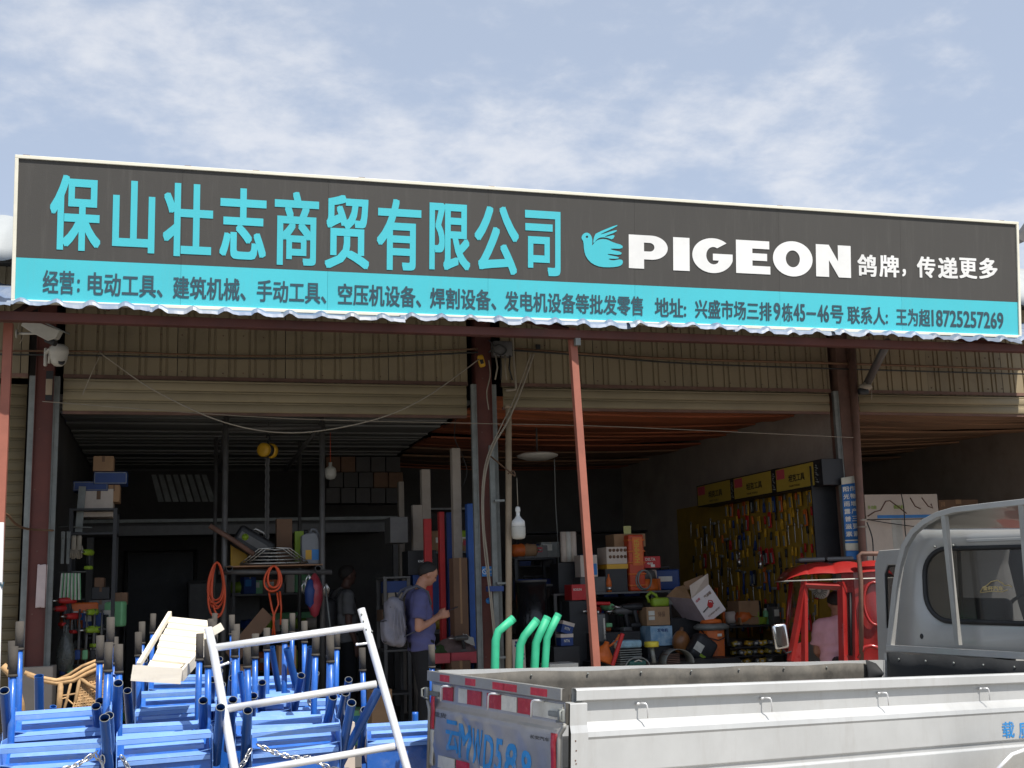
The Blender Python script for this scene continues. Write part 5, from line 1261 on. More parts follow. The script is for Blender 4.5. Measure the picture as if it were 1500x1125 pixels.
# ---- left bay
def Zp(px, py, Y): return pt(px, py, Y).z
rack('dark shelf along the left wall of the left bay, full of small tool boxes', 96, 168, 12.0, 0.5, [0.55, 0.95, 1.30, 2.2, 2.43], M_blackplastic)
for i, (r, m, lb) in enumerate([((136, 668, 166, 690), M_card, 'plain brown carton on top of the stack high at the left wall'),
        ((137, 691, 186, 709), M_navy, 'long dark carton with a pale printed border under the plain brown carton'),
        ((107, 705, 158, 719), M_navy, 'long dark carton lying above the white panel box'),
        ((122, 716, 165, 757), M_cartonwhite, 'large pale grey square box standing above the hanging tools'),
        ((158, 710, 175, 735), M_card, 'small brown carton behind the pale square box'),
        ((134, 860, 160, 878), M_blackplastic, 'black and white printed box on the left shelf'),
        ((130, 879, 163, 896), M_steelgrey, 'grey green box on the left shelf with a thin edge line'),
        ((138, 846, 152, 861), M_carddark, 'dim small carton on the left shelf, top right of the green hangers'),
        ((168, 868, 186, 886), M_carddark, 'dark brown carton lower right of the left shelf')]):
    Y = 12.15 + 0.012 * i
    t, w, h = box_thing('cardboard_box', lb, 'box', r, Y, 0.3, m, tape=None if m is M_navy else M_carddark)
    if m is M_navy:
        for z0_, z1_, x0_, x1_ in ((h - 0.012, h - 0.006, -w / 2 + .006, w / 2 - .006), (0.006, 0.012, -w / 2 + .006, w / 2 - .006), (0.006, h - 0.006, -w / 2 + .006, -w / 2 + .012), (0.006, h - 0.006, w / 2 - .012, w / 2 - .006)):
            MB().bbox((x0_, -0.1525, z0_), (x1_, -0.1505, z1_)).build('border', M_galv, t)
t = thing('pale_board', 'narrow pale grey board standing left of the large pale square box', 'board', pt(117, 778, 12.1))
MB().box((0, 0, 0.21), (0.065, 0.03, 0.44), (0, 0.05, 0)).build('board', M_galv, t)
# hanging bars with green and white handles
hr = thing('hook_rail', 'thin steel rail on the left wall that holds the hanging tools', 'rail', pt(100, 838, 12.05))
MB().cyl((-0.1, 0, 0.0), (0.16, 0, 0.0), 0.006, 8).cyl((-0.1, 0, 0.43), (0.2, 0, 0.42), 0.006, 8).build('rail', M_galv, hr)
M_mint = mat('mint_plastic', (0.20, 0.50, 0.24), 0.45, var=0.1); 
for k in range(6):
    px = 88 + k * 5.6
    t = thing('hanging_level', 'green and white spirit level hanging on the left rail, number %s from the column' % ['first', 'second', 'third', 'fourth', 'fifth', 'sixth'][k], 'spirit level', pt(px, 878 , 12.0), 0, 'green spirit levels hung in a row', rot=(0, 0.03 * (2.5 - k) * 0.6, 0))
    MB().rbox((0, 0, 0.12), (0.020, 0.02, 0.25), 0.003).build('body', M_refwhite, t); MB().rbox((0.011, -0.001, 0.12), (0.010, 0.023, 0.252), 0.003).build('edge', M_mint, t)
for k in range(4):
    px = 91 + k * 8; t = thing('work_glove' if k > 1 else 'saw_blade', ['grey saw blade hung left on the upper rail', 'grey saw blade hung second on the upper rail', 'pale work glove hung on the upper rail, left one', 'pale work glove hung on the upper rail, right one'][k], 'glove' if k > 1 else 'saw blade', pt(px, 826, 12.0))
    if k < 2: MB().box((0, 0, 0.12), (0.03, 0.012, 0.24)).box((0, 0, 0.27), (0.036, 0.02, 0.07)).build('blade', M_galv, t, bevel=0.003)
    else:
        MB().rbox((0, 0, 0.20), (0.045, 0.03, 0.14), 0.014).build('cuff', M_cable, t)
        for j in range(4): MB().cyl((-0.022 + j * 0.015, 0, 0.14), (-0.026 + j * 0.017, 0, 0.04 + 0.012 * abs(j - 1.5)), 0.008, 8).build('finger', M_cable, t)
        MB().cyl((0.02, 0, 0.17), (0.045, 0, 0.10), 0.009, 8).build('thumb', M_cable, t)
# power tool kit
def power_tool(loc, m, label, rz=0.0, s=1.0, group='power tools'):
    t = thing('power_tool', label, 'power tool', loc, rz, group); t.scale = (s, s, s)
    MB().lathe([(0.012, -0.11), (0.03, -0.10), (0.036, -0.03), (0.040, 0.02), (0.038, 0.10), (0.025, 0.12)], 16, (0, 0, 0.20), 'x').build('motor_housing', m, t)
    MB().cyl((-0.11, 0, 0.20), (-0.20, 0, 0.20), 0.016, 12, 0.008).build('chuck', M_chrome, t)
    MB().rbox((0.045, 0, 0.10), (0.045, 0.04, 0.15), 0.014, (0, -0.2, 0)).build('handle', M_blackplastic, t)
    MB().rbox((0.03, 0, 0.02), (0.11, 0.07, 0.042), 0.01).build('battery', m, t)
    return t
for k, (px, py, m, c_) in enumerate([(97, 893, M_red, 'red'), (90, 905, M_red, 'crimson'), (106, 916, M_red, 'small red'), (134, 910, M_lime, 'lime'), (136, 936, M_lime, 'lower lime'), (128, 822, M_lime, 'high lime')]):
    q = pt(px, py + 12, 12.0); power_tool(q, m, c_ + ' power tool hung at the left wall display', rz=rnd.uniform(0.6, 1.4), s=0.8)
t = thing('plastic_bag', 'smoky translucent plastic bag hanging behind the rattan chair', 'plastic bag', pt(95, 985, 11.6))
MB().lathe([(0.0, 0.0), (0.06, 0.02), (0.085, 0.12), (0.07, 0.24), (0.035, 0.34), (0.012, 0.38), (0.02, 0.42), (0.0, 0.43)], 14).build('bag', mat('smoky_plastic', (0.12, 0.13, 0.12), 0.25, var=0.2, bump=0.5, bscale=20, alpha=0.7), t)
for k in range(12):
    px = 92 + (k % 6) * 11; py = 940 + 22 * (k // 6)
    a = pt(px, py, 12.0); t = thing('hanging_tool', 'dark garden tool standing in the left display, %s' % ['beside the column', 'second from the column', 'third from the column', 'behind the plastic bag', 'right of the plastic bag', 'at the right end', 'lower row beside the column', 'lower row second', 'lower row third', 'lower row fourth', 'lower row fifth', 'lower row right end'][k], 'tool', a, 0, 'dark tools in the left wall display')
    MB().cyl((0, 0, -0.1), (0.01, 0, 0.30), 0.009, 8).build('shaft', M_steelgrey, t); MB().rbox((0, 0, -0.12), (0.05, 0.03, 0.09), 0.01).build('head', [M_blackplastic, M_galv, M_navy, M_mint][k % 4], t)
# gantry frame and shelf in the left bay
YG = 12.6
g1 = thing('scaffold_frame', 'dark steel tube gantry with a loaded shelf in the middle of the left bay', 'scaffold', (pt(400, 830, YG).x, YG, FLOOR)); gb = Vector((pt(400, 830, YG).x, YG, FLOOR))
def gpart(pts, r, name='tube', m=M_steelgrey): return MB().tube([p - gb for p in pts], r, 12).build(name, m, g1)
for px, Y in ((330, YG), (472, YG), (316, YG + 1.6), (439, YG + 1.9)):
    x = pt(px, 700, Y).x; gpart([Vector((x, Y, FLOOR)), Vector((x, Y, 3.42))], 0.030 if Y == YG else 0.022, 'upright')
gpart([pt(320, 838, YG - .04), pt(486, 838, YG - .04)], 0.026, 'cross_tube')
for px in (336, 402, 466): 
    p = pt(px, 833, YG - .08); MB().pipe(Vector((p.x, YG + 0.9, p.z)) - gb, Vector((p.x, YG - 0.10, p.z)) - gb, 0.033, 0.005, 16).build('bearer_tube', M_steelgrey, g1)
gpart([pt(330, 628, YG), pt(472, 626, YG)], 0.026, 'top_tube')
gpart([pt(470, 622, YG), pt(417, 690, YG + 1.8)], 0.022, 'top_brace'); gpart([pt(330, 622, YG), pt(322, 690, YG + 1.8)], 0.022, 'top_brace')
gpart([pt(307, 770, YG - .1), pt(340, 790, YG - .1), pt(372, 812, YG - .1)], 0.026, 'loose_tube', M_rust)
shz = pt(400, 829, YG).z
MB().bbox(Vector((pt(330, 829, YG).x, YG - 0.06, shz - 0.005)) - gb, Vector((pt(472, 829, YG).x, YG + 0.85, shz + 0.008)) - gb).build('shelf_board', M_plank_brown, g1)
def on_shelf(px): return Vector((pt(px, 829, YG).x, YG + 0.12, shz + 0.009))
# jerrycan
t = thing('jerrycan', 'grey plastic jerrycan with a yellow and blue label on the hanging shelf', 'canister', on_shelf(456))
M_can = mat('grey_can_plastic', (0.22, 0.23, 0.25), 0.4, var=0.08)
MB().add([(-0.095, -0.07, 0), (0.095, -0.07, 0), (0.095, -0.07, 0.25), (0.07, -0.07, 0.32), (0.03, -0.07, 0.335), (-0.05, -0.07, 0.325), (-0.095, -0.07, 0.30),
          (-0.095, 0.07, 0), (0.095, 0.07, 0), (0.095, 0.07, 0.25), (0.07, 0.07, 0.32), (0.03, 0.07, 0.335), (-0.05, 0.07, 0.325), (-0.095, 0.07, 0.30)],
         [(6, 5, 4, 3, 2, 1, 0), (7, 8, 9, 10, 11, 12, 13)] + [(i, (i + 1) % 7, 7 + (i + 1) % 7, 7 + i) for i in range(7)]).build('body', M_can, t, bevel=0.014, bseg=3)
MB().cyl((-0.045, 0, 0.32), (-0.045, 0, 0.365), 0.022, 16).build('cap', M_blackplastic, t)
MB().tube([(0.0, 0, 0.325), (0.02, 0, 0.37), (0.06, 0, 0.365), (0.09, 0, 0.31), (0.093, 0, 0.24)], 0.015, 10).build('handle', M_can, t)
MB().bbox((-0.055, -0.0725, 0.05), (0.01, -0.071, 0.15)).build('yellow_label', M_yellow, t); MB().bbox((0.011, -0.0725, 0.045), (0.085, -0.071, 0.155)).build('blue_label', M_signblue, t)
t = thing('machine_case', 'black power tool case with a green label leaning on the hanging shelf', 'tool case', on_shelf(366) + Vector((0, 0.1, 0.16)), rot=(0, 0.55, 0))
MB().rbox((0, 0, 0.08), (0.42, 0.18, 0.24), 0.035).build('case', M_blackplastic, t); MB().bbox((-0.17, -0.093, 0.06), (0.14, -0.0905, 0.135)).build('label_plate', M_steelgrey, t)
MB().lathe([(0, -0.002), (0.034, -0.002), (0.036, 0.002)], 16, (-0.11, -0.094, 0.098), rot=(math.pi / 2, 0, 0)).build('green_badge', M_lime, t)
MB().tube([(-0.08, 0, 0.19), (-0.06, 0, 0.235), (0.04, 0, 0.24), (0.06, 0, 0.19)], 0.012, 8).build('handle', M_chrome, t)
t = thing('wire_rack', 'stack of shiny wire grill racks lying on the hanging shelf', 'wire rack', on_shelf(402) + Vector((0, -0.02, 0)))
for k in range(5):
    w_ = 0.34 - 0.05 * k; z = 0.02 + k * 0.035
    MB().tube([(-w_, -0.1, z), (w_, -0.1, z), (w_, 0.1, z), (-w_, 0.1, z)], 0.006 if k else 0.012, 8, closed=True).build('wire_frame', M_chrome, t)
for sx in (-1, 1):
    for k in range(3): MB().tube([(sx * (0.35 - 0.04 * k), -0.11, 0.02), (sx * (0.16 - 0.04 * k), -0.11, 0.17), (0.0, -0.11, 0.18)], 0.005, 6).build('slanted_wire', M_chrome, t)
for r, m, lb in (((432, 778, 446, 822), M_lime, 'small lime green carton behind the grey jerrycan'), ((338, 796, 362, 829), M_yellow, 'yellow plastic packet left of the wire racks on the hanging shelf'), ((405, 760, 428, 800), M_carddark, 'brown carton behind the chain on the hanging shelf')):
    box_thing('cardboard_box', lb, 'box', r, YG + 0.35, 0.15, m, tape=None, rest=shz + 0.009)
# hoses
def coil(label, cx, y0, y1, w, n, Y, m=M_hose):
    t = thing('hose_coil', label, 'hose', pt(cx, y0, Y)); o_ = pt(cx, y0, Y)
    for k in range(n):
        ww = w * rnd.uniform(0.55, 1.0); yb = y1 - rnd.uniform(0, (y1 - y0) * 0.35); sk = rnd.uniform(-3, 3); dy = rnd.uniform(-0.03, 0.03)
        P = []
        for j in range(26):
            a = j / 25 * 2 * math.pi
            x = cx + sk * (1 - math.cos(a)) / 2 + ww / 2 * math.sin(a) * (0.75 + 0.45 * (1 - math.cos(a)) / 2)
            y = y0 + rnd.uniform(-0.3, 0.3) + (yb - y0) * (1 - math.cos(a)) / 2
            P.append(pt(x, y, Y + dy) - o_)
        MB().tube(P, 0.0105, 8, closed=True).build('hose_loop', m, t)
    return t
coil('long orange hose coil hanging from the left gantry post', 318, 824, 906, 26, 6, YG - .12)
coil('round orange hose coil hanging from the middle tube of the shelf', 401, 829, 873, 27, 3, YG - .12)
tt = thing('hose_tail', 'loose orange hose ends hanging below the round coil', 'hose', pt(400, 870, YG - .14)); o_ = pt(400, 870, YG - .14)
for pts in (((394, 868), (398, 890), (402, 905), (399, 930)), ((406, 868), (408, 885), (400, 905), (403, 932)), ((410, 866), (412, 890), (411, 915))):
    MB().tube([pt(x, y, YG - .14) - o_ for x, y in pts], 0.010, 8).build('hose_end', M_hose, tt)
# hoist
t = thing('chain_hoist', 'yellow hand chain hoist hung from the ceiling of the left bay', 'hoist', pt(393, 660, YG + .2), rz=0.9); 
for dx, r_ in ((-0.08, 0.075), (0.045, 0.082)): MB().lathe([(0.02, -0.035), (r_ - 0.012, -0.034), (r_, -0.02), (r_, 0.02), (r_ - 0.012, 0.034), (0.02, 0.035)], 24, (dx, 0, 0), 'x').build('drum_cover', M_yellow, t)
MB().lathe([(0.07, -0.03), (0.07, 0.03)], 20, (-0.02, 0, 0), 'x').build('load_wheel', M_blackplastic, t)
MB().tube([(0, 0, 0.07), (0, 0, 0.10), (0.03, 0, 0.13), (0.02, 0, 0.165), (-0.02, 0, 0.165), (-0.035, 0, 0.14)], 0.011, 8).build('hook', M_blackplastic, t)
zz = pt(393, 660, YG + .2).z
MB().cyl((0, 0, 0.16), (0, 0, 3.40 - zz), 0.008, 6).build('hanger', M_steelgrey, t)
for dx in (-0.045, -0.02, 0.0, 0.015):
    MB().tube([(dx + 0.004 * math.sin(k * 2.1), 0.006 * math.cos(k * 2.1), -0.07 - k * 0.03) for k in range(40)], 0.006, 5).build('hand_chain', M_steelgrey, t)
t = thing('hanging_bulb', 'dim white bulb on a cord inside the left bay', 'light bulb', pt(484, 690, 13.6))
MB().lathe([(0.0, -0.10), (0.05, -0.09), (0.068, -0.05), (0.068, 0.0), (0.06, 0.03), (0.03, 0.05), (0.02, 0.06), (0.02, 0.1), (0, 0.1)], 18).build('bulb', M_whiteplastic, t); MB().cyl((0, 0, 0.1), (0, 0, 0.45), 0.004, 6).build('cord', M_hose, t)
# mezzanine and its load, back of the left bay
mz = thing('loft_deck', 'dark storage deck across the back of the left bay', 'loft', (1.0, 16.4, 2.45))
MB().bbox((-2.1, -0.9, 0), (1.95, 1.5, 0.08)).build('deck', M_darkwall, mz); MB().bbox((-2.1, -0.98, -0.10), (1.95, -0.92, 0.02)).build('edge_beam', M_steelgrey, mz); MB().bbox((-2.1, -0.98, 0.06), (1.95, -0.96, 0.10)).build('edge_rail', M_galv, mz)
for x in (-2.0, 1.8): MB().bbox((x, -0.95, -2.33), (x + 0.08, -0.87, 0)).build('leg', M_steelgrey, mz)
k = 0
for row in range(3):
    for c_ in range(5):
        x0 = 478 + c_ * 22 + (row % 2) * 4; y0 = 738 - row * 23 - 12
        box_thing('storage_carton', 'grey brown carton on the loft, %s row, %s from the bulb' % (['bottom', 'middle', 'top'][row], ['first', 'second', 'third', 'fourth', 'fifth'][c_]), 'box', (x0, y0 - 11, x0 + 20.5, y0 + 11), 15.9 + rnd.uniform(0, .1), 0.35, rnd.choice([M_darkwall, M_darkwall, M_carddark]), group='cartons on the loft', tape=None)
pl = thing('leaning_boards', 'row of dim grey boards leaning on the loft of the left bay', 'boards', pt(265, 735, 15.7)); o_ = pt(265, 735, 15.7)
for k in range(8):
    a = pt(236 + k * 10.8, 735, 15.7) - o_; b = pt(225 + k * 10.6, 694, 15.7) - o_
    MB().add([a + Vector((-0.035, 0, 0)), a + Vector((0.035, 0, 0)), b + Vector((0.03, 0.1, 0)), b + Vector((-0.03, 0.1, 0)), a + Vector((-0.035, 0.02, 0)), a + Vector((0.035, 0.02, 0)), b + Vector((0.03, 0.12, 0)), b + Vector((-0.03, 0.12, 0))],
             [(0, 1, 2, 3), (7, 6, 5, 4), (0, 4, 5, 1), (1, 5, 6, 2), (2, 6, 7, 3), (3, 7, 4, 0)]).build('board', M_galv, pl)
# door recess and cupboard at the back
MB_ = thing('back_door', 'dark grey door in the back wall of the left bay', 'door', (pt(235, 860, 17.9).x, 17.9, FLOOR))
MB().bbox((-0.45, 0, 0), (0.45, 0.05, 2.1)).build('leaf', M_blackplastic, MB_); MB().tube([(-0.48, 0, 0), (-0.48, 0, 2.14), (0.48, 0, 2.14), (0.48, 0, 0)], 0.03, 4).build('frame', M_steelgrey, MB_)
cb_ = thing('cupboard', 'tall dim grey cupboard at the back of the left bay', 'cupboard', (pt(330, 900, 17.0).x, 17.2, FLOOR))
MB().bbox((-0.5, 0, 0), (0.5, 0.5, 1.7)).build('carcass', M_darkwall, cb_, bevel=0.01)
for s_ in (-1, 1): MB().bbox((0.01 if s_ > 0 else -0.48, -0.02, 0.05), (0.48 if s_ > 0 else -0.01, 0, 1.65)).build('door', M_steelgrey, cb_, bevel=0.004)
# shelving behind the standing man
rack('grey shelf unit left of the man with the backpack', 562, 602, 12.7, 0.5, [0.5, 0.95, 1.35, 1.72], M_steelgrey)
for r, m, lb in (((566, 851, 598, 868), M_navy, 'navy boxed item on the grey shelf left of the man'), ((568, 868, 590, 886), M_cable, 'pale sack on the shelf left of the man'), ((560, 893, 582, 910), M_carddark, 'red brown carton below the pale sack'),
                 ((598, 806, 640, 842), M_blackplastic, 'black machine box with white lettering behind the man'), ((606, 842, 645, 905), M_navy, 'dark blue machine under the black lettered box'), ((572, 757, 598, 795), M_steelgrey, 'dim grey tilted panel above the shelf unit')):
    t, w, h = box_thing('stored_box', lb, 'box', r, 12.72 + rnd.uniform(0, .05), 0.35, m, tape=None, text=[('KNOX 永恒', .35, .5, .5, .12)] if 'lettering' in lb else None, tm=M_white)
# posts, racks right of the man
def upright(label, px0, px1, y0, Y, m, dep=0.1, y1=975):
    x0 = pt(px0, 800, Y).x; x1 = pt(px1, 800, Y).x; zt = pt((px0 + px1) / 2, y0, Y).z; zb_ = FLOOR
    o = MB().box((0, 0, (zt - zb_) / 2), (x1 - x0, dep, zt - zb_)).bbox((-(x1 - x0) / 2 - 0.01, -dep / 2 - 0.01, 0), ((x1 - x0) / 2 + 0.01, dep / 2 + 0.01, 0.02)).build('upright_post', m, bevel=0.006)
    o.location = ((x0 + x1) / 2, Y, zb_); return tag(o, label, 'post')
upright('pale rough timber prop behind the man, left one', 618, 631, 688, 12.9, M_plaster)
upright('pale timber prop right of the red post, tall one', 663.5, 676, 657, 12.2, M_plaster)
upright('narrow pale batten further back behind the machines', 584, 592, 706, 14.5, M_plaster)
upright('red steel post of the lift frame beside the man', 643, 650.5, 750, 12.35, M_red)
upright('dark red short post left of the red steel post', 621, 632, 760, 12.4, M_red, 0.06)
upright('blue steel post right of the red post', 653, 662, 751, 12.4, M_navy)
upright('blue steel post against the galvanised guide of the middle column', 684, 693, 738, 12.1, mat('royal_blue', (0.02, 0.09, 0.34), 0.45, var=0.1))
upright('tall white cardboard tube standing behind the red frame', 604, 618, 740, 12.9, M_plaster)
t, w, h = box_thing('tall_carton', 'tall narrow brown cardboard carton between the blue posts', 'box', (667, 817, 688, 970), 12.0, 0.2, M_carddark, rest=FLOOR, tape=M_card)
wb_ = thing('workbench', 'bench with red pink edge trays right of the man', 'bench', (pt(668, 960, 11.9).x, 12.15, FLOOR))
zt = pt(668, 956, 11.85).z - FLOOR
MB().bbox((-0.28, -0.3, zt - 0.1), (-0.07, 0.3, zt)).build('tray', M_pink, wb_, bevel=0.004); MB().bbox((-0.06, -0.3, zt - 0.11), (0.27, 0.3, zt)).build('tray', M_pink, wb_, bevel=0.004)
for x in (-0.26, 0.24): MB().box((x, 0, (zt - .1) / 2), (0.03, 0.5, zt - .1)).build('leg', M_steelgrey, wb_)
bz = zt + FLOOR + 0.001
t = thing('cloth_heap', 'heap of brown and green cloth on the pink trays', 'cloth', (pt(665, 950, 12.0).x, 12.05, bz))
def heap(u, v): 
    a = u * 2 * math.pi; r_ = v
    h_ = 0.15 * (1 - r_ ** 2) * (1 + 0.5 * noise.noise(Vector((math.cos(a) * r_ * 2, math.sin(a) * r_ * 2, 4))))
    return Vector((0.25 * r_ * math.cos(a), 0.18 * r_ * math.sin(a), max(0.0, h_)))
MB().sheet(heap, 36, 12).build('cloth', mat('brown_cloth', (0.16, 0.11, 0.10), 0.95, var=0.25, scale=8, bump=0.6, bscale=20), t)
t = thing('green_rag', 'dark green rag at the left end of the pink trays', 'cloth', (pt(648, 950, 11.95).x, 11.98, bz))
MB().sheet(lambda u, v: heap(u, v) * 0.55, 28, 8).build('cloth', mat('green_cloth', (0.05, 0.10, 0.03), 0.95, var=0.25, scale=8, bump=0.5), t)
t = thing('crumpled_paper', 'crumpled white paper on the heap right of the man', 'paper', pt(687, 935, 11.9))
MB().sheet(lambda u, v: Vector((0.11 * u - 0.05, 0.05 * v, -0.03 + 0.08 * v - 0.05 * u + 0.015 * noise.noise(Vector((u * 4, v * 4, 1))))), 6, 6, False).build('sheet', M_whiteplastic, t, solid=0.002)
power_tool(Vector((pt(677, 955, 11.85).x, 11.9, bz)), M_steelgrey, 'grey angle grinder lying on the pink tray', 0.3, 0.7)
# red bag, oddments under the shelf
t = thing('hanging_bag', 'red and dark blue plastic bag hanging beside the right gantry post', 'bag', pt(461, 905, YG - .1)); 
MB().lathe([(0.0, 0.0), (0.04, 0.03), (0.085, 0.18), (0.08, 0.32), (0.05, 0.40), (0.02, 0.45), (0, 0.46)], 14).build('bag', mat('red_film', (0.40, 0.05, 0.07), 0.3, var=0.3, bump=0.5, bscale=15), t)
MB().lathe([(0.0, 0.1), (0.05, 0.15), (0.06, 0.28), (0.03, 0.38), (0, 0.4)], 12, (-0.05, -0.04, 0)).build('inner_bag', M_navy, t)
for k, (px, py) in enumerate(((446, 858), (452, 848), (478, 862))):
    t = thing('hook_bundle', ['bundle of steel hooks left of the hanging red bag', 'small steel clamp above the hanging red bag', 'bundle of brass and steel keys right of the gantry post'][k], 'hooks', pt(px, py, YG - .12))
    for j in range(5): MB().tube([(0, 0, 0.05), (0.03 * math.cos(j * 1.3), 0.01, 0.0), (0.025 * math.cos(j * 1.3 + .4), 0.0, -0.05 - 0.01 * j)], 0.005, 6).build('hook', M_chrome, t)
t = thing('broom_pole', 'thin grey pole leaning in front of the second man', 'pole', pt(490, 965, 12.4)); o_ = pt(490, 965, 12.4)
MB().tube([pt(477, 860, 12.4) - o_, pt(492, 990, 12.4) - o_], 0.009, 8).build('pole', M_galv, t)
for r, m, Y, lb in (((408, 946, 434, 1010), M_card, 11.9, 'brown carton between the blue handles under the round hose coil'), ((352, 975, 378, 1010), M_card, 11.9, 'brown carton left behind the blue handles'), ((662, 968, 690, 1000), M_carddark, 11.8, 'dark carton below the pink trays'),
                    ((545, 1010, 575, 1065), M_card, 11.4, 'worn brown carton on the floor beside the man'), ((425, 1000, 450, 1040), M_carddark, 12.2, 'dark carton low behind the blue carts')):
    box_thing('cardboard_box', lb, 'box', r, Y, 0.3, m, rest=FLOOR)
t = thing('leaning_board', 'dim brown board leaning under the shelf, left of the round hose', 'board', pt(372, 930, 12.5)); o_ = pt(372, 930, 12.5)
P = [pt(*p, 12.5) - o_ for p in ((330, 955), (385, 890), (400, 905), (345, 975))]
MB().add(P + [p + Vector((0, 0.02, 0)) for p in P], [(3, 2, 1, 0), (4, 5, 6, 7)] + [(i, (i + 1) % 4, 4 + (i + 1) % 4, 4 + i) for i in range(4)]).build('board', M_carddark, t)
t = thing('green_crate', 'bright green plastic crate low behind the tube frame', 'crate', pt(481, 1056, 8.8)); cz = t.location.z; t.location.z = 0.0
gz = cz; w_ = 0.17
MB().bbox((-w_, 0, gz - 0.02), (w_, 0.3, gz)).build('base', M_lime, t)
for k in range(4): MB().bbox((-w_ + k * 0.105, 0.0, gz), (-w_ + k * 0.105 + 0.03, 0.012, gz + 0.10 + 0.03 * (k % 2))).build('slat', M_lime, t)
MB().bbox((-w_ - 0.02, -0.0, 0.0), (w_ + 0.02, 0.32, gz - 0.021)).build('stand', M_cartonwhite, t)
rp_ = wire('curved_bar', 'red curved cart handle low between the tube frame and the truck', 'handle', [(546, 1066, 8.0), (556, 1075, 8.0), (564, 1082, 8.0), (570, 1095, 8.0)], 0.02, M_red)
wire('blue_pipe', 'short upright blue tube behind the cart next to the tailgate', 'tube', [(608, 1043, 7.9), (608, 1140, 7.9)], 0.022, M_blue)

# ---- middle bay
rack('dark metal rack right of the middle post, loaded with tools and cartons', 812, 985, 12.6, 0.55, [0.62, 1.05, Zp(900, 867, 12.6)], M_steelgrey)
ZT = Zp(900, 867, 12.6)
YB = 12.62
B = lambda *a, **k: box_thing(*a, **k)
t, w, h = B('plastic_crate', 'white crate of small round packs with a yellow base on the dark rack', 'crate', (889, 801, 919, 826), YB, 0.3, M_cartonwhite, tape=None)
for r_ in range(2):
    for c_ in range(5): MB().lathe([(0, -0.004), (0.017, -0.004), (0.019, 0.0)], 12, (-w / 2 + 0.045 + c_ * 0.045, -0.152, h * (0.42 + 0.38 * r_)), rot=(math.pi / 2, 0, 0)).build('round_pack', M_carddark, t)
MB().bbox((-w / 2 - .005, -0.155, -0.055), (w / 2 + .005, 0.155, -0.002)).build('yellow_base', M_yellow, t)
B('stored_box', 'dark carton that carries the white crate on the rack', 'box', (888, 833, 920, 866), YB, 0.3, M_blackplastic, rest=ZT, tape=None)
B('cardboard_box', 'brown carton behind and above the white crate', 'box', (900, 782, 946, 801), YB + 0.1, 0.28, M_card)
t = thing('yellow_note', 'small pale yellow card standing on the brown carton above the white crate', 'card', pt(919, 782, YB + .15)); MB().box((0, 0, 0.045), (0.09, 0.01, 0.09)).build('card', mat('pale_yellow', (0.5, 0.5, 0.2), 0.7), t)
t = thing('toolbox_stack', 'orange red ribbed plastic case standing on end beside the white crate', 'tool case', (pt(933, 850, YB).x, YB + 0.1, ZT))
hh_ = pt(933, 783, YB).z - ZT
MB().rbox((0, 0, hh_ / 2), (0.19, 0.26, hh_), 0.02).build('shell', mat('red_orange_plastic', (0.60, 0.07, 0.02), 0.45, var=0.1), t)
for k in range(5): MB().rbox((0, -0.005, hh_ * (0.1 + 0.2 * k)), (0.205, 0.27, 0.02), 0.006).build('rib', M_orange, t)
lettering(MB(), 'HAMMER', (0.03, -0.142, hh_ * 0.5), (0, 0, 1), (-1, 0, 0), hh_ * 0.42, 0.06, 0.02).build('print', M_yellow, t); MB().bbox((-0.05, -0.1405, hh_ * 0.45), (0.07, -0.138, hh_ * 0.95)).build('label', M_orange, t)
t, w, h = B('red_box', 'red printed box lying on top of the orange vacuum', 'box', (934, 815, 968, 832), YB, 0.28, M_red, text=[('DELTA', .35, .62, .42, .25), ('电锤', .42, .3, .25, .18)], tm=M_refwhite, tape=None)
MB().bbox((0.02, -0.1425, 0.01), (0.07, -0.1405, 0.04)).build('label', M_refwhite, t)
t = thing('vacuum_cleaner', 'orange and grey drum vacuum with a coiled hose on the dark rack', 'vacuum', (pt(951, 860, YB).x, YB + 0.14, ZT))
hv = pt(951, 834, YB).z - ZT
MB().lathe([(0.0, 0), (0.16, 0.0), (0.165, 0.03), (0.15, hv * 0.55), (0.0, hv * 0.56)], 24).build('drum', M_orange, t); MB().lathe([(0.0, hv * 0.55), (0.148, hv * 0.55), (0.125, hv * 0.9), (0.08, hv), (0.0, hv)], 24).build('motor_head', M_steelgrey, t)
MB().tube([(-0.08 + 0.09 * math.cos(a / 18 * 6.283), -0.175, 0.12 + 0.11 * math.sin(a / 18 * 6.283)) for a in range(18)], 0.009, 8, closed=True).tube([(-0.07 + 0.08 * math.cos(a / 18 * 6.283), -0.19, 0.125 + 0.105 * math.sin(a / 18 * 6.283)) for a in range(18)], 0.009, 8, closed=True).build('hose', M_galv, t)
t, w, h = B('white_blue_box', 'white box with a blue printed tool behind the middle red post', 'box', (851, 813, 876, 845), YB, 0.2, M_cartonwhite, tape=None); MB().bbox((0.01, -0.1025, 0.02), (w / 2 - .01, -0.1005, h * 0.6)).build('print', M_signblue, t)
B('stored_box', 'grey appliance box under the white and blue box', 'box', (851, 845, 888, 866), YB + .01, 0.3, M_steelgrey, rest=ZT, tape=None)
t, w, h = B('red_box', 'flat red box on the rack left of the middle post', 'box', (838, 856, 862, 879), 12.3, 0.25, M_red, text=[('BOSUN', .1, .6, .5, .15)], tm=M_refwhite, tape=None)
B('stored_box', 'dark stand carrying the flat red box', 'box', (836, 880, 872, 940), 12.32, 0.25, M_blackplastic, rest=FLOOR, tape=None)
wire('red_bar', 'short red horizontal bar behind the middle post', 'bar', [(868, 884, 12.2), (893, 884, 12.2)], 0.022, M_red)
t = thing('bottle', 'orange and silver spray bottle on the rack', 'bottle', (pt(892, 858, YB).x, YB - .0, ZT)); 
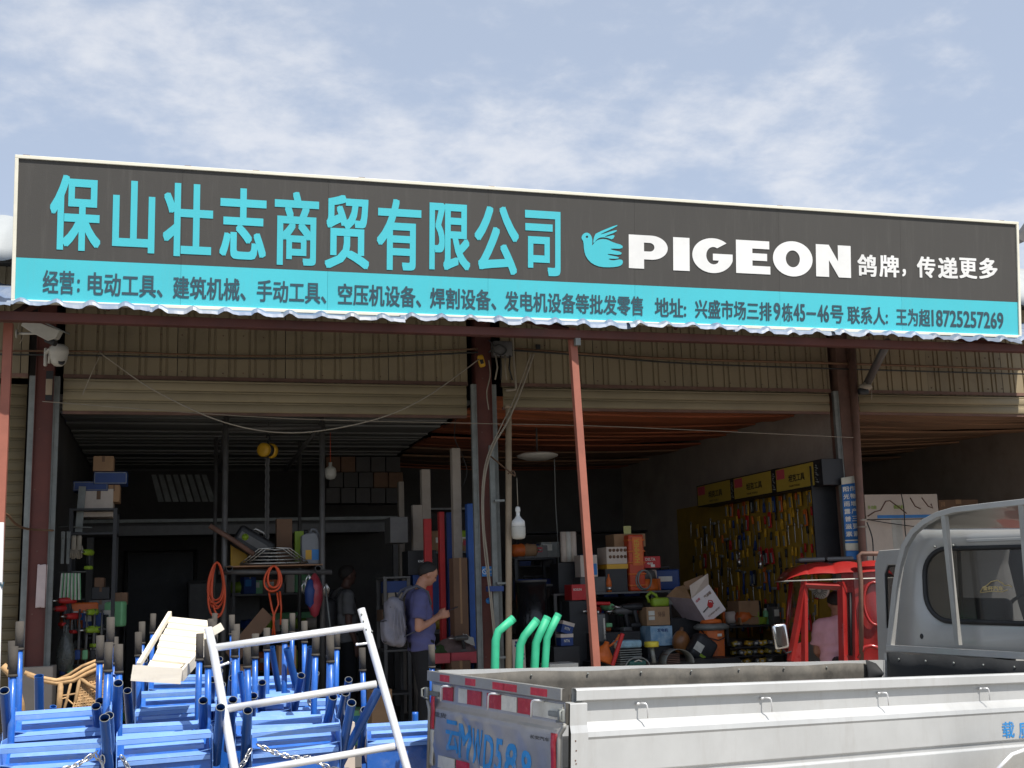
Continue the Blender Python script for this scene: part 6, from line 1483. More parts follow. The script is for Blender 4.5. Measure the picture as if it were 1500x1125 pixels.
MB().lathe([(0, 0), (0.03, 0), (0.032, 0.11), (0.02, 0.15), (0.01, 0.17), (0.01, 0.2), (0, 0.2)], 14).build('bottle', M_orange, t); MB().lathe([(0.032, 0.02), (0.033, 0.02), (0.033, 0.06), (0.032, 0.06)], 14).build('label', M_chrome, t)
for k in range(3):
    o = MB().cyl((0, 0, 0), (0, 0, 0.34), 0.035, 16).build('paper_roll', M_cartonwhite if k != 1 else M_whiteplastic); o.location = (pt(826 + k * 7.5, 823, 12.9).x, 12.9, pt(830, 823, 12.9).z)
    tag(o, ['leftmost upright pale roll left of the middle post', 'middle one of the three upright pale rolls', 'right upright pale roll close to the middle post'][k], 'roll', 'three upright pale rolls')
B('stored_box', 'dark cabinet under the three pale rolls', 'cabinet', (820, 824, 850, 900), 12.88, 0.3, M_blackplastic, rest=FLOOR, tape=None)
# black drums
for k, (px, y0) in enumerate(((783, 852), (800, 858))):
    t = thing('black_drum', ['glossy black drum behind the green pipes, left one', 'glossy black drum behind the green pipes, right one'][k], 'drum', (pt(px, 900, 12.5).x, 12.6 + .2 * k, FLOOR))
    hd = pt(px, y0, 12.5).z - FLOOR
    M_gk = mat('gloss_black', (0.015, 0.015, 0.016), 0.18, var=0.2)
    MB().lathe([(0, 0), (0.17, 0), (0.175, hd * 0.33), (0.18, hd * 0.34), (0.175, hd * 0.36), (0.175, hd * 0.66), (0.18, hd * 0.67), (0.175, hd * 0.69), (0.17, hd), (0, hd)], 24).build('body', M_gk, t); MB().lathe([(0.165, hd - .01), (0.178, hd), (0.178, hd + 0.02), (0.16, hd + 0.02)], 24).build('rim', M_steelgrey, t)
for i, (r, lb, rot_) in enumerate((((821, 911, 838, 928), 'white topped navy box tilted behind the green pipes', (0, 0.3, 0)), ((822, 929, 840, 946), 'navy box with a white lid lower behind the green pipes', None))):
    t, w, h = B('navy_box', lb, 'box', r, 11.9, 0.16, M_navy, tape=None, rot=rot_, text=[('NTN', .25, .3, .45, .25)], tm=M_refwhite); MB().bbox((-w / 2 - .002, -0.083, h * 0.72), (w / 2 + .002, 0.083, h + 0.003)).build('lid', M_cartonwhite, t)
B('stored_box', 'black crate under the navy boxes beside the middle post', 'crate', (812, 947, 850, 972), 11.88, 0.3, M_blackplastic, rest=FLOOR, tape=None)
B('pale_cover', 'long pale panel just above the far truck side, left of the middle post', 'panel', (806, 972, 848, 990), 11.2, 0.3, M_whiteplastic, tape=None)
t, w, h = B('floral_box', 'blue and white patterned parcel right of the beige pipe', 'parcel', (751, 937, 770, 966), 11.8, 0.2, M_cartonwhite, tape=None, rest=FLOOR)
for k in range(14): MB().ball((rnd.uniform(-w / 2 + .01, w / 2 - .01), -0.101, h * rnd.uniform(.72, .98)), (0.012, 0.002, 0.015), 6, 4).build('leaf_print', M_navy, t)
# power tools on the shelves
cols = [(M_mint, 'green'), (M_steelgrey, 'grey'), (M_blackplastic, 'black'), (M_navy, 'blue'), (M_red, 'red'), (M_mint, 'mint green'), (M_orange, 'orange')]
ORD = ['first', 'second', 'third', 'fourth', 'fifth', 'sixth', 'seventh', 'eighth', 'ninth', 'tenth']
for row, z in enumerate((1.05, 0.62)):
    for k in range(9):
        px = 868 + k * 12.5
        if row == 0 and 7 <= k: continue
        m, c_ = cols[(k * 3 + row * 2) % 7]
        power_tool(Vector((pt(px, 900, 12.62).x, 12.66 + rnd.uniform(-.03, .12), z)), m, '%s power tool, %s from the middle post on the %s shelf of the rack' % (c_, ORD[k], ['middle', 'lower'][row]), rnd.uniform(-0.4, 2.2), rnd.uniform(0.85, 1.15))
for k, (px, c_) in enumerate(((872, M_red), (893, M_mint), (915, M_steelgrey), (928, M_blackplastic))):
    power_tool(Vector((pt(px, 900, 12.3).x, 12.35, Zp(px, 925 - 6 * (k % 2), 12.3))), c_, 'tool stacked in front of the rack, %s from the post' % ORD[k], rnd.uniform(0, 2), 1.1)
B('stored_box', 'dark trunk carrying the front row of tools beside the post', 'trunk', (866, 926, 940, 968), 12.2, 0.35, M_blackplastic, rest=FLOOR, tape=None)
t = thing('gas_canister', 'tall grey tool battery charger beside the middle post', 'charger', (pt(880, 930, 12.1).x, 12.1, Zp(880, 942, 12.1)))
MB().rbox((0, 0, 0.16), (0.10, 0.10, 0.30), 0.02).build('body', M_steelgrey, t); MB().bbox((0.015, -0.055, 0.04), (0.035, -0.05, 0.26)).build('stripe', M_chrome, t); MB().cyl((-0.02, 0, 0.3), (-0.02, 0, 0.345), 0.014, 10).build('neck', M_chrome, t)
# saw, carton and the big open carton
t, w, h = B('cardboard_box', 'brown carton with two white labels below the lime chainsaw', 'box', (948, 889, 982, 916), 12.2, 0.25, M_card, text=[('环保', .5, .45, .3, .3)], tm=M_carddark)
MB().bbox((-w * 0.42, -0.1275, h * 0.55), (-w * 0.16, -0.1265, h * 0.8)).build('label', M_refwhite, t); MB().bbox((-w * 0.42, -0.1275, h * 0.3), (-w * 0.16, -0.1265, h * 0.5)).build('label', M_refwhite, t)
zc_ = pt(965, 889, 12.2).z
t = thing('chainsaw', 'lime green chainsaw lying on the labelled brown carton', 'chainsaw', (pt(965, 886, 12.25).x, 12.32, zc_))
MB().rbox((0.04, 0, 0.05), (0.2, 0.12, 0.10), 0.03).build('body', M_lime, t); MB().tube([(-0.08, 0, 0.05), (-0.11, 0, 0.12), (-0.06, 0, 0.16), (0.0, 0, 0.13), (0.02, 0, 0.08)], 0.017, 10).build('rear_handle', M_lime, t); MB().bbox((0.12, -0.005, 0.02), (0.32, 0.005, 0.08)).build('guide_bar', M_galv, t)
t, w, h = B('blue_white_box', 'blue and white box with mountain print under the brown carton', 'box', (954, 917, 986, 946), 12.1, 0.3, mat('pale_blue_print', (0.45, 0.6, 0.7), 0.6, var=0.3, scale=14, col2=(0.12, 0.30, 0.5)), tape=None, text=[('发电机', .3, .7, .5, .18)], tm=M_navy)
B('stored_box', 'dark carton under the blue and white printed box', 'box', (950, 947, 990, 975), 12.1, 0.3, M_blackplastic, rest=FLOOR, tape=None)
bigY = 12.0
ob = thing('open_carton', 'big open white carton with a red chainsaw picture tipped on its corner', 'box', pt(1025, 880, bigY)); o_ = pt(1025, 880, bigY)
fr_ = [pt(*p, bigY) - o_ for p in ((1013, 877), (1038, 856), (1063, 893), (1036, 913))]
lf_ = [pt(1013, 877, bigY) - o_, pt(1036, 913, bigY) - o_, pt(1000, 905, bigY + .3) - o_, pt(976, 874, bigY + .35) - o_]
dn = Vector((0.02, 0.28, 0.05))
MB().add(fr_ + [p + dn for p in fr_], [(0, 3, 2, 1), (1, 2, 6, 5), (2, 3, 7, 6)]).build('printed_side', mat('carton_print', (0.68, 0.62, 0.60), 0.7, var=0.05), ob, solid=0.005)
MB().add(lf_, [(0, 1, 2, 3)]).build('shaded_side', mat('carton_shaded', (0.33, 0.26, 0.28), 0.75, var=0.15), ob, solid=0.005)  # shade on this side is put into its darker purple tone
MB().add([fr_[0], fr_[1], pt(1037, 840, bigY - .1) - o_, pt(1010, 858, bigY - .05) - o_], [(0, 1, 2, 3)]).build('top_flap', M_cartonwhite, ob, solid=0.004)
MB().add([lf_[0], lf_[3], pt(990, 860, bigY + .25) - o_ , pt(1003, 857, bigY + .1) - o_], [(0, 1, 2, 3)]).add([fr_[0] + dn, fr_[1] + dn, pt(1030, 842, bigY + .4) - o_, pt(1002, 853, bigY + .4) - o_], [(0, 1, 2, 3)]).build('inner_flap', M_card, ob, solid=0.004)
ue = (fr_[3] - fr_[0]).normalized(); ve = (fr_[1] - fr_[0]).normalized()
exv = (fr_[1] - fr_[0]); eyv = (fr_[3] - fr_[0])
def cp(a, b): return fr_[0] + exv * a + eyv * b + Vector((0, -0.006, 0))
MB().tube([cp(0.12, 0.62), cp(0.45, 0.58)], 0.007, 6).build('saw_blade_print', M_steelgrey, ob)
MB().ball(cp(0.55, 0.58), (0.035, 0.003, 0.032), 12, 8).tube([cp(0.5, 0.5), cp(0.6, 0.42), cp(0.72, 0.5), cp(0.7, 0.62)], 0.006, 6).build('saw_print', M_red, ob)
ppu = (cp(0.9, 0.2) - cp(0.3, 0.2)).normalized()
lettering(MB(), '汽油锯', cp(0.50, 0.30), ve, -ue, 0.10, 0.035, 0.02).build('print', M_carddark, ob); lettering(MB(), 'CHAIN SAW', cp(0.2, 0.88), ve, -ue, 0.17, 0.02, 0.01).build('print', M_carddark, ob)
lettering(MB(), '金牌', cp(0.08, 0.22), ve, -ue, 0.06, 0.03, 0.02).build('print', M_pink, ob)
B('stored_box', 'dark machine heap under the tipped white carton', 'machine', (984, 905, 1028, 940), 12.25, 0.3, M_blackplastic, rest=FLOOR, tape=None)
# orange bucket
t = thing('orange_bucket', 'tall orange bin with a grey rim and an eye bolt beside the tipped carton', 'bin', (pt(1052, 940, 11.9).x, 12.05, FLOOR))
hb = pt(1050, 920, 11.9).z - FLOOR
MB().lathe([(0, 0), (0.12, 0), (0.145, hb), (0, hb)], 8).build('bin', M_orange, t, bevel=0.01); MB().lathe([(0.13, hb - 0.03), (0.19, hb - 0.01), (0.195, hb + 0.02), (0.15, hb + 0.045), (0, hb + 0.05)], 28).build('rim', M_galv, t)
MB().lathe([(0, hb + .04), (0.12, hb + 0.05), (0.11, hb + 0.085), (0.03, hb + 0.10), (0, hb + 0.1)], 24).build('lid', M_orange, t); MB().tube([(0.03 + 0.02 * math.cos(a * .628), 0, hb + 0.115 + 0.02 * math.sin(a * .628)) for a in range(10)], 0.005, 6, closed=True).build('eye_bolt', M_galv, t)
MB().tube([(-0.15, -0.05, hb - .02), (-0.1, -0.13, hb - 0.10), (0.0, -0.165, hb - 0.13), (0.1, -0.13, hb - 0.10), (0.15, -0.05, hb - .02)], 0.006, 8).build('cord', M_blackplastic, t); MB().bbox((0.0, -0.146, hb - .09), (0.05, -0.143, hb - .06)).build('label', M_refwhite, t)
# sack & dark bag
t = thing('sack', 'brown plastic wrapped bundle between the printed box and the dark bag', 'sack', (pt(998, 945, 12.0).x, 12.0, Zp(998, 955, 12.0))); MB().ball((0, 0, 0.10), (0.10, 0.09, 0.13), 16, 12).build('sack', mat('wrapped_brown', (0.25, 0.10, 0.03), 0.35, var=0.3, bump=0.5, bscale=16), t); MB().cyl((0, 0, 0.2), (0.02, 0, 0.26), 0.03, 10, 0.015).build('neck', M_cableb, t)
t = thing('dark_bag', 'black tool bag with a white label leaning by the orange bin', 'bag', (pt(1020, 960, 11.8).x, 11.85, Zp(1020, 968, 11.8)), rot=(0, 0.6, 0)); MB().rbox((0, 0, 0.14), (0.26, 0.2, 0.28), 0.05).build('bag', M_blackplastic, t); MB().bbox((-0.12, -0.104, 0.08), (-0.02, -0.101, 0.17)).build('label', M_refwhite, t); MB().bbox((-0.02, -0.104, 0.05), (0.05, -0.101, 0.08)).build('green_label', M_lime, t)
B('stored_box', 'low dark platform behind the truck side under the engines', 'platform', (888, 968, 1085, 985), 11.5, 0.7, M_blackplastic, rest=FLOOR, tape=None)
# engines
YE = 11.3
for k, (px, lb) in enumerate(((925, 'air cooled engine with pale blue cover and fins behind the truck bed'), )):
    t = thing('engine', lb, 'engine', (pt(px, 970, YE).x, YE + .1, Zp(px, 975, YE)))
    for j in range(7): MB().rbox((0, 0, 0.02 + j * 0.022), (0.24 - 0.01 * (j % 2), 0.2, 0.010), 0.003).build('cooling_fin', M_galv, t)
    MB().rbox((0, 0, 0.21), (0.25, 0.2, 0.075), 0.02).build('valve_cover', mat('pale_blue_metal', (0.30, 0.50, 0.62), 0.4, var=0.3, scale=12, dirt=0.4), t); MB().cyl((-0.15, -0.05, 0.2), (-0.11, -0.05, 0.2), 0.03, 14).build('port', M_cable, t)
t = thing('yellow_plug', 'yellow round cap on a grey machine neck behind the truck bed', 'cap', (pt(960, 945, YE).x, YE + .1, Zp(960, 948, YE))); MB().lathe([(0, 0), (0.075, 0), (0.075, 0.05), (0.06, 0.055), (0, 0.055)], 20).build('cap', mat('bright_yellow', (0.75, 0.62, 0.06), 0.45), t); MB().cyl((0.02, 0, -0.16), (0.0, 0, 0.0), 0.022, 12).build('neck', M_galv, t)
t = thing('engine_shroud', 'curved grey engine shroud with slats behind the truck bed', 'engine part', (pt(992, 970, YE).x, YE + .1, Zp(992, 975, YE)))
def shr(u, v): a = R(200 - 210 * u); return Vector((0.02 + 0.14 * math.cos(a) * (1 + .2 * (u > .5)), -0.1 + 0.2 * v, 0.03 + 0.13 * max(-0.1, math.sin(a))))
MB().sheet(shr, 20, 2).build('shroud', M_galv, t, solid=0.004)
for j in range(7): MB().box((-0.03, -0.02, 0.01 + j * 0.017), (0.14, 0.12, 0.006)).build('fin', M_rust, t)
t = thing('small_engine', 'round wire guard with a dark green tank in front of the engine', 'engine part', (pt(934, 972, YE - .1).x, YE - .1, Zp(934, 978, YE - .1)))
MB().tube([(0.13 * math.cos(R(a)), 0, 0.10 * math.sin(R(a))) for a in range(0, 181, 12)], 0.007, 8).build('guard', M_galv, t); MB().rbox((0, 0.03, 0.04), (0.18, 0.1, 0.06), 0.02).build('tank', mat('dark_green_metal', (0.02, 0.10, 0.08), 0.3), t); MB().tube([(-0.04, -0.02, 0.06), (0, -0.03, 0.075), (0.04, -0.02, 0.06)], 0.006, 6).build('grip', M_refwhite, t)
wire('red_bar', 'bright red square bar standing askew right of the middle post', 'bar', [(897, 975, 11.2), (912, 928, 11.2)], 0.022, M_red)
t = thing('orange_cone', 'orange funnel shaped machine hood at the foot of the middle post', 'machine part', (pt(880, 968, 11.4).x, 11.4, Zp(880, 968, 11.4)), rot=(0, 0.4, 0)); MB().lathe([(0.0, 0), (0.11, 0.0), (0.10, 0.08), (0.03, 0.16), (0.025, 0.2), (0, 0.2)], 20).build('hood', M_orange, t); MB().tube([(0.03, 0, 0.16), (0.1, 0, 0.25), (0.12, 0, 0.3), (0.10, 0, 0.31), (0.08, 0, 0.22)], 0.012, 8).build('handle', M_orange, t)
t, w, h = B('cardboard_box', 'plain brown carton on the bench below the tool wall, upper one', 'box', (1083, 880, 1113, 903), 12.9, 0.3, M_card)
B('cardboard_box', 'plain brown carton on the bench below the tool wall, lower one', 'box', (1084, 904, 1112, 915), 12.88, 0.3, M_card)
rack('dark bench below the yellow tool wall', 1062, 1150, 12.85, 0.6, [0.6, Zp(1100, 916, 12.85)], M_blackplastic, 'workbench')
M_yp = mat('yellow_packet', (0.42, 0.30, 0.03), 0.5, var=0.3, scale=9)
for k in range(26):
    px = 1078 + (k % 9) * 7.5 + rnd.uniform(-2, 2); row = k // 9
    t = thing('small_packet', '%s small tool packet, %s from the left in the %s row under the bench' % (['yellow', 'grey', 'dark yellow'][k % 3], ORD[k % 9], ['top', 'middle', 'bottom'][row]), 'packet', (pt(px, 930, 12.6).x, 12.6 + rnd.uniform(0, .1), [0.82, 0.72, 0.62][row]), rnd.uniform(-.4, .4), 'packets under the bench')
    MB().rbox((0, 0, 0.03), (0.07, 0.05, 0.05), 0.006, (0, rnd.uniform(-.4, .4), 0)).build('packet', [M_yp, M_steelgrey, M_yellow][k % 3], t); MB().box((0, -0.027, 0.03), (0.03, 0.002, 0.02)).build('label', M_refwhite, t)
for k in range(3): tag(MB().box((0, 0, 0), (0.7, 0.3, 0.015)).build('shelf_plank', M_blackplastic), ['top', 'middle', 'bottom'][k] + ' thin plank carrying packets under the dark bench', 'plank').location = (pt(1108, 930, 12.7).x, 12.72, [0.81, 0.71, 0.61][k])
# tool wall on the plastered partition
XW = 7.05
tw = thing('tool_wall', 'yellow pegboard with lit header boxes on the plaster partition of the middle bay', 'display board', (XW, 13.2, 0))
def wl_(px, py, X=XW): return atX(px, py, X)
MB().bbox((-0.03, -1.45, 0.85), (-0.005, 2.6, 2.62)).build('pegboard', mat('pegboard_yellow', (0.36, 0.225, 0.03), 0.6, var=0.15, scale=5), tw)
MB().bbox((-0.30, -1.66, 1.62), (-0.005, -1.64 + 0.0, 2.78)).build('end_panel', M_blackplastic, tw)
M_hdr = mat('header_yellow', (0.46, 0.33, 0.05), 0.5, var=0.05)
for (x0, x1, yt0, yt1, yb0, yb1) in ((1134.5, 1192, 687.6, 674, 716.5, 705), (1073, 1130, 700, 688, 727, 716), (1020, 1070, 712, 701, 737, 728)):
    a = atX(x0, yt0, XW - .28); b = atX(x1, yt1, XW - .28); c = atX(x0, yb0, XW - .28)
    o_ = Vector((XW, 13.2, 0)); y0_, y1_ = a.y - 13.2, b.y - 13.2; z1_ = (a.z + b.z) / 2; z0_ = z1_ - 0.285
    hbx = MB().bbox((-0.28, y1_ - 0.16, z0_), (-0.005, y0_, z1_)).build('header_box', M_blackplastic, tw, bevel=0.004)
    L_ = y0_ - y1_
    MB().bbox((-0.284, y1_ + L_ * 0.02, z0_ + .015), (-0.281, y0_ - L_ * 0.03, z1_ - .015)).build('yellow_face', M_hdr, hbx)
    MB().bbox((-0.287, y0_ - L_ * 0.26, z0_ + 0.15), (-0.2845, y0_ - L_ * 0.05, z1_ - .025)).build('red_mark', M_pink, hbx)
    lettering(MB(), '坦克工具', (-0.2865, y0_ - L_ * 0.36, z0_ + .095), (0, -1, 0), (0, 0, 1), L_ * 0.40, 0.085, 0.03).build('lettering', M_blackplastic, hbx)
    lettering(MB(), 'TANK TOOLS', (-0.2865, y0_ - L_ * 0.36, z0_ + .04), (0, -1, 0), (0, 0, 1), L_ * 0.28, 0.022, 0.01).build('lettering', M_blackplastic, hbx)
    for k in range(8): MB().tube([(-0.287, y1_ - 0.12 + L_ * (0.05 + .02 * (k % 3)), z0_ + 0.04 + .025 * k), (-0.287, y1_ - L_ * (0.02 + .02 * (k % 2)), z0_ + 0.05 + .026 * k)], 0.007, 5).build('silver_print', M_galv, hbx)
M_toolmats = [M_yellow, M_yellow, M_orange, M_blackplastic, M_navy, M_red, M_yellow]
protos = {}
def wall_tool(kind, mk, loc, label, rx=0.0):
    key = (kind, mk)
    if key not in protos:
        t = thing('hanging_' + ['pliers', 'screwdriver', 'wrench', 'hammer', 'packed_tool'][kind], label, ['pliers', 'screwdriver', 'wrench', 'hammer', 'packed tool'][kind], loc, 0, 'hand tools hung on the yellow wall')
        m = M_toolmats[mk]
        if kind == 0:
            for s_ in (-1, 1): MB().tube([(0, s_ * 0.006, 0), (0, s_ * 0.022, -0.05), (0, s_ * 0.018, -0.12)], 0.009, 8).build('grip', m, t)
            MB().rbox((0, 0, 0.03), (0.012, 0.03, 0.07), 0.005).build('jaws', M_galv, t)
        elif kind == 1:
            MB().cyl((0, 0, 0.0), (0, 0, 0.10), 0.016, 10, 0.013).build('handle', m, t); MB().cyl((0, 0, 0), (0, 0, -0.13), 0.004, 6).build('blade', M_galv, t)
        elif kind == 2:
            MB().rbox((0, 0, 0), (0.008, 0.018, 0.20), 0.003).build('shank', M_chrome, t); MB().lathe([(0.012, -0.006), (0.022, -0.006), (0.022, 0.006), (0.012, 0.006)], 12, (0, 0, 0.11), 'x').build('ring', M_chrome, t)
        elif kind == 3:
            MB().cyl((0, 0, 0.06), (0, 0, -0.18), 0.013, 8).build('handle', m, t); MB().rbox((0, 0, 0.07), (0.03, 0.10, 0.032), 0.006).build('head', M_galv, t)
        else:
            MB().rbox((0, 0, 0), (0.012, 0.075, 0.19), 0.004).build('card_pack', m, t); MB().rbox((-0.012, 0, -0.02), (0.016, 0.03, 0.12), 0.006).build('tool', M_galv, t)
        protos[key] = t; return t
    o = copy_tree(protos[key]); o.location = loc; o.rotation_euler = (rx, 0, 0); o['label'] = label; return o
KN = ['pliers', 'screwdriver', 'wrench', 'hammer', 'carded tool']; CN = ['yellow gripped', 'yellow', 'orange', 'black', 'blue', 'red', 'bright yellow']
rowsz = [2.48, 2.26, 2.06, 1.85, 1.62, 1.42, 1.22, 1.04]
for r_, z in enumerate(rowsz):
    y = 11.82 + 0.04 * r_; k = 0
    while y < (15.3 if r_ else 14.2):
        kind = rnd.choice([0, 1, 2, 3, 4, 4, 1]) if r_ else rnd.choice([4, 1, 4, 0]); mk = rnd.randrange(7)
        wall_tool(kind, mk, Vector((XW - 0.05 - rnd.uniform(0, .03), y, z + rnd.uniform(-.03, .03))), '%s %s, %s from the near end, tool wall row %s' % (CN[mk] if kind != 2 else 'steel', KN[kind], (ORD + ['eleventh', 'twelfth', 'thirteenth', 'fourteenth', 'fifteenth', 'sixteenth', 'seventeenth', 'eighteenth', 'nineteenth', 'twentieth'] + ['twenty-' + q for q in ORD[:9]] + ['thirtieth'] + ['thirty-' + q for q in ORD[:9]] + ['fortieth'])[k], ['one', 'two', 'three', 'four', 'five', 'six', 'seven', 'eight'][r_]), rnd.uniform(-.15, .15))
        y += rnd.uniform(0.085, 0.155) * (1 + 0.12 * (y - 11.8)); k += 1
t = thing('spray_gun', 'chrome spray gun with a cup in front of the tool wall, right one', 'spray gun', wl_(1114, 825, XW - .2)); MB().lathe([(0, -0.07), (0.03, -0.07), (0.032, 0.02), (0.012, 0.035), (0.01, 0.06), (0, 0.06)], 14).build('cup', M_chrome, t); MB().tube([(0, 0, 0.05), (0, -0.02, 0.10), (0, 0.04, 0.12)], 0.012, 8).build('gun', M_chrome, t)
c_ = copy_tree(t); c_.location = wl_(1083, 822, XW - .2); c_['label'] = 'chrome spray gun with a cup in front of the tool wall, left one'
for c2 in (t, c_): c2['group'] = 'spray guns at the tool wall'
for k, (px0, px1, y0) in enumerate(((1217, 1224, 762), (1225, 1232, 765))):
    upright(['pale aluminium rail leaning at the near end of the tool wall, left one', 'pale aluminium rail leaning at the near end of the tool wall, right one'][k], px0, px1, y0, 11.7, M_galv, 0.03)
# far shelves of the middle bay
rack('dim shelf rack far back in the middle bay', 760, 1000, 17.0, 0.5, [0.9, 1.4, 1.9, 2.4], M_blackplastic)
for k in range(14):
    x0 = 770 + (k % 7) * 31; row = k // 7; z_ = [1.401, 1.901][row]
    box_thing('storage_carton', 'dim carton on the far rack of the middle bay, %s shelf, %s from the left' % (['lower', 'upper'][row], ORD[k % 7]), 'box', (x0, 0, x0 + rnd.uniform(14, 26), 0), 17.05, 0.3, rnd.choice([M_carddark, M_navy, M_darkwall, M_mint]), group='cartons on the far rack', tape=None) if False else None
    Xc = pt(x0, 850, 17.1).x; t = thing('storage_carton', 'dim carton on the far rack of the middle bay, %s shelf, %s from the left' % (['lower', 'upper'][row], ORD[k % 7]), 'box', (Xc, 17.25, z_), 0, 'cartons on the far rack')
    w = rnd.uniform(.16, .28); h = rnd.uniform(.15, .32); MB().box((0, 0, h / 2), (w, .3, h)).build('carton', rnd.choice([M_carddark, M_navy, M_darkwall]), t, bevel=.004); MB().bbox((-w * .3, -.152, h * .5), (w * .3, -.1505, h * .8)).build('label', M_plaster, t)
wire('cable', 'thin grey cord hanging from the red boards, left of the middle post', 'cord', [(812, 672, 13), (814, 740, 13), (817, 790, 13), (818, 830, 13)], 0.006, M_galv)

# ---- right bay
t, w, h = B('appliance_carton', 'large white carton printed with excavators and a blue stripe in the right bay', 'box', (1269, 724, 1376, 760), 13.3, 0.6, M_cartonwhite, tape=None)
for k, pts in enumerate((((0.12, .25), (0.3, .75), (0.5, .9), (0.62, .7), (0.8, .35)),)):
    pass
def pr(x, z): return Vector((-w / 2 + x * w, -0.303, z * h))
MB().tube([pr(.02, .12), pr(.12, .3), pr(.2, .35), pr(.28, .72), pr(.34, .74), pr(.46, .45), pr(.55, .22)], 0.008, 6).build('arm_print', M_rust, t)
MB().tube([pr(.62, .85), pr(.68, .5), pr(.75, .4)], 0.008, 6).tube([pr(.78, .85), pr(.86, .5), pr(.92, .42), pr(.9, .6)], 0.008, 6).build('arm_print', M_rust, t)
MB().bbox((-w / 2 + .15 * w, -0.3035, 0.01), (w / 2 - .01, -0.3015, 0.05)).build('blue_stripe', M_signblue, t)
lettering(MB(), '多功能', pr(.03, .4), (1, 0, 0), (0, 0, 1), .12 * w, .05, .02).build('print', M_lime, t); lettering(MB(), '微耕机', pr(.38, .4) + Vector((0, -.001, 0)), (1, 0, 0), (0, 0, 1), .14 * w, .05, .02).build('print', M_lime, t)
t, w, h = B('appliance_carton', 'huge plain white carton under the printed one in the right bay', 'box', (1270, 761, 1380, 905), 13.28, 0.62, M_cartonwhite, tape=M_whiteplastic, rest=FLOOR)
B('cardboard_box', 'dull brown carton right of the printed excavator carton', 'box', (1376, 732, 1434, 748), 13.6, 0.4, M_carddark, text=[('回', .05, .4, .1, .4)], tm=M_card)
B('stored_box', 'dark crate stack carrying the dull brown carton behind the cab', 'box', (1378, 749, 1450, 900), 13.6, 0.4, M_blackplastic, rest=FLOOR, tape=None)

# ---- loose goods that fill the shelves and floors of the two bays
GM = [M_carddark, M_card, M_blackplastic, M_navy, M_red, M_lime, M_steelgrey, M_orange, M_mint, M_galv, M_yp, M_cartonwhite]
GN = ['old brown', 'brown', 'black', 'navy', 'red', 'lime', 'grey', 'orange', 'green', 'dull metal', 'yellow', 'pale']
def goods(kind, mi, loc, where, s=1.0):
    nm = ['small_carton', 'spray_can', 'cable_coil', 'tool_case', 'motor'][kind]; ct = ['box', 'can', 'coil', 'tool case', 'motor'][kind]
    t = thing(nm, '%s %s %s' % (GN[mi], ct, where), ct, loc, rnd.uniform(-.5, .5), 'loose stock in the shop'); m = GM[mi]
    if kind == 0:
        w, d, h = [s * rnd.uniform(.10, .24) for _ in range(3)]
        MB().box((0, 0, h / 2), (w, d, h)).build('carton', m, t, bevel=.004); MB().bbox((-w * .38, -d / 2 - .0015, h * .45), (w * .1, -d / 2, h * .85)).build('label', rnd.choice([M_refwhite, M_pink, M_signblue, M_yellow]), t)
        MB().bbox((-w * .05, -d / 2 - .001, h * .9), (w * .05, d / 2, h + .001)).build('tape', M_cable, t)
    elif kind == 1:
        MB().lathe([(0, 0), (.032, 0), (.033, .14), (.02, .16), (0, .16)], 12).build('can', m, t); MB().cyl((0, 0, .16), (0, 0, .185), .017, 10).build('cap', M_refwhite, t)
    elif kind == 2:
        for j in range(5): MB().tube([((.09 + .004 * j) * math.cos(a * .45), (.09 + .003 * j) * math.sin(a * .45), .012 + .016 * j) for a in range(14)], .009, 6, closed=True).build('turn', m, t)
    elif kind == 3:
        MB().rbox((0, 0, .12), (.34, .10, .24), .02).build('case', m, t); MB().tube([(-.05, 0, .23), (-.05, 0, .27), (.05, 0, .27), (.05, 0, .23)], .011, 8).build('handle', M_blackplastic, t); MB().bbox((-.08, -.053, .10), (.08, -.0505, .16)).build('label', M_refwhite, t)
    else:
        MB().lathe([(0, -.12), (.07, -.11), (.075, -.02), (.085, 0), (.075, .02), (.07, .1), (.03, .12), (0, .12)], 18, (0, 0, .09), 'x').build('motor_body', m, t); MB().cyl((.12, 0, .09), (.17, 0, .09), .012, 8).build('shaft', M_chrome, t); MB().box((0, 0, .01), (.2, .14, .018)).build('foot', M_steelgrey, t)
    return t
OW = ['one', 'two', 'three', 'four', 'five', 'six', 'seven', 'eight', 'nine', 'ten', 'eleven', 'twelve']
def row_of(n, px0, px1, Y, z, where, kinds=(0, 0, 1, 2, 3, 4), s=1.0):
    for k in range(n):
        px = px0 + (px1 - px0) * (k + .5) / n + rnd.uniform(-2, 2)
        goods(rnd.choice(kinds), rnd.randrange(12), Vector((pt(px, 900, Y).x, Y + rnd.uniform(-.05, .12), z)), '%s, number %s from left' % (where, OW[k]), s)
row_of(7, 985, 1060, 13.2, FLOOR + .55, 'behind the tipped carton')
tag(MB().bbox((pt(975, 900, 13.3).x, 13.0, FLOOR), (pt(1075, 900, 13.3).x, 13.6, FLOOR + .548)).build('low_platform', M_blackplastic), 'low black platform behind the tipped white carton', 'platform')
row_of(8, 1062, 1150, 13.0, pt(1100, 916, 12.85).z + .002, 'on the bench below the tool wall')
row_of(6, 760, 812, 13.4, 1.42, 'on the rack behind the black drums')
rack('dim rack behind the black drums at the left of the middle bay', 756, 818, 13.25, .45, [.6, 1.0, 1.418, 1.9], M_blackplastic)
row_of(5, 760, 812, 13.4, 1.002, 'low on the rack behind the black drums')
row_of(5, 760, 812, 13.4, 1.902, 'high on the rack behind the black drums')
row_of(7, 870, 985, 13.05, ZT + .001, 'at the back of the loaded rack', (0, 0, 3))
row_of(6, 640, 700, 13.5, 1.5, 'on the rack behind the blue posts', (0, 0, 3, 4))
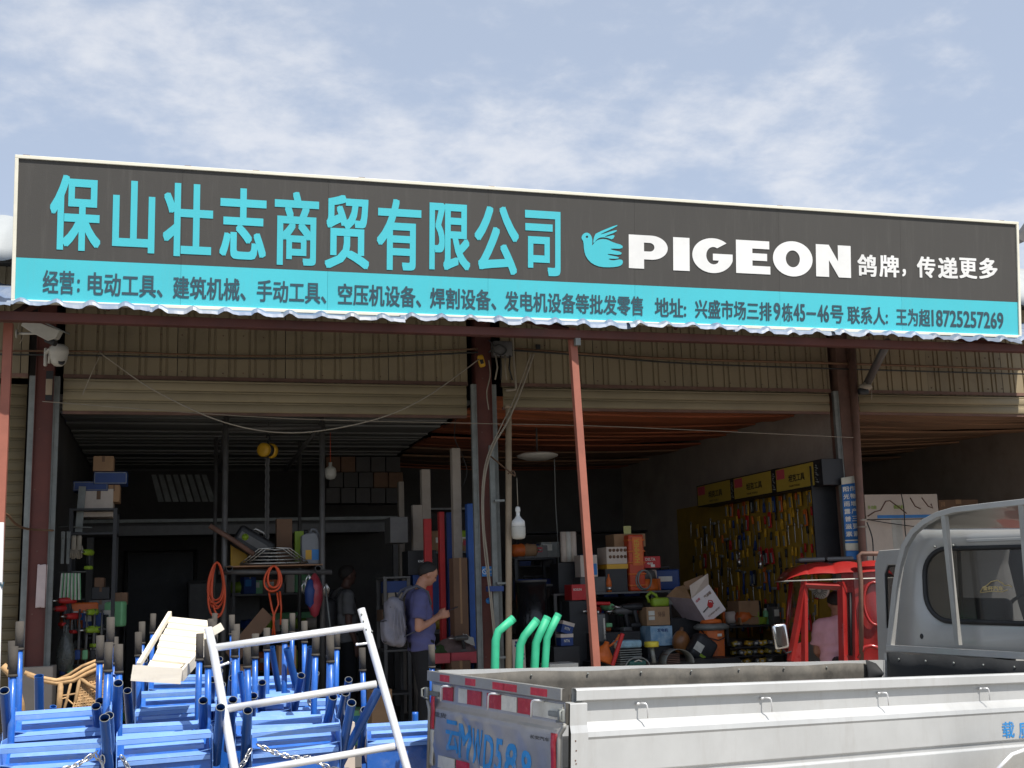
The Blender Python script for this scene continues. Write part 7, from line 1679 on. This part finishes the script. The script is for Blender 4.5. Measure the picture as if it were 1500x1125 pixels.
rack('dim rack behind the blue and red posts', 628, 702, 13.35, .45, [.7, 1.1, 1.498, 2.0, 2.5], M_steelgrey)
row_of(6, 632, 700, 13.5, 2.002, 'high behind the blue posts', (0, 0, 3))
row_of(6, 632, 700, 13.5, 1.102, 'low behind the blue posts', (0, 3, 4))
rack('dim rack along the back of the left bay under the loft', 340, 470, 16.2, .5, [.6, 1.1, 1.6, 2.05], M_steelgrey)
for zz, wr in ((1.102, 'second'), (1.602, 'third'), (.602, 'lowest')): row_of(10, 345, 468, 16.35, zz, 'on the %s shelf under the loft' % wr, (0, 0, 3, 4))
row_of(8, 180, 318, 15.6, FLOOR, 'before the dark back door', (0, 3, 4), 1.8)
row_of(6, 100, 166, 12.2, 1.302, 'on the left wall rack, top shelf', (0, 1, 3, 4), .8)
row_of(6, 100, 166, 12.2, .952, 'on the left wall rack, middle shelf', (0, 1, 3, 4), .8)
row_of(7, 330, 560, 11.9, FLOOR, 'on the floor behind the blue carts', (0, 0, 3, 4), 1.9)
row_of(5, 1290, 1440, 12.6, FLOOR, 'in the right bay behind the cab', (0, 0, 3), 2.5)
# ------------------------------------------------------------------ people
def remesh(mb, name, m, parent, vox=0.012, smooth=6, loc=(0, 0, 0)):
    me = mb.mesh(name + '_src'); ob = bpy.data.objects.new(name + '_src', me); COL.objects.link(ob)
    md = ob.modifiers.new('r', 'REMESH'); md.mode = 'VOXEL'; md.voxel_size = vox; md.use_smooth_shade = True
    if smooth: s_ = ob.modifiers.new('s', 'SMOOTH'); s_.factor = 0.5; s_.iterations = smooth
    dg = bpy.context.evaluated_depsgraph_get(); nm = bpy.data.meshes.new_from_object(ob.evaluated_get(dg))
    bpy.data.objects.remove(ob); bpy.data.meshes.remove(me)
    nm.name = name; nm.materials.clear(); nm.materials.append(m)
    o = bpy.data.objects.new(name, nm); COL.objects.link(o); o.parent = parent; o.location = loc
    return o
def limb(mb, a, b, ra, rb, n=14, ends=True):
    a, b = Vector(a), Vector(b)
    mb.cyl(a, b, ra, n, rb)
    if ends: mb.ball(a, ra, n, 10).ball(b, rb, n, 10)
    return mb
def rotv(v, piv, ang):   # tilt about the y axis (nodding of a figure that faces +x)
    v = Vector(v) - Vector(piv); c, s = math.cos(ang), math.sin(ang)
    return Vector((v.x * c + v.z * s, v.y, -v.x * s + v.z * c)) + Vector(piv)
def person(label, loc, rz, skin, shirt, trousers, arms, nod=0.35, h=1.70, legs=None, hair=M_hair, vox=0.010, shoe=M_blackplastic, hair_long=False, seated=False):
    """figure facing +x, feet at z=0; arms: list of (shoulder, elbow, wrist, finger direction)"""
    k = h / 1.70
    t = thing('person', label, 'person', loc, rz); t.scale = (k, k, k)
    b = MB()
    # trunk
    for sy in (-0.075, 0, 0.075):
        limb(b, (0.0, sy, 0.96), (-0.015, sy, 1.20), 0.10, 0.098); limb(b, (-0.015, sy, 1.20), (-0.03, sy * 1.15, 1.36), 0.098, 0.085)
    for sy in (-1, 1): limb(b, (-0.03, 0, 1.425), (-0.035, sy * 0.165, 1.39), 0.055, 0.055)
    limb(b, (-0.03, 0, 1.40), (0.02, 0, 1.52), 0.058, 0.052)
    piv = (0.015, 0, 1.50)
    def hv(x, y, z): return rotv((x, y, z), piv, nod)
    # head: skull, face, jaw, nose, brow, lips, ears
    hc = (0.03, 0, 1.605)
    def ell(c, r): 
        n0 = len(b.v); b.ball(c, r, 18, 14)
        for i in range(n0, len(b.v)): b.v[i] = rotv(b.v[i], piv, nod)
    ell((0.018, 0, 1.625), (0.092, 0.074, 0.082)); ell((0.045, 0, 1.575), (0.062, 0.058, 0.072)); ell((0.072, 0, 1.535), (0.034, 0.032, 0.028))
    ell((0.112, 0, 1.585), (0.017, 0.013, 0.015)); ell((0.104, 0, 1.605), (0.010, 0.009, 0.024)); ell((0.098, 0.0, 1.632), (0.014, 0.045, 0.010))
    ell((0.098, 0, 1.552), (0.012, 0.022, 0.008)); ell((0.020, -0.072, 1.590), (0.018, 0.010, 0.030)); ell((0.020, 0.072, 1.590), (0.018, 0.010, 0.030))
    ell((0.085, -0.03, 1.585), (0.016, 0.018, 0.014)); ell((0.085, 0.03, 1.585), (0.016, 0.018, 0.014))
    # arms
    for (S, E, Wr, Fd, side, curl) in arms:
        S, E, Wr, Fd = Vector(S), Vector(E), Vector(Wr), Vector(Fd).normalized()
        limb(b, S, E, 0.048, 0.038); limb(b, E, E.lerp(Wr, 0.35), 0.038, 0.037); limb(b, E.lerp(Wr, 0.35), Wr, 0.037, 0.024)
        pc = Wr + Fd * 0.045; lat = Vector((0, 1, 0)); up = Fd.cross(lat).normalized()
        limb(b, Wr, Wr + Fd * 0.02, 0.024, 0.026)
        for q in (-0.024, -0.008, 0.008, 0.024): limb(b, Wr + Fd * 0.02 + up * q * 0.8, Wr + Fd * 0.085 + up * q, 0.015, 0.0125)
        for j, q in enumerate((-0.030, -0.010, 0.010, 0.030)):
            ln = (0.028, 0.034, 0.036, 0.030)[j]
            a0 = Wr + Fd * 0.085 + up * q; inw = -lat * side
            a1 = a0 + (Fd * math.cos(curl) + inw * math.sin(curl)) * ln; a2 = a1 + (Fd * math.cos(curl * 2.1) + inw * math.sin(curl * 2.1)) * ln * 0.8
            limb(b, a0, a1, 0.0095, 0.0085); limb(b, a1, a2, 0.0085, 0.0075)
        th0 = Wr + Fd * 0.03 + up * 0.02; th1 = th0 + (Fd * 0.6 + up * 0.9).normalized() * 0.035; th2 = th1 + (Fd * 0.95 + up * 0.3).normalized() * 0.034
        limb(b, th0, th1, 0.0125, 0.0105); limb(b, th1, th2, 0.0105, 0.0085)
    if legs is None: legs = [((0, -0.09, 0.90), (0.02, -0.10, 0.48), (0.0, -0.11, 0.09)), ((0, 0.09, 0.90), (0.05, 0.10, 0.48), (0.03, 0.12, 0.09))]
    for H, K, A in legs: limb(b, H, K, 0.085, 0.055); limb(b, K, Vector(K).lerp(A, 0.35), 0.055, 0.056); limb(b, Vector(K).lerp(A, 0.35), A, 0.056, 0.036)
    remesh(b, 'body', skin, t, vox, 3)
    # clothes
    c = MB()
    for sy in (-0.08, 0, 0.08):
        c.cyl((0.0, sy, 0.88), (-0.015, sy, 1.20), 0.118, 16, 0.114); limb(c, (-0.015, sy, 1.20), (-0.033, sy * 1.15, 1.355), 0.114, 0.096)
    c.ball((0.035, 0, 1.08), (0.10, 0.12, 0.14), 16, 12)
    for sy in (-1, 1): limb(c, (-0.033, sy * 0.03, 1.405), (-0.037, sy * 0.165, 1.39), 0.062, 0.066)
    c.cyl((-0.03, 0, 1.40), (-0.01, 0, 1.462), 0.088, 18, 0.062)
    for (S, E, Wr, Fd, side, curl) in arms:
        S, E = Vector(S), Vector(E); limb(c, S, S.lerp(E, 0.3), 0.066, 0.066); c.cyl(S, S.lerp(E, 0.72), 0.066, 16, 0.070)
    for v in range(len(c.v)):
        p = c.v[v]; c.v[v] = p + Vector((0.006, 0.006, 0)) * noise.noise(p * 9)
    s_ = remesh(c, 'shirt', shirt, t, vox * 1.1, 2)
    for v in s_.data.vertices:
        p = v.co; f = 0.010 * noise.noise(Vector((p.x * 5, p.y * 5, p.z * 16))) + 0.006 * math.sin(p.z * 55 + p.x * 30 + 3 * noise.noise(p * 6)) * (1 if p.z < 1.22 else 0.35)
        v.co = p + v.normal * f
    q = MB()
    for H, K, A in legs:
        limb(q, Vector(H) + Vector((0, 0, 0.06)), H, 0.105, 0.10); limb(q, H, K, 0.098, 0.072); q.cyl(K, Vector(A) + Vector((0, 0, 0.0)), 0.072, 16, 0.062)
        q.ball(K, 0.072, 14, 10)
    q.cyl((0, -0.03, 0.86), (0, -0.03, 0.99), 0.12, 16).cyl((0, 0.03, 0.86), (0, 0.03, 0.99), 0.12, 16)
    remesh(q, 'trousers', trousers, t, vox * 1.4, 3)
    for H, K, A in legs: MB().rbox((A[0] + 0.06, A[1], A[2] - 0.045), (0.27, 0.095, 0.085), 0.035).build('shoe', shoe, t)
    # hair: a shell over skull, fringe in front higher than at the nape
    hm = MB()
    def hf(u, v):
        a = u * 2 * math.pi; back = (1 - math.cos(a)) / 2      # 0 front, 1 back
        vm = (0.10 + 0.76 * back ** 0.72 + 0.010 * math.sin(a * 9)) if not hair_long else (0.40 + 0.38 * back)
        th = v * vm * math.pi
        p = Vector((0.012 + 0.101 * math.sin(th) * math.cos(a), 0.083 * math.sin(th) * math.sin(a), 1.627 + 0.091 * math.cos(th)))
        if v > 0.98: p = p.lerp(Vector((0.018, 0, 1.625)), 0.06)
        p += (p - Vector((0.018, 0, 1.627))).normalized() * 0.003 * noise.noise(p * 60)
        return rotv(p, piv, nod)
    hm.sheet(hf, 40, 16).build('hair', hair, t, solid=0.002)
    for sy in (-0.031, 0.031):
        e = hv(0.1005, sy, 1.602); MB().ball(e, (0.006, 0.013, 0.005), 8, 6).build('eye', M_blackplastic, t)
        e = hv(0.104, sy, 1.628); MB().ball(e, (0.005, 0.017, 0.004), 8, 6).build('eyebrow', hair, t)
    return t
man_o = Vector((pt(617, 900, 11.2).x, 11.2, FLOOR))
man = person('man in an indigo T-shirt and black trousers looking down at his phone', man_o, 0.0, M_skin, M_indigo, M_trousers,
             [((-0.045, -0.195, 1.375), (-0.075, -0.235, 1.09), (0.155, -0.10, 1.19), (0.86, 0.35, 0.18), -1, 0.55), ((-0.045, 0.195, 1.375), (-0.04, 0.23, 1.09), (0.16, 0.09, 1.18), (0.86, -0.3, 0.2), 1, 0.6)], nod=0.5, h=1.70)
MB().bbox((0.085, -0.02, 1.20), (0.088, 0.03, 1.30)).build('chest_print', M_refwhite, man)
# phone and backpack
ph = thing('mobile_phone', 'dark mobile phone held in both hands of the man in indigo', 'phone', man_o + Vector((0.285, -0.0, 1.245)), rot=(0, -0.35, 0))
MB().rbox((0, 0, 0), (0.15, 0.072, 0.009), 0.004).build('case', M_blackplastic, ph); MB().bbox((-0.068, -0.032, 0.0048), (0.068, 0.032, 0.0054)).build('screen', M_glass, ph)
bp = thing('backpack', 'grey cloth backpack on the back of the man in indigo', 'backpack', man_o + Vector((-0.235, 0, 0.93)), rot=(0, -0.06, 0))
bm_ = MB(); bm_.rbox((0, 0, 0.22), (0.17, 0.30, 0.46), 0.07, None, 4); bm_.rbox((-0.085, 0, 0.14), (0.09, 0.24, 0.24), 0.04)
bo_ = remesh(bm_, 'pack', M_bag, bp, 0.012, 4)
for v in bo_.data.vertices:
    p = v.co; v.co = p + v.normal * (0.018 * noise.noise(Vector((p.x * 5, p.y * 5, p.z * 4))) + 0.008 * math.sin(p.z * 18 + p.x * 60 + 4 * noise.noise(p * 5)))
for sy in (-0.12, 0.12):
    MB().tube([(0.04, sy, 0.42), (0.10, sy * 1.15, 0.505), (0.20, sy * 1.2, 0.535), (0.30, sy * 1.15, 0.47), (0.325, sy * 1.12, 0.36), (0.27, sy * 1.3, 0.25), (0.15, sy * 1.4, 0.12), (0.04, sy * 1.1, 0.08)], [0.012, 0.015, 0.016, 0.015, 0.011, 0.006, 0.005, 0.005], 8).build('strap', mat('strap_grey', (0.09, 0.09, 0.11), 0.8), bp)
MB().tube([(0.03, -0.03, 0.44), (0.02, 0, 0.49), (0.03, 0.03, 0.44)], 0.008, 8).build('top_loop', M_blackplastic, bp)
for z_, w_, dx in ((0.36, 0.13, -0.088), (0.24, 0.12, -0.137), (0.05, 0.11, -0.125)):
    MB().tube([(dx + 0.03 * (y_ / w_) ** 2, y_, z_ + 0.004 * math.sin(y_ * 40)) for y_ in [w_ * (q / 8 - 1) for q in range(17)]], 0.0045, 6).build('zip', M_blackplastic, bp)
for k in range(4):
    MB().tube([(-0.04 + 0.03 * k, -0.158 + 0.004 * k, 0.04 + 0.03 * k), (-0.05 + 0.035 * k, -0.166, 0.18), (-0.02 + 0.02 * k, -0.160, 0.36 - 0.02 * k)], 0.0045, 6).build('seam', M_bag, bp)
# second man in the dark
m2o = Vector((pt(506, 900, 13.6).x, 13.6, FLOOR))
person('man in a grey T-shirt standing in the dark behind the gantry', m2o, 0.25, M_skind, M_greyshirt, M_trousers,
       [((-0.045, -0.195, 1.375), (-0.06, -0.24, 1.09), (0.03, -0.23, 0.85), (0.2, 0, -1), -1, 0.4), ((-0.045, 0.195, 1.375), (-0.05, 0.24, 1.09), (0.06, 0.2, 0.87), (0.3, 0, -1), 1, 0.4)], nod=0.1, h=1.74, vox=0.013)
b2 = thing('backpack', 'black backpack on the back of the man in the grey T-shirt', 'backpack', m2o + Vector((-0.22, -0.05, 0.98)), rz=0.25)
MB().rbox((0, 0, 0.2), (0.16, 0.28, 0.42), 0.06, None, 4).build('pack', M_blackplastic, b2)
for sy in (-0.12, 0.12): MB().tube([(0.05, sy, 0.4), (0.12, sy * 1.1, 0.5), (0.24, sy * 1.1, 0.5), (0.30, sy, 0.36), (0.2, sy * 1.4, 0.15), (0.05, sy, 0.08)], 0.014, 8).build('strap', M_blackplastic, b2)
# person in pink sitting in the tricycle
pq = TRM @ tq(1223, 866, 0.42)
py_ = Vector((pq.x, pq.y, pq.z - 1.715 * 0.976))
sit = person('person in a pink shirt with short black hair sitting in the tricycle cab', py_, R(62), M_skin, M_pinkshirt, M_trousers,
       [((-0.045, -0.185, 1.375), (0.02, -0.22, 1.12), (0.22, -0.14, 1.02), (1, 0.2, 0), -1, 0.6), ((-0.045, 0.185, 1.375), (0.02, 0.22, 1.12), (0.22, 0.14, 1.02), (1, -0.2, 0), 1, 0.6)],
       nod=0.25, h=1.66, legs=[((0, -0.09, 0.93), (0.38, -0.11, 0.93), (0.40, -0.11, 0.62)), ((0, 0.09, 0.93), (0.38, 0.11, 0.93), (0.40, 0.11, 0.62))], hair_long=True, vox=0.012)
print('script seconds', round(time.time() - T_START, 1), 'objects', len(bpy.data.objects))
